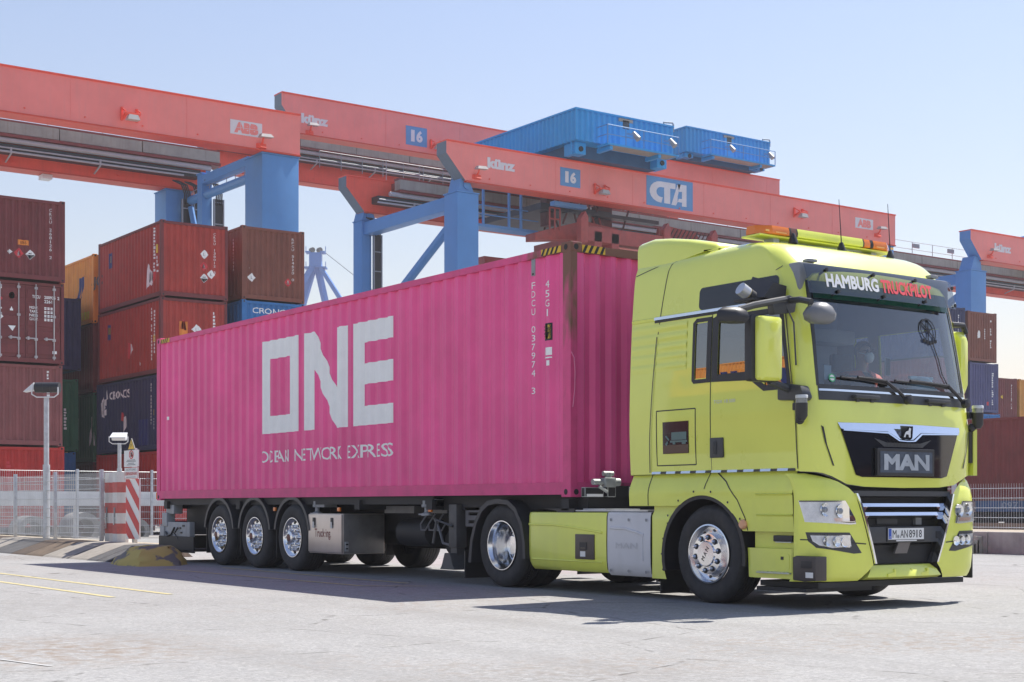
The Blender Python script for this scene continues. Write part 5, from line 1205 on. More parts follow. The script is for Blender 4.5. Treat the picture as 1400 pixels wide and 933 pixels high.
frame_ring(g, [(2.315, 2.22), (2.87, 2.20), (3.05, 2.085), (xe(2.085)+.025, 2.085), (xe(2.2)+.03, 2.15), (xe(2.86)+.02, 2.875), (2.36, 2.875), (2.315, 2.86)], [(2.405, 2.285), (2.87, 2.27), (3.07, 2.14), (xe(2.14)-.03, 2.14), (xe(2.2)-.02, 2.18), (xe(2.84)-.03, 2.825), (2.44, 2.825), (2.405, 2.80)], .009)
g.flat([[(2.40, 2.27), (2.86, 2.27), (2.86, 2.29), (2.40, 2.29)], [(2.86, 2.15), (3.07, 2.13), (2.86, 2.28)]], smap(.004), 0)
g.obj('window_frame', BLACK, door, smooth=0)
g = MB(); g.flat([[(2.40, 2.27), (2.87, 2.26), (3.06, 2.13), (xe(2.13), 2.13), (xe(2.83), 2.83), (2.40, 2.83)]], smap(-.004), 0, vcut=(2.4, 2.6)); g.obj('door_window', SIDEG, door, 40)
g = MB()
frame_ring(g, [(2.02, 2.25), (2.05, 2.22), (2.298, 2.22), (2.298, 2.88), (2.07, 2.88), (2.02, 2.84)], [(2.06, 2.27), (2.07, 2.26), (2.235, 2.26), (2.235, 2.84), (2.08, 2.84), (2.06, 2.82)], .006)
g.obj('quarter_window_frame', BLACK, K, smooth=0)
g = MB(); g.flat([rect(2.055, 2.27, 2.255, 2.845)], smap(-.004), 0, vcut=(2.4, 2.6)); g.obj('quarter_window', SIDEG, K, 40)
g = MB(); g.flat([[(2.10, 2.29), (2.40, 2.29), (2.40, 2.83), (2.10, 2.83)], [(2.40, 2.13), (3.3, 2.13), (3.3, 2.27), (2.4, 2.27)], rect(2.4, 3.2, 2.27, 2.83)], smap(-.004, True), 0, vcut=(2.4, 2.6)); g.obj('far_side_window', GLASS('clear_side_glass', (.9, .95, .95), .9), K, 40)
def rr_(x0, x1, z0, z1, r, sk=0):
    P = []
    for cx, cz, a in ((x1-r, z0+r, -90), (x1-r, z1-r, 0), (x0+r, z1-r, 90), (x0+r, z0+r, 180)): P += arc(cx, cz, r, a, a+90, 5)
    return [(x, z+sk*(x-x0)) for x, z in P]
g = MB(); g.flat([rr_(2.09, 3.205, 2.965, 3.19, .05)], smap(.004), 0, vcut=frange(2.97, 3.2, 6)); g.obj('upper_side_window', M('tinted_side_pane', (.012, .014, .02), .12, var=.1, coat=.3), K, 40)
g = MB(); g.flat([rect(1.58, 1.98, 1.52, 1.85)], smap(.004), 0); g.flat([rect(1.585, 1.975, 1.525, 1.61)], smap(.005), 1)
pic = [rect(1.72, 1.95, 1.66, 1.74), rect(1.70, 1.96, 1.635, 1.655), rect(1.74, 1.78, 1.615, 1.635), rect(1.88, 1.94, 1.615, 1.635), [(1.62, 1.62), (1.645, 1.60), (1.67, 1.64), (1.655, 1.65)], [(1.62, 1.70), (1.64, 1.71), (1.69, 1.665), (1.675, 1.655)]]
g.flat(pic, smap(.006), 2); g.obj('locker_window', [GLOSSB, M('brown_band', (.10, .05, .03), .4), M('etched_green', (.10, .17, .16), .4)], K, smooth=0)
# chrome strips
g = MB()
for z, x0, x1 in ((2.945, 1.42, 3.23),):
    g.loft([[(x, Y0-hw(z)-o, z+dz) for dz, o in ((-.022, 0), (-.018, .021), (.012, .018), (.02, 0))] for x in (x0, x1)], 0); g.loft([[(x, Y0-hw(z)-o, z+dz-.034) for dz, o in ((-.012, 0), (-.01, .012), (.010, .012), (.012, 0))] for x in (x0, x1)], 1)
g.loft([[(x, Y0-hw(2.945)-o, 2.94+dz) for dz, o in ((-.02, 0), (-.016, .012), (.012, .014), (.02, 0))] for x in (1.05, 1.415)], 2)
g.obj('upper_trim_strip', [CHROME, BLACK, LIMEB], K)
g = MB()
for k in range(9):
    x = 1.40+k*.228
    g.loft([[(xx, Y0-hw(1.33)-o, 1.325+dz) for dz, o in ((-.014, 0), (-.012, .018), (.012, .011), (.014, 0))] for xx in (x, x+.14)], 0); g.loft([[(xx, Y0-hw(1.33)-o, 1.325+dz) for dz, o in ((-.014, 0), (-.01, .010), (.01, .010), (.014, 0))] for xx in (x+.142, x+.226)], 1)
g.obj('lower_trim_strip', [CHROME, TRIMG], K)
# windscreen, cowl, wipers
g = MB()
rows = [[(xf(z)-ft(t)-.008, Y0+t*hw(z), z) for t in [x for x in TS if abs(x) <= .881]] for z in (2.10, 2.3, 2.5, 2.7, 2.9, 3.03, 3.14)]
g.loft(rows, 0, caps=False, closed=False); wsc = g.obj('windscreen', WIND, K, 60)
g = MB()
YC_ = frange(.1, 2.35, 30)
def fpatch(g, polys, off, m=0): g.flat(polys, fmap(off), m, ucut=YC_, vcut=frange(1.2, 3.4, 44))
fpatch(g, [[(.15, 1.975), (2.29, 1.975), (2.285, 2.125), (.155, 2.125)]], .004)
for s_ in (-1, 1):
    fpatch(g, [[(Y0+s_*1.075, 2.11), (Y0+s_*1.05, 2.11), (Y0+s_*1.0, 3.13), (Y0+s_*1.03, 3.13)]], .003)
g.obj('cowl_panel', TRIMG, K, 40)
g = MB(); fpatch(g, [rect(.16, 2.28, 2.062, 2.082)], .008); g.obj('cowl_trim', CHROME, K, 40)
g = MB(); fpatch(g, [rect(.24, 2.2, 2.955, 3.125)], .004); g.obj('sunband', M('green_sunband', (.008, .045, .035), .12), K, 40)
for y0 in (.55, 1.60):
    g = MB(); f = fmap(.03); z = 2.02
    g.box(3.63, 3.72, y0, y0+.34, 2.0, 2.035, 0, .008); g.box(3.60, 3.68, y0+.05, y0+.09, 1.97, 2.005); g.box(3.60, 3.68, y0+.25, y0+.29, 1.97, 2.005); g.obj('wash_handle', TRIMG, K)
for yb, yt, ya, ye in ((1.27, 1.00, .42, 1.10), (2.19, 1.95, 1.16, 1.98)):
    g = MB(); f = fmap(.045); g.lathe([(0, .06), (.045, .05), (.05, 0)], f(yb, 2.015), 'x', 12); g.tube([f(yb, 2.015), f(yb-.10, 2.09), f(yt, 2.185)], .018, 6); g.tube([f(yt, 2.185), f(ya+.4, 2.20), f(ya+.2, 2.205)], .014, 6); f2 = fmap(.022)
    g.tube([f2(ye, 2.16), f2((ya+ye)/2, 2.185), f2(ya, 2.20)], .012, 6); g.obj('wiper', BLACK, K)
# front lower hood line, air slots, black emblem panel
g = MB(); fpatch(g, [[(.345, 1.755), (2.095, 1.755), (1.885, 1.275), (1.80, 1.255), (.64, 1.255), (.555, 1.275)]], .006); emp = g.obj('front_panel', GLOSSB, K, 40)
g = MB()
fpatch(g, [[(.335, 1.765), (Y0, 1.775), (Y0, 1.62), (1.12, 1.625), (.98, 1.695), (.40, 1.70), (.355, 1.71)], [(2.105, 1.765), (2.085, 1.71), (2.04, 1.70), (1.46, 1.695), (1.32, 1.625), (Y0, 1.62), (Y0, 1.775)]], .018); fpatch(g, [[(.38, 1.70), (.98, 1.69), (1.12, 1.615), (Y0, 1.61), (Y0, 1.60), (1.10, 1.605), (.97, 1.675), (.38, 1.69)], [(2.06, 1.70), (2.06, 1.69), (1.47, 1.675), (1.34, 1.605), (Y0, 1.60), (Y0, 1.61), (1.32, 1.615), (1.46, 1.69)]], .024)

for v in g.bm.verts: v.co.x += (1.69-v.co.z)*.30+.008
g.obj('chrome_wing', CHROME, emp, 40)
g = MB(); fpatch(g, [[(.80, 1.63), (.98, 1.59), (1.46, 1.59), (1.64, 1.63), (1.5, 1.55), (.94, 1.55)]], .010); 
for k in range(10): fpatch(g, [rect(.98+k*.048, .985+k*.048, 1.555, 1.60)], .012, 1)
g.obj('mesh_insert', [TRIMG, BLACK], emp, smooth=0)
g = MB(); fpatch(g, [[(1.125, 1.755), (1.315, 1.755), (1.30, 1.64), (1.28, 1.625), (1.16, 1.625), (1.14, 1.64)]], .028, 0)
lion = [[(1.165, 1.645), (1.19, 1.645), (1.20, 1.675), (1.235, 1.67), (1.24, 1.645), (1.265, 1.645), (1.265, 1.70), (1.275, 1.73), (1.25, 1.74), (1.235, 1.71), (1.20, 1.70), (1.185, 1.685)]]

for v in g.bm.verts: v.co.x += .022
fpatch(g, lion, .058, 1); g.obj('emblem', [GLOSSB, M('emblem_silver', (.75, .76, .78), .35)], emp, smooth=0)
g = MB(); g.box(3.725, 3.76, .80, 1.63, 1.27, 1.535, 0, .006); g.box(3.7605, 3.764, .835, 1.595, 1.30, 1.505, 1)
g.flat(text_polys('MAN', .155, .66, .05, x=.885, y=1.325), lambda u, v: (3.768, u, v), 2); g.obj('name_board', [BLACK, M('board_slate', (.07, .09, .12), .25, var=.4, vs=5), M('board_silver', (.42, .46, .50), .3, var=.2, vs=6)], emp, smooth=0)
for s_ in (-1, 1):
    g = MB(); yy = lambda v: Y0+s_*v
    fpatch(g, [[(yy(1.05), 1.72), (yy(1.075), 1.735), (yy(1.04), 1.58), (yy(.955), 1.36), (yy(.935), 1.355), (yy(1.015), 1.55)]], .006); g.obj('air_slot', BLACK, K, smooth=0)
# corner deflector fins (stand proud of the corner, visible on the far side)
for s_ in (-1, 1):
    g = MB(); yy = lambda v: Y0+s_*v
    if s_ > 0:
        g.loft([[(3.46, yy(1.23), z), (3.60, yy(1.235), z), (3.66, yy(1.20), z), (3.63, yy(1.18), z), (3.5, yy(1.2), z)] for z in (1.29, 1.45, 1.76)], 0)
        g.box(3.50, 3.62, yy(1.13), yy(1.20), 1.42, 1.74, 1)
        g.obj('air_deflector', [LIME, BLACK], K)
# lower side panels
AX, AZ, AR = 2.185, .475, .612
def zarch(x, r=AR): d = r*r-(x-AX)**2; return AZ+math.sqrt(d) if d > 0 else -1
yprof = lambda z: lerp([(.28, .02), (.7, .004), (1.08, -.018), (1.13, -.018), (1.20, .002), (1.315, .055)], z)
g = MB()
xs_ = [1.05, 1.36, 1.37, 1.6, 1.82]+frange(1.86, 2.84, 26)+[2.88, 3.0, 3.2, 3.44]
def zb(x): return max(zarch(x), .98 if x < 2.24 else .735)
cols = []
for x in xs_:
    b = zb(x); zz = [b+(1.315-b)*k/8 for k in range(9)]; cols.append([(x, yprof(z), z) for z in zz])
g.loft(cols, 0, caps=False, closed=False)
for P in ([(1.36, .985), (1.365, 1.31)], [(2.22, 1.15), (2.25, 1.31)], [(2.36, 1.31), (2.52, 1.22), (2.70, 1.04), (2.80, .86), (2.83, .74)], [(1.05, 1.312), (1.4, 1.312)]):
    line(g, P, lambda x, z: (x, yprof(z)-.003, z), .012, 1)
for a in (35, 55, 78, 100, 122, 142): g.disc((AX+.66*math.cos(R(a)), yprof(AZ+.66*math.sin(R(a)))-.003, AZ+.66*math.sin(R(a))), .012, 'y', 8, 1)
for z_ in (1.10, .90): g.loft([[(x, yprof(z_+dz)-o, z_+dz) for dz, o in ((-.02, 0.), (-.004, e), (.004, 0.))] for x, e in ((2.95, 0.001), (3.2, .015), (3.44, .02))], 0, caps=False, closed=False)
rows = []
for z in frange(.22, .985, 14):
    xa = AX-math.sqrt(max(AR**2-(z-AZ)**2, .01)); rows.append([(1.385, .018, z), (1.42, .006, z), (xa, .006, z)] if z < .93 else [(1.385+.0, .05, z), (1.42, .04, z), (xa, .04, z)])
g.loft(rows, 0, caps=False, closed=False)
for z in (.32, .48, .64, .8): g.disc((AX-math.sqrt(AR**2-(z-AZ)**2)-.022, .003, z), .010, 'y', 8, 1)
g.obj('side_skirt', [LIMEB, BLACK], K, 40)
fender(K, AX, AZ, AR+.004, -8, 196, .004, .5, BLACK, th=.03, lip=.04, name='wheel_arch')
fender(K, AX, AZ, AR+.004, -8, 196, 1.95, 2.43, BLACK, th=.035, lip=0, name='wheel_arch')
g = MB(); g.box(1.44, 1.46, .08, .48, .06, .42); g.box(1.40, 1.44, .06, .12, .18, .30); g.obj('mud_flap', DARK, K, smooth=0)
g = MB(); g.lathe([(.05, .0), (.05, -.02), (.035, -.038), (0, -.042)], (2.775, .0, .80), 'y', 18); g.obj('indicator_lamp', M('indicator_peach', (.75, .38, .20), .25, coat=.5), K)
# entry step
g = MB()
g.loft([[(2.80+dx, y_, z) for dx, y_ in ((.09, .45), (.0+(.72-z)*.06, .02), (.12, -.012), (.62, -.012), (.66, .03))] for z in (.575, .5, .4, .31, .29)], 0, caps=False, closed=False)
g.face([(2.83, .02, .575), (3.46, .02, .575), (3.46, .2, .575), (2.88, .2, .575)], 0); g.box(2.86, 3.45, .07, .1, .5, .74, 0); g.face([(2.86, .0, .29), (3.45, .0, .29), (3.45, .5, .29), (2.86, .5, .29)], 0)
g.prism(rr_(3.22, 3.40, .37, .53, .03), 'y', -.016, -.013, 0); g.box(3.29, 3.325, -.02, -.0165, .47, .50, 2)
g.box(2.98, 3.42, -.04, .06, .335, .352, 1, .003)
for k in range(8): g.box(2.99+k*.053, 3.02+k*.053, -.035, .055, .3525, .356, 1)
g.obj('entry_step', [LIMEB, STEEL, BLACK], K, 30)
g = MB(); g.box(3.15, 3.40, .02, .14, .64, .70, 0, .01); g.box(3.17, 3.38, .03, .12, .632, .639, 1); g.obj('step_lamp', [BLACK, WHITE], K)
# fuel tank panel, grey panel
def skirt(x0, x1, z0, z1, name, mat, r=.12, dent=True):
    g = MB()
    pr = [(.30, z0), (.06, z0+.01), (.02, z0+.05), (.008, z0+.15), (.004, (z0+z1)/2), (.008, z1-.06), (.02, z1-.01), (.06, z1), (.30, z1)]
    xsn = [x0, x0+.015, x0+.05, x0+.12, (x0+x1)/2, x1-.004] if dent else [x0, (x0+x1)/2, x1-.004]
    rows = []
    for x in xsn:
        k = max(0, 1-(x-x0)/.12) if dent else 0
        rows.append([(x, y+.06*k*k, z+(.16*k*k*(1-(z-z0)/(z1-z0)))) for y, z in pr])
    g.loft(rows, 0, caps=False, closed=False); return g
g = skirt(-.88, .64, .235, .915, 'tank_panel', LIMEB)
g.loft([[(x, .006-o, z+dz) for dz, o in ((-.022, -.002), (-.014, .012), (.004, .012), (.008, -.002))] for x, z in ((-.80, .775), (-.3, .77), (.05, .745), (.56, .695))], 0)
g.loft([[(x, .006-o, z+dz) for dz, o in ((-.01, -.002), (-.004, .006), (.004, .006), (.01, -.002))] for x, z in ((-.75, .365), (.56, .36))], 0)
g.obj('tank_panel', [LIMEB], K, 40)
g = MB(); g.box(.09, .43, -.008, .02, .385, .665, 0, .008); g.box(.18, .31, -.014, -.008, .49, .575, 1); g.box(.20, .29, -.018, -.014, .50, .52, 0); g.box(.19, .28, -.012, -.008, .415, .475, 2); g.obj('filler_cover', [M('filler_brown', (.08, .065, .055), .4), BLACK, WHITE], K)
g = skirt(.652, 1.376, .215, .92, 'panel', LGREY, dent=False)
g.loft([[(x, .004-o, z+dz) for dz, o in ((-.02, -.002), (-.012, .010), (.006, .010), (.014, -.002))] for x, z in ((.70, .745), (.95, .74), (1.16, .70), (1.26, .675))], 0)
g.loft([[(x+dx, .004-o, z) for dx, o in ((-.014, -.002), (-.006, .009), (.006, .009), (.012, -.002))] for x, z in ((1.245, .67), (1.25, .40))], 0)
for x in (.72, 1.02, 1.31):
    for z in (.28, .83): g.disc((x, -.003, z), .017, 'y', 10, 1)
g.flat(text_polys('MAN', .065, .36, .0, x=.80, y=.52), lambda u, v: (u, -.0005, v), 2)
g.obj('grey_side_panel', [LGREY, GREY, M('pressed_shade', (.53, .53, .545), .5)], K, 40)
g = MB(); g.box(-.7, 1.35, .32, .85, .28, .88); g.box(-.7, 1.35, 1.65, 2.4, .28, .88); g.obj('fuel_tank', DARK, K)
g = MB(); g.prism([(-.9, .95), (-.55, .95), (-.3, .925), (-.18, .86), (-.02, .86), (.05, .925), (.05, .95)], 'y', .02, .5); g.box(.05, 1.3, .03, .6, .92, .935, 1); g.box(.1, .5, .1, .6, .936, .95, 1); g.obj('deck_plate', [BLACK, STEEL], K, smooth=0)
# chassis, fifth wheel
g = MB()
for y in (.80, 1.56): g.box(-2.35, 3.4, y, y+.09, .60, .86)
for x in (-2.3, -1.9, -.7, .4, 1.2): g.box(x, x+.12, .85, 1.6, .62, .84)
g.box(-1.9, -.6, .55, 1.9, .87, .925); g.box(2.0, 3.6, .5, 1.9, .5, 1.28); g.box(3.0, 3.45, .22, 2.22, .45, 1.2); g.box(1.15, 3.3, .72, 1.7, .95, 1.29)
g.obj('chassis_frame', DARK, K, smooth=0)
for x in (2.24, -1.38):
    g = MB(); g.tube([(x, .3, .5), (x, 2.14, .5)], .085, 12)
    if x < 0: g.ball((x, 1.22, .5), .27, 0, (1, .8, 1), 16)
    g.obj('axle', DARK, K)
wheel(K, 2.235, .035, .498, 1, 'front', w=.34, r=.498); wheel(K, 2.235, 2.405, .498, -1, 'front', w=.34, r=.498)
wheel(K, -1.40, .03, .505, 1, 'drive', w=.30); wheel(K, -1.40, 2.41, .505, -1, 'drive', w=.30)
wheel(K, -1.40, .37, .505, 1, 'drive', w=.30); wheel(K, -1.40, 2.07, .505, -1, 'drive', w=.30)
for y0, y1, lp in ((.0, .66, .09), (1.78, 2.44, .09)):
    o = MB(); a0 = arc(-1.42, .5, .60, 172, 18, 26)
    prf = [(-2.06, .27)]+[(x, max(z, .3)) for x, z in a0 if True]+[(-.83, .36)]
    prf = [(-2.07, .28), (-2.03, .55), (-1.93, .80), (-1.80, .96), (-1.66, 1.04), (-1.45, 1.065), (-1.22, 1.05), (-1.06, .96), (-.93, .78), (-.87, .55), (-.86, .36)]
    inn = [(-1.42+(x+1.42)*.91, .5+(z-.5)*.90 if z > .5 else z) for x, z in prf]
    o.loft([[(a[0], y0, a[1]), (a[0], y1, a[1]+(.0)), (b[0], y1, b[1]), (b[0], y0, b[1])] for a, b in zip(prf, [(x*1.0+(-.0), z-.02 if z > .9 else z) for x, z in [(-1.42+(p[0]+1.42)*.97, p[1]) for p in prf]])], 0)
    o.loft([[(a[0], y0-.012, a[1]), (a[0], y0+.015, a[1]), (b[0], y0+.015, b[1]), (b[0], y0-.012, b[1])] for a, b in zip(prf, inn)], 0)
    o.obj('mudguard', FEND, K, 50)
    g = MB(); g.box(-2.19, -2.17, y0+.01, y1-.02, .08, .42); g.obj('mud_flap', BLACK, K, smooth=0)
# bumper corners with lamps
XBm = [(.27, 3.70), (.33, 3.745), (.5, 3.765), (.85, 3.775), (1.05, 3.765), (1.15, 3.745), (1.24, 3.70), (1.29, 3.64)]
xb = lambda z: lerp(XBm, z); HB = 1.238
fb = lambda t: .05*t*t+.21*abs(t)**12
tin = lambda z: lerp([(.27, .50), (.42, .375), (1.09, .575), (1.15, .63), (1.21, .72), (1.25, .82), (1.285, .93)], z)
def bmap(off): return lambda y, z: (xb(z)-fb(max(-1, min(1, (y-Y0)/HB)))+off, y, z)
for s_ in (-1, 1):
    g = MB(); rows = []
    for z in (.27, .30, .36, .42, .5, .58, .7, .8, .9, 1.0, 1.05, 1.09, 1.12, 1.15, 1.18, 1.21, 1.235, 1.26, 1.285):
        t0 = tin(z); ts = [t0+(1-t0)*k for k in (0, .0001, .15, .35, .5, .62, .74, .83, .9, .94, .97, .985, .995, 1)]
        row = [(xb(z)-fb(t)-(.12 if i == 0 else 0), Y0+s_*t*HB, z) for i, t in enumerate(ts)]; xe_ = xb(z)-fb(1)
        row += [(xe_-.03, Y0+s_*(HB+.002), z), (min(3.46, xe_-.04), Y0+s_*(HB+.002), z)]
        rows.append(row)
    g.loft([r[1:] for r in rows], 0, caps=False, closed=False); g.loft([r[:2] for r in rows if r[0][2] < 1.12], 1, caps=False, closed=False)
    line(g, [(Y0+s_*HB*.47, .62), (Y0+s_*.8, .635), (Y0+s_*1.0, .66), (Y0+s_*1.23, .665)], bmap(.004), .011, 1, [Y0+s_*v for v in frange(.4, 1.24, 40)])
    cor = g.obj('bumper_corner', [LIMEB, BLACK], K, 40)
    yy = lambda v: Y0+s_*v
    def bp(g, P, off, m=0): g.flat([[(yy(a), b) for a, b in P]], bmap(off), m, ucut=[yy(v) for v in frange(.4, 1.24, 28)], vcut=frange(.4, 1.2, 20))
    g = MB(); H1 = [(1.235, 1.03), (.86, 1.03), (.745, .865), (.73, .81), (.80, .805), (1.21, .83)]
    bp(g, H1, .003, 0)
    for (a, b, r_) in ((1.075, .945, .066), (.915, .932, .068)):
        a -= .13*(s_ > 0); c = Vector(bmap(.006)(yy(a), b)); g.lathe([(r_, .004), (r_*.96, .012), (r_*.7, .004), (r_*.35, .001), (0, .0)], c, 'x', 20, 1); g.ball(c+Vector((.004, 0, 0)), r_*.42, 5, (.5, 1, 1), 10)
    bp(g, [(1.0, .865), (.80, .865), (.775, .83), (.98, .835)], .014, 3)
    bp(g, [(1.235, 1.03), (.86, 1.03), (.86, 1.018), (1.235, 1.018)], .012, 4); bp(g, [(.86, 1.03), (.745, .865), (.73, .81), (.742, .812), (.762, .87), (.868, 1.018)], .012, 4)
    hl = g.obj('headlight', [M('reflector_silver', (.80, .80, .80), .3, metal=.15, var=.15, vs=14), CHROME, GLOSSB, M('turn_peach', (.85, .55, .42), .3), TRIMG, M('projector_grey', (.25, .27, .30), .15, metal=.3)], cor, smooth=30)
    g = MB(); bp(g, H1, .016, 0); g.obj('lens', LENS, hl, 40)
    g = MB(); H2 = [(1.19, .715), (.80, .705), (.66, .545), (.74, .545), (1.13, .605), (1.17, .65)]
    bp(g, [(1.205, .735), (.80, .73), (.635, .535), (.74, .53), (1.14, .59), (1.19, .65)], .002, 2); bp(g, [(1.18, .705), (.80, .698), (.775, .60), (1.0, .588), (1.12, .612), (1.165, .65)], .005, 0)
    for a in (1.06, .96, .87):
        a -= .13*(s_ > 0); c = Vector(bmap(.006)(yy(a), .655-.06*(1.1-a))); g.lathe([(.05, .006), (.048, .012), (.03, .004), (0, .001)], c, 'x', 16, 1)
    fl = g.obj('fog_lamp', [M('fog_silver', (.74, .74, .75), .3, metal=.2, var=.2, vs=14), CHROME, TRIMG], cor, smooth=30)
    g = MB(); bp(g, [(1.19, .715), (.80, .705), (.80, .59), (1.13, .605), (1.17, .65)], .015, 0); g.obj('lens', LENS, fl, 40)
    g = MB(); sh = .0
    P = [(yy(v), z) for v, z in ((.0, 0),)]
    g.loft([[bmap(.0)(yy(tin(z)*HB-.004), z), bmap(.022)(yy(tin(z)*HB-.006), z), bmap(.022)(yy(tin(z)*HB-.03), z), bmap(-.05)(yy(tin(z)*HB-.034), z)] for z in (.43, .6, .8, 1.0, 1.10)], 0); g.obj('chrome_edge', CHROME, K, 40)
g = MB(); g.prism([(3.46, .285), (3.60, .275), (3.745, .285), (3.745, .51), (3.50, .515), (3.46, .50)], 'y', -.03, .12, 0, .008)
g.box(3.56, 3.70, -.036, -.03, .40, .47, 1, .003); g.box(3.62, 3.72, -.034, -.03, .31, .365, 2, .003); g.box(3.46, 3.47, -.03, .1, .29, .5); g.obj('sensor_block', [M('sensor_brown', (.06, .05, .048), .4), BLACK, WHITE], K)
g = MB(); g.box(3.45, 3.56, 2.462, 2.485, .24, .50, 0, .01); g.obj('sensor_block', DARK, K)
g = MB()
pr = [(3.60, .272), (3.735, .275), (3.80, .30), (3.79, .36), (3.74, .41), (3.60, .415)]
g.loft([[(x-.05*((y-Y0)/.5)**2, y+((z-.272)/.14)*k, z) for x, z in pr] for y, k in ((.66, .12), (.95, .04), (1.22, 0), (1.49, -.04), (1.78, -.12))], 0)
g.obj('bumper_lip', LIMEB, K, 40)
g = MB()
for y in (.98, 1.22, 1.46): g.prism([(y-.06, .30), (y+.05, .30), (y+.05, .37), (y+.03, .375), (y+.03, .345), (y-.06, .33)], 'x', 3.70, 3.788, 0)
g.obj('lip_recess', LIMEB, K, smooth=0)
g = MB(); g.box(2.9, 3.66, .1, 2.2, .21, .262); g.box(2.95, 3.6, .0, .9, .17, .208); g.obj('under_guard', DARK, K, smooth=0)
# grille
g = MB(); g.box(3.55, 3.58, .45, 1.99, .40, 1.28, 1); g.loft([[(3.58, y, z), (3.70, y, z), (3.70, y, z+.05), (3.58, y, z+.05)] for y, z in ((.5, 1.075), (1.94, 1.075))], 0)
for z, e in ((1.065, .55), ): g.prism([(3.60, z), (3.69, z+.02), (3.69, z+.06), (3.60, z+.05)], 'y', e, 2.44-e, 0)
for z, e in ((.985, .58), (.90, .60)): g.prism([(3.60, z-.045), (3.715, z-.012), (3.715, z+.005), (3.60, z+.005)], 'y', e, 2.44-e, 0)
g.box(3.60, 3.72, .62, 1.82, .625, .78, 0, .008); g.box(3.6, 3.64, .7, 1.74, .42, .60, 1); g.prism([(.72, .42), (.78, .42), (.66, .62), (.60, .62)], 'x', 3.58, 3.70, 0); g.prism([(1.66, .42), (1.72, .42), (1.84, .62), (1.78, .62)], 'x', 3.58, 3.70, 0)
g.box(3.585, 3.62, .95, 1.25, .80, .86, 0, .006); g.box(3.585, 3.63, 1.5, 1.6, .79, .87, 2, .006)
g.box(3.721, 3.724, .655, .74, .66, .73, 1); g.box(3.721, 3.724, 1.70, 1.78, .66, .73, 1)
gr = g.obj('grille', [TRIMG, DARK, GREY], K, 30)
for z, e in ((.985, .60), (.90, .62)):
    g = MB(); g.loft([[(3.715-.02*abs((y-Y0)/.6)**6, y, z-.016), (3.742-.02*abs((y-Y0)/.6)**6, y, z-.012), (3.728-.02*abs((y-Y0)/.6)**6, y, z+.02), (3.70, y, z+.022)] for y in frange(e, 2.44-e, 12)], 0)
    for y in (e+.05, 2.44-e-.05): g.prism([(y-.07, z-.012), (y+.07, z-.012), (y+.03, z-.05), (y-.03, z-.05)], 'x', 3.66, 3.712, 0)
    g.obj('grille_bar', CHROME, gr, 40)
g = MB(); g.box(3.7205, 3.73, .97, 1.52, .635, .775, 0, .004); g.box(3.7305, 3.733, .985, 1.505, .655, .765, 1); g.box(3.7335, 3.734, .99, 1.03, .66, .76, 2)
for s_, x, w in (('M', 1.045, .055), ('A', 1.155, .055), ('N', 1.215, .05), ('8', 1.285, .042), ('9', 1.333, .042), ('1', 1.392, .016), ('8', 1.43, .042)): g.flat(text_polys(s_, .075, w, .004, x=x, y=.672), lambda u, v: (3.7342, u, v), 0)
g.disc((3.7342, 1.125, .685), .018, 'x', 14, 3); g.flat(text_polys('D', .018, x=1.003, y=.668), lambda u, v: (3.7345, u, v), 1); g.box(3.7305, 3.732, 1.1, 1.4, .638, .65, 1)
g.obj('number_plate', [BLACK, WHITE, M('plate_blue', (.03, .10, .5), .4), GREY], gr, smooth=0)
g = MB(); g.prism([(1.10, .52), (1.28, .52), (1.33, .625), (1.16, .625)], 'x', 3.70, 3.712); g.obj('plate_flap', M('flap_taupe', (.17, .15, .135), .6), gr, smooth=0)
# visor with lettering
g = MB()
vy = frange(.115, 2.23, 30); vz = (2.985, 3.06, 3.14, 3.22, 3.27)
def vis(y, z):
    h_ = hw(min(z, 3.1))+.01; t = max(-1, min(1, (y-Y0)/h_)); lean = lerp([(2.9, 3.545), (3.2, 3.48), (3.27, 3.45)], z)
    return (lean-.06*t*t-.04*abs(t)**12+.07, y, z-.05*t*t*0)
g.loft([[vis(y, z) for y in vy] for z in vz], 0, caps=False, closed=False)
vs = g.obj('visor', VIS, K, 60)
g = MB()
for i in range(3):
    for z, dy in ((3.225, .36+i*.62), (3.02, .46+i*.62)):
        p = Vector(vis(dy, z)); g.lathe([(.02, .012), (.02, .02), (0, .024)], p, 'x', 12, 0); g.tube([p, p+Vector((-.10, .02, -.03))], .012, 6, 0)
for z in (3.2, 3.02): p = Vector(vis(2.2, z)); g.lathe([(.02, .012), (.02, .02), (0, .024)], p, 'x', 12, 0)
g.obj('visor_mount', BLACK, vs)
g = MB()
for body, a, w, m in (('HAMBURG', .33, .70, 0), ('TRUCKPILOT', 1.07, .77, 1)):
    g.flat(text_polys(body, .135, w, .04, x=a, y=3.055), lambda u, v: tuple(Vector(vis(u, v))+Vector((.006, 0, 0))), m, ucut=vy)
g.obj('visor_lettering', [M('letter_white', (.85, .85, .85), .4, var=.02), M('letter_red', (.90, .10, .12), .4, var=.02)], vs, smooth=0)
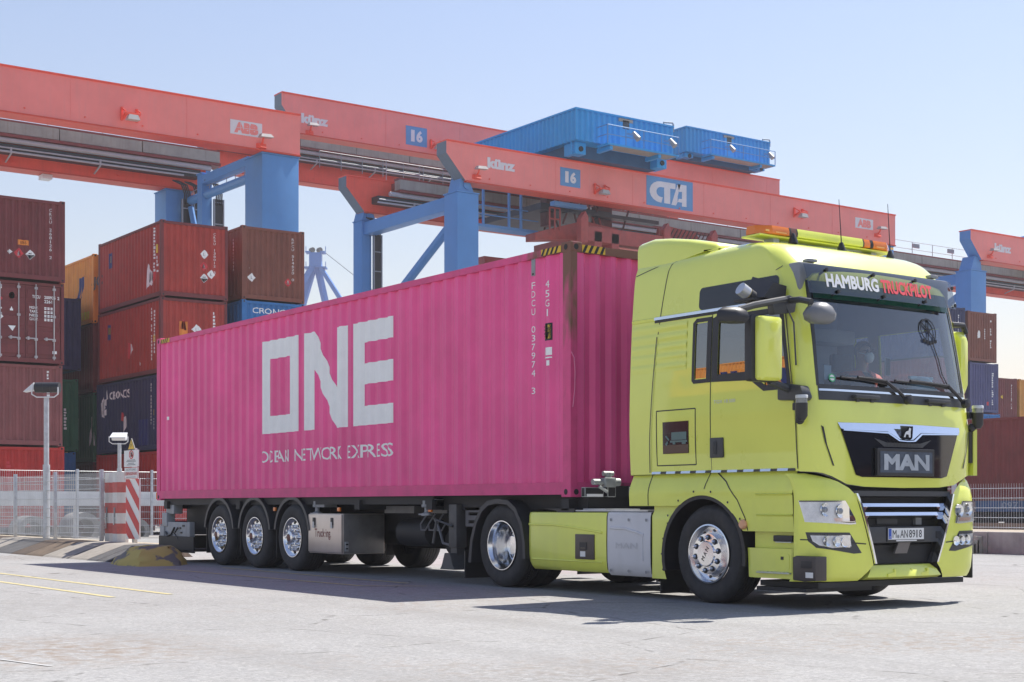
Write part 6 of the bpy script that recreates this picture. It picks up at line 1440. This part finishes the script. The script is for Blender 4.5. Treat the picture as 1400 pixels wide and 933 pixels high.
# roof light bar, antennas, marker lamps
lb = MB(); lx = 2.64; zz0 = 3.665
def lbseg(g, y0, y1, m, z0=3.675, z1=3.758, e0=0, e1=0, sl=-.0):
    g.loft([[(lx-.16+e, y, z0), (lx+.16-e, y, z0), (lx+.165-e, y, z0+.04), (lx+.15-e, y, z1), (lx-.15+e, y, z1), (lx-.16+e, y, z0+.035)] for y, e in ((y0, e0), (y1, e1))], m)
g = MB(); lbseg(g, .72, 1.68, 0); g.box(lx-.13, lx+.13, .22, 2.18, 3.652, 3.672, 0, .008)
for y in (.5, 1.94): g.box(lx-.05, lx+.08, y-.04, y+.04, 3.5, 3.655, 1)
bar = g.obj('light_bar', [LIMEB, STEEL], K, 30)
for y0, y1, e0, e1 in ((.22, .36, .10, .0), (.362, .60, 0, 0), (1.84, 2.05, 0, 0), (2.052, 2.19, 0, .10)):
    g = MB(); lbseg(g, y0, y1, 0, e0=e0, e1=e1); g.box(lx+.1605, lx+.163, y0+.05, y1-.04, 3.69, 3.71, 1)
    g.obj('amber_lens', [ORANGE_L, M('amber_glow', (.9, .5, .15), .3)], bar, 30)
for y0, y1, m in ((.602, .625, 0), (.625, .70, 1), (.70, .718, 0), (1.682, 1.70, 0), (1.70, 1.79, 2), (1.792, 1.838, 0)):
    g = MB(); lbseg(g, y0, y1, m); g.obj('divider', [BLACK, M('brown_lens', (.16, .07, .05), .25), ORANGE_L], bar, 30)
for x, y, z, hh in ((2.9, 1.245, 3.56, .45), (2.9, 1.985, 3.55, .5), (2.9, .55, 3.58, 0)):
    g = MB(); g.lathe([(.05, 0), (.045, .03), (.018, .10), (.0, .105)], (x, y, z), 'z', 12)
    if hh: g.tube([(x, y, z+.09), (x-.02, y-.015, z+.09+hh)], .006, 6, 0, r2=.003)
    g.obj('antenna', BLACK, K)
for y in (.33, 2.11):
    g = MB(); p = fmap(.0)(y, 3.315); g.box(p[0]-.03, p[0]+.05, y-.06, y+.06, 3.315, 3.345, 0, .008); g.obj('marker_lamp', GREY, K)
# mirrors
g = MB(); g.tube([(3.36, .03, 2.90), (3.42, -.10, 2.915), (3.42, -.50, 2.83), (3.40, -.66, 2.78)], .032, 8); g.tube([(3.42, -.04, 2.91), (3.58, -.06, 2.90), (3.74, -.08, 2.86)], .03, 8)
g.prism([(-.25, 2.76), (.02, 2.80), (.05, 2.93), (-.05, 2.96), (-.28, 2.88)], 'x', 3.36, 3.44, 0, .015); g.tube([(3.40, -.28, 2.14), (3.42, -.1, 2.09), (3.42, .04, 2.05)], .035, 8); g.prism([(3.28, 1.98), (3.60, 1.96), (3.63, 1.99), (3.58, 2.10), (3.44, 2.125), (3.28, 2.13)], 'y', -.06, .06, 0, .02)
g.tube([(3.43, -.12, 2.90), (3.46, -.02, 2.7), (3.48, -.01, 2.3)], .008, 6)
ma = g.obj('mirror_arm', TRIMG, K)
g = MB(); g.prism(rr_(-.56, -.20, 2.13, 2.745, .04), 'x', 3.36, 3.44, 0, .015); g.obj('mirror_back', BLACK, ma)
g = MB(); g.loft([[(3.44, y, z) for y, z in rr_(-.50, -.20, 2.14, 2.735, .035)], [(3.49, y, z) for y, z in rr_(-.495, -.205, 2.145, 2.73, .04)], [(3.515, y, z) for y, z in rr_(-.465, -.235, 2.18, 2.69, .05)]], 0); g.obj('mirror_cover', LIME, ma, 50)
g = MB(); g.loft([[(3.40+dx*k, -.78+dy*k, z) for dx, dy in ((-.12, -.02), (0, -.17), (.11, -.02), (.13, .12), (0, .2), (-.1, .12))] for z, k in ((2.655, .85), (2.69, 1), (2.75, .9), (2.79, .5))], 0); g.obj('wide_mirror', BLACK, ma, 50)
g = MB(); g.loft([[(3.76+dx*k, .02+dy*k, z) for dx, dy in ((-.1, -.12), (.03, -.15), (.09, -.08), (.10, .08), (.04, .16), (-.08, .14))] for z, k in ((2.665, .6), (2.70, .95), (2.76, 1.05), (2.82, .8), (2.855, .4))], 0); g.obj('front_mirror', M('mirror_silver', (.17, .175, .185), .4, var=.1), ma, 60)
g = MB(); g.loft([[(3.30, y, z) for y, z in rr_(2.45, 2.60, 2.13, 2.80, .05)], [(3.38, y, z) for y, z in rr_(2.45, 2.60, 2.14, 2.79, .05)], [(3.43, y, z) for y, z in rr_(2.46, 2.57, 2.2, 2.72, .05)]], 0); fmr = g.obj('mirror_cover', LIME, K, 50)
g = MB(); g.tube([(3.36, 2.40, 2.86), (3.38, 2.56, 2.86), (3.38, 2.6, 2.78)], .03, 8); g.obj('mirror_arm', BLACK, fmr)
# lidar scanners
def lidar(x, y, z, label):
    g = MB(); g.lathe([(0, -.16), (.03, -.16), (.056, -.12), (.058, -.0), (0, -.0)], (x, y, z), 'z', 20, 0); g.lathe([(.055, .0), (.055, .045)], (x, y, z), 'z', 20, 1); g.lathe([(.058, .045), (.058, .07), (.055, .075), (0, .075)], (x, y, z), 'z', 20, 2)
    s_ = -1 if y > 1.22 else 1
    g.box(x-.14, x-.04, y+s_*.02, y+s_*.09, z-.06, z+.01, 0, .01); g.ball((x-.05, y+s_*.03, z-.15), .045, 0)
    g.obj('lidar_scanner', [BLACK, M('lidar_band', (.25, .27, .28), .1, metal=.4), M('lidar_cap', (.62, .64, .65), .3)], K)
lidar(3.66, -.125, 1.93, ''); lidar(3.66, 2.43, 1.93, '')
g = MB(); ax = Vector((-.1, -.8, .45)).normalized(); c = Vector((3.18, -.44, 3.02))
g.tube([c, c-ax*.09], .062, 20, 0); g.tube([c-ax*.09, c-ax*.10], .058, 20, 1); g.tube([c-ax*.10, c-ax*.19], .062, 20, 2); g.tube([c-ax*.19, c-ax*.25], .05, 12, 2)
g.loft([[(3.10, -.34, 2.93), (3.10, -.02, 2.90), (3.10, .02, 3.12), (3.10, -.2, 3.16)], [(3.34, -.30, 2.93), (3.34, -.01, 2.92), (3.34, .01, 3.06), (3.34, -.16, 3.08)]], 2); g.box(3.05, 3.30, -.40, .04, 2.905, 2.925, 2)
g.obj('roof_scanner', [M('scanner_silver', (.55, .56, .58), .3, metal=.5), M('scanner_ring', (.5, .42, .2), .4), BLACK], K)
# interior
g = MB(); g.prism([(2.98, 1.36), (3.5, 1.36), (3.56, 2.08), (3.40, 2.13), (3.12, 2.16), (3.0, 2.02)], 'y', .12, 2.32, 0, .02); g.box(3.05, 3.2, 1.05, 1.35, 2.1, 2.28, 0, .01); g.prism([(3.02, 2.1), (3.22, 2.12), (3.16, 2.25), (3.04, 2.25)], 'y', 1.62, 2.1, 0, .02); g.obj('dashboard', INTD, K)
g = MB(); g.box(3.0, 3.4, .12, 2.3, 3.02, 3.3, 0, .03); g.box(1.85, 2.2, .12, 2.3, 1.36, 1.9, 1, .04); g.box(1.85, 2.15, .12, 2.3, 2.75, 2.9, 0, .03); g.obj('storage_locker', [INT, CURT], K)
for y in (.62, 1.95):
    g = MB(); g.box(2.35, 2.85, y-.25, y+.25, 1.55, 1.72, 0, .05); g.prism([(2.28, 1.65), (2.42, 1.65), (2.32, 2.38), (2.2, 2.38)], 'y', y-.24, y+.24, 0, .05); g.box(2.2, 2.3, y-.14, y+.14, 2.42, 2.62, 0, .04); g.box(2.4, 2.7, y-.2, y+.2, 1.36, 1.56, 0); g.obj('seat', M('seat_fabric', (.06, .065, .08), .9, var=.2), K)
g = MB(); c = Vector((3.0, 1.95, 2.03)); tl = Vector((.45, 0, .9)).normalized(); u = Vector((0, 1, 0)); v = tl.cross(u)
g.tube([c+(u*math.cos(a)+v*math.sin(a))*.22 for a in [2*math.pi*k/24 for k in range(25)]], .016, 8)
for a in (0, 2.1, 4.2): g.tube([c-tl*.02, c+(u*math.cos(a)+v*math.sin(a))*.21], .014, 6)
g.tube([c-tl*.02, c-tl*.35], .04, 8); g.obj('steering_wheel', BLACK, K)
# round antenna stuck to the windscreen with its cable
g = MB(); f = fmap(.004); cy, cz = 1.80, 2.74
def ringp(r0, r1, n=24, off=.006): 
    for k in range(n):
        a, b = 2*math.pi*k/n, 2*math.pi*(k+1)/n
        g.flat([[(cy+r0*math.cos(a), cz+r0*math.sin(a)), (cy+r1*math.cos(a), cz+r1*math.sin(a)), (cy+r1*math.cos(b), cz+r1*math.sin(b)), (cy+r0*math.cos(b), cz+r0*math.sin(b))]], fmap(off), 0)
ringp(.105, .125); ringp(0.005, .03)
for k in range(6): a = math.pi*k/3+.3; g.tube([f(cy, cz), f(cy+.11*math.cos(a), cz+.11*math.sin(a))], .006, 5)
for k in range(5): g.ball(f(cy-.09+k*.045, cz-.13+.02*abs(k-2)*.6), .022, 0, (.5, 1, 1), 8)
g.tube([f(cy+.04, cz-.13), f(cy+.10, 2.45), f(cy+.13, 2.3), f(cy+.22, 2.16)], .006, 5)
g.obj('disc_antenna', BLACK, wsc)
g = MB(); fpatch(g, [[(.33+.04*math.cos(a), 2.19+.04*math.sin(a)) for a in [2*math.pi*k/16 for k in range(16)]]], .0, 0); fpatch(g, [[(.33+.028*math.cos(a), 2.19+.028*math.sin(a)) for a in [2*math.pi*k/16 for k in range(16)]]], .002, 1); fpatch(g, [rect(.30, .36, 2.183, 2.197)], .003, 0)
g.obj('sticker', [M('sticker_green', (.08, .45, .20), .4), WHITE], wsc, smooth=0)
g = MB(); g.box(3.34, 3.36, .50, .60, 2.2, 2.34, 0, .005); g.box(3.36, 3.37, 1.36, 1.44, 2.28, 2.46, 1, .01); g.obj('windscreen_papers', [M('paper', (.5, .52, .52), .7), BLACK], K)
# hard hat lying on the dashboard
g = MB()
g.lathe([(.150, .0), (.146, .012), (.125, .02), (.118, .06), (.095, .105), (.05, .13), (0, .137)], (3.30, 1.98, 2.165), 'z', 28)
for v_ in g.bm.verts: v_.co.y = 1.98+(v_.co.y-1.98)*1.35; v_.co.x = 3.30+(v_.co.x-3.30)*1.0
g.box(3.28, 3.32, 1.80, 2.16, 2.27, 2.305, 0, .01)
tag(g.obj('hard_hat', M('helmet_white', (.70, .80, .76), .35, var=.05), None, 60), 'white hard hat lying on the dashboard behind the windscreen', 'hard hat')
# ---------------------------------------------------------------- the driver
def skin(name, nodes, edges, mat, parent, sub=2, root=0):
    me = bpy.data.meshes.new(name)
    org = Vector((0, 0, 0)); p = parent
    while p is not None: org += p.location; p = p.parent
    me.from_pydata([Vector(n[0])-org for n in nodes], edges, [])
    o = bpy.data.objects.new(name, me); COL.objects.link(o)
    md = o.modifiers.new('skin', 'SKIN'); md.use_smooth_shade = True
    for i, n in enumerate(nodes):
        sv = me.skin_vertices[0].data[i]; r = n[1]; sv.radius = r if isinstance(r, tuple) else (r, r)
        sv.use_root = (i == root)
    s_ = o.modifiers.new('sub', 'SUBSURF'); s_.levels = sub; s_.render_levels = sub
    dg = bpy.context.evaluated_depsgraph_get(); dg.update()
    m2 = bpy.data.meshes.new_from_object(o.evaluated_get(dg)); bpy.data.objects.remove(o)
    m2.materials.clear(); m2.materials.append(mat)
    m2.polygons.foreach_set('use_smooth', [True]*len(m2.polygons))
    o = bpy.data.objects.new(name, m2); COL.objects.link(o); o.parent = parent; return o
SKINM = M('skin', (.50, .29, .20), .55, var=.08, vs=8); VEST = M('hi_vis_orange', (.80, .12, .05), .7, var=.1); SHIRT = M('dark_shirt', (.05, .06, .075), .85, var=.2); HAIR = M('brown_hair', (.07, .045, .03), .7, var=.3, vs=30)
DZ = .045
D = thing('person', 'driver in an orange safety vest, white mask and glasses seated behind the windscreen', 'person', (2.5, 1.86, 1.72))
px, py = 2.50, 1.97
N = [((px, py, 1.84), (.15, .13)), ((px-.02, py, 2.02), (.15, .12)), ((px-.03, py, 2.2), (.17, .11)), ((px-.01, py, 2.30), (.13, .09)), ((px+.01, py, 2.38), (.055, .055)), ((px+.03, py, 2.44), (.06, .062)), ((px+.05, py, 2.53), (.082, .098)), ((px+.05, py, 2.61), (.075, .09)), ((px+.05, py, 2.645), (.04, .05))]
E = [(i, i+1) for i in range(8)]
for s_ in (-1, 1):
    b = len(N)
    N += [((px-.01, py+s_*.19, 2.27), (.065, .065)), ((px+.10, py+s_*.26, 2.06), (.052, .052)), ((px+.18, py+s_*.27, 1.99), (.046, .046)), ((px+.40, py+s_*.22, 2.07), (.034, .034)), ((px+.47, py+s_*.205, 2.10), (.036, .026))]
    E += [(3, b), (b, b+1), (b+1, b+2), (b+2, b+3), (b+3, b+4)]
    for k in range(4):
        c = len(N); oz = (k-1.5)*.02
        N += [((px+.525, py+s_*(.20+.004*k), 2.125+oz), .010), ((px+.56, py+s_*(.185), 2.115+oz), .009), ((px+.55, py+s_*.165, 2.09+oz), .008)]; E += [(b+4, c), (c, c+1), (c+1, c+2)]
    c = len(N); N += [((px+.50, py+s_*.175, 2.13), .011), ((px+.53, py+s_*.16, 2.15), .009)]; E += [(b+4, c), (c, c+1)]
    b = len(N)
    N += [((px+.12, py+s_*.11, 1.80), (.095, .095)), ((px+.50, py+s_*.15, 1.82), (.07, .07)), ((px+.62, py+s_*.15, 1.55), (.05, .05)), ((px+.66, py+s_*.15, 1.42), (.04, .04)), ((px+.80, py+s_*.16, 1.40), (.04, .035))]
    E += [(0, b), (b, b+1), (b+1, b+2), (b+2, b+3), (b+3, b+4)]
body = skin('body', N, E, SKINM, D)
hc = Vector((px+.055, py, 2.555))
g = MB()
for s_ in (-1, 1): g.ball(hc+Vector((.0, s_*.088, -.005)), .03, 0, (.6, .3, 1.1), 10); g.ball(hc+Vector((.082, s_*.034, .02)), .014, 1, (1, 1, 1), 8)
g.prism([(.09, .02), (.112, -.025), (.085, -.035)], 'y', -.014, .014, 0)
for v_ in g.bm.verts:
    if v_.co.length < .5: v_.co += hc
g.obj('face_features', [SKINM, MARKB], body, 50)
g = MB(); g.ball(hc+Vector((-.012, 0, .035)), .105, 0, (1.0, .86, 1.0), 16)
bmesh.ops.bisect_plane(g.bm, geom=g.bm.verts[:]+g.bm.edges[:]+g.bm.faces[:], plane_co=hc+Vector((.03, 0, .055)), plane_no=(.8, 0, -.55), clear_outer=True)
g.obj('hair', HAIR, D, 60)
g = MB(); g.ball(hc+Vector((.075, 0, -.045)), .062, 0, (.75, .95, 1.0), 14)
for s_ in (-1, 1): g.tube([hc+Vector((.09, s_*.05, -.02)), hc+Vector((.0, s_*.093, .01))], .004, 5)
g.obj('face_mask', M('mask_white', (.8, .8, .78), .8, var=.03), D, 60)
g = MB()
for s_ in (-1, 1):
    c = hc+Vector((.106, s_*.036, .02)); g.tube([c+Vector((0, .028*math.cos(a), .02*math.sin(a))) for a in [2*math.pi*k/12 for k in range(13)]], .0035, 5); g.tube([c+Vector((0, s_*.028, .005)), hc+Vector((.0, s_*.094, .015))], .003, 5)
g.tube([hc+Vector((.108, -.01, .022)), hc+Vector((.108, .01, .022))], .003, 5); g.obj('glasses', BLACK, D)
g = MB()
def tor(z, a, b, cx): return [(cx+a*math.cos(t)*1.0, py+b*math.sin(t), z) for t in [2*math.pi*k/20 for k in range(20)]]
g.loft([tor(1.80, .165, .20, px), tor(1.95, .165, .20, px-.01), tor(2.12, .16, .225, px-.02), tor(2.24, .145, .24, px-.02), tor(2.315, .11, .18, px-.005), tor(2.355, .075, .085, px+.005)], 0, caps=False); g.obj('shirt', SHIRT, D, 60)
g = MB()
for s_ in (-1, 1):
    g.loft([[(px+.175, py+s_*.03, 1.82), (px+.18, py+s_*.17, 1.82)], [(px+.17, py+s_*.04, 2.1), (px+.14, py+s_*.19, 2.1)], [(px+.155, py+s_*.06, 2.27), (px+.12, py+s_*.26, 2.26)], [(px+.08, py+s_*.07, 2.375), (px+.06, py+s_*.25, 2.335)], [(px-.08, py+s_*.08, 2.375), (px-.10, py+s_*.24, 2.345)], [(px-.19, py+s_*.03, 2.1), (px-.18, py+s_*.2, 2.1)]], 0, caps=False, closed=False)
    g.loft([[(px+.178, py+s_*.085, 1.82), (px+.18, py+s_*.125, 1.82)], [(px+.165, py+s_*.095, 2.1), (px+.160, py+s_*.135, 2.1)], [(px+.143, py+s_*.11, 2.25), (px+.138, py+s_*.15, 2.25)], [(px+.055, py+s_*.125, 2.36), (px+.045, py+s_*.16, 2.348)]], 1, caps=False, closed=False)
g.obj('safety_vest', [VEST, M('reflective_band', (.75, .78, .72), .3, metal=.3)], D, 60)
for s_ in (-1, 1):
    o = skin('sleeve', [((px-.01, py+s_*.20, 2.27), .078), ((px+.09, py+s_*.265, 2.07), .066), ((px+.17, py+s_*.272, 1.995), .060)], [(0, 1), (1, 2)], SHIRT, D)
o = skin('trousers', [((px+.02, py, 1.83), (.15, .15)), ((px+.12, py-.11, 1.80), .10), ((px+.50, py-.15, 1.82), .08), ((px+.62, py-.15, 1.52), .065), ((px+.12, py+.11, 1.80), .10), ((px+.50, py+.15, 1.82), .08), ((px+.62, py+.15, 1.52), .065)], [(0, 1), (1, 2), (2, 3), (0, 4), (4, 5), (5, 6)], SHIRT, D)
for o in list(D.children): o.location.z += DZ

# ---------------------------------------------------------------- thin summer haze
g = MB(); g.box(-2600, 2600, -2600, 2600, -1, 68)
hz = bpy.data.materials.new('thin_haze'); hz.use_nodes = True
N = hz.node_tree.nodes; N.remove(N['Principled BSDF']); pv = N.new('ShaderNodeVolumePrincipled')
pv.inputs['Color'].default_value = (.93, .93, .97, 1); pv.inputs['Density'].default_value = .0006; pv.inputs['Anisotropy'].default_value = .1
hz.node_tree.links.new(pv.outputs[0], N['Material Output'].inputs['Volume'])
tag(g.obj('haze', hz, smooth=0), None, None, kind='stuff')

# ---------------------------------------------------------------- every loose piece becomes a part of its own
def split_pieces(o):
    bm = bmesh.new(); bm.from_mesh(o.data); bm.verts.ensure_lookup_table(); isl = []; seen = set()
    for v in bm.verts:
        if v.index in seen: continue
        st = [v]; grp = []; seen.add(v.index)
        while st:
            w = st.pop(); grp.append(w.index)
            for e in w.link_edges:
                u = e.other_vert(w)
                if u.index not in seen: seen.add(u.index); st.append(u)
        c = [bm.verts[i].co for i in grp]
        isl.append((grp, [min(p[k] for p in c) for k in range(3)], [max(p[k] for p in c) for k in range(3)]))
    n = len(isl); par = list(range(n))
    def find(i):
        while par[i] != i: par[i] = par[par[i]]; i = par[i]
        return i
    size = [max(h-l for l, h in zip(a[1], a[2])) for a in isl]
    for i in range(n):
        for j in range(i+1, n):
            gap = math.sqrt(sum(max(0, isl[i][1][k]-isl[j][2][k], isl[j][1][k]-isl[i][2][k])**2 for k in range(3)))
            if gap <= max(.02, .5*max(size[i], size[j])): par[find(i)] = find(j)
    grp = {}
    for i in range(n): grp.setdefault(find(i), set()).update(isl[i][0])
    bm.free()
    if len(grp) < 2: return
    for k, keep in enumerate(grp.values()):
        b = bmesh.new(); b.from_mesh(o.data); b.verts.ensure_lookup_table()
        bmesh.ops.delete(b, geom=[v for v in b.verts if v.index not in keep], context='VERTS')
        me = bpy.data.meshes.new(o.name); b.to_mesh(me); b.free()
        for m in o.data.materials: me.materials.append(m)
        c = bpy.data.objects.new(o.name.split('.')[0], me); COL.objects.link(c); c.parent = o.parent
    bpy.data.objects.remove(o)
SPLIT = ('bogie_frame', 'door_lettering', 'guard', 'hazard_strip', 'hoist_gear', 'lettering', 'lip_recess', 'pipe_bracket', 'railing_box', 'tail_light', 'telescopic_frame', 'visor_lettering', 'visor_mount', 'wagon_number', 'windscreen_papers')
for o in [o for o in bpy.data.objects if o.type == 'MESH' and o.name.split('.')[0] in SPLIT]: split_pieces(o)
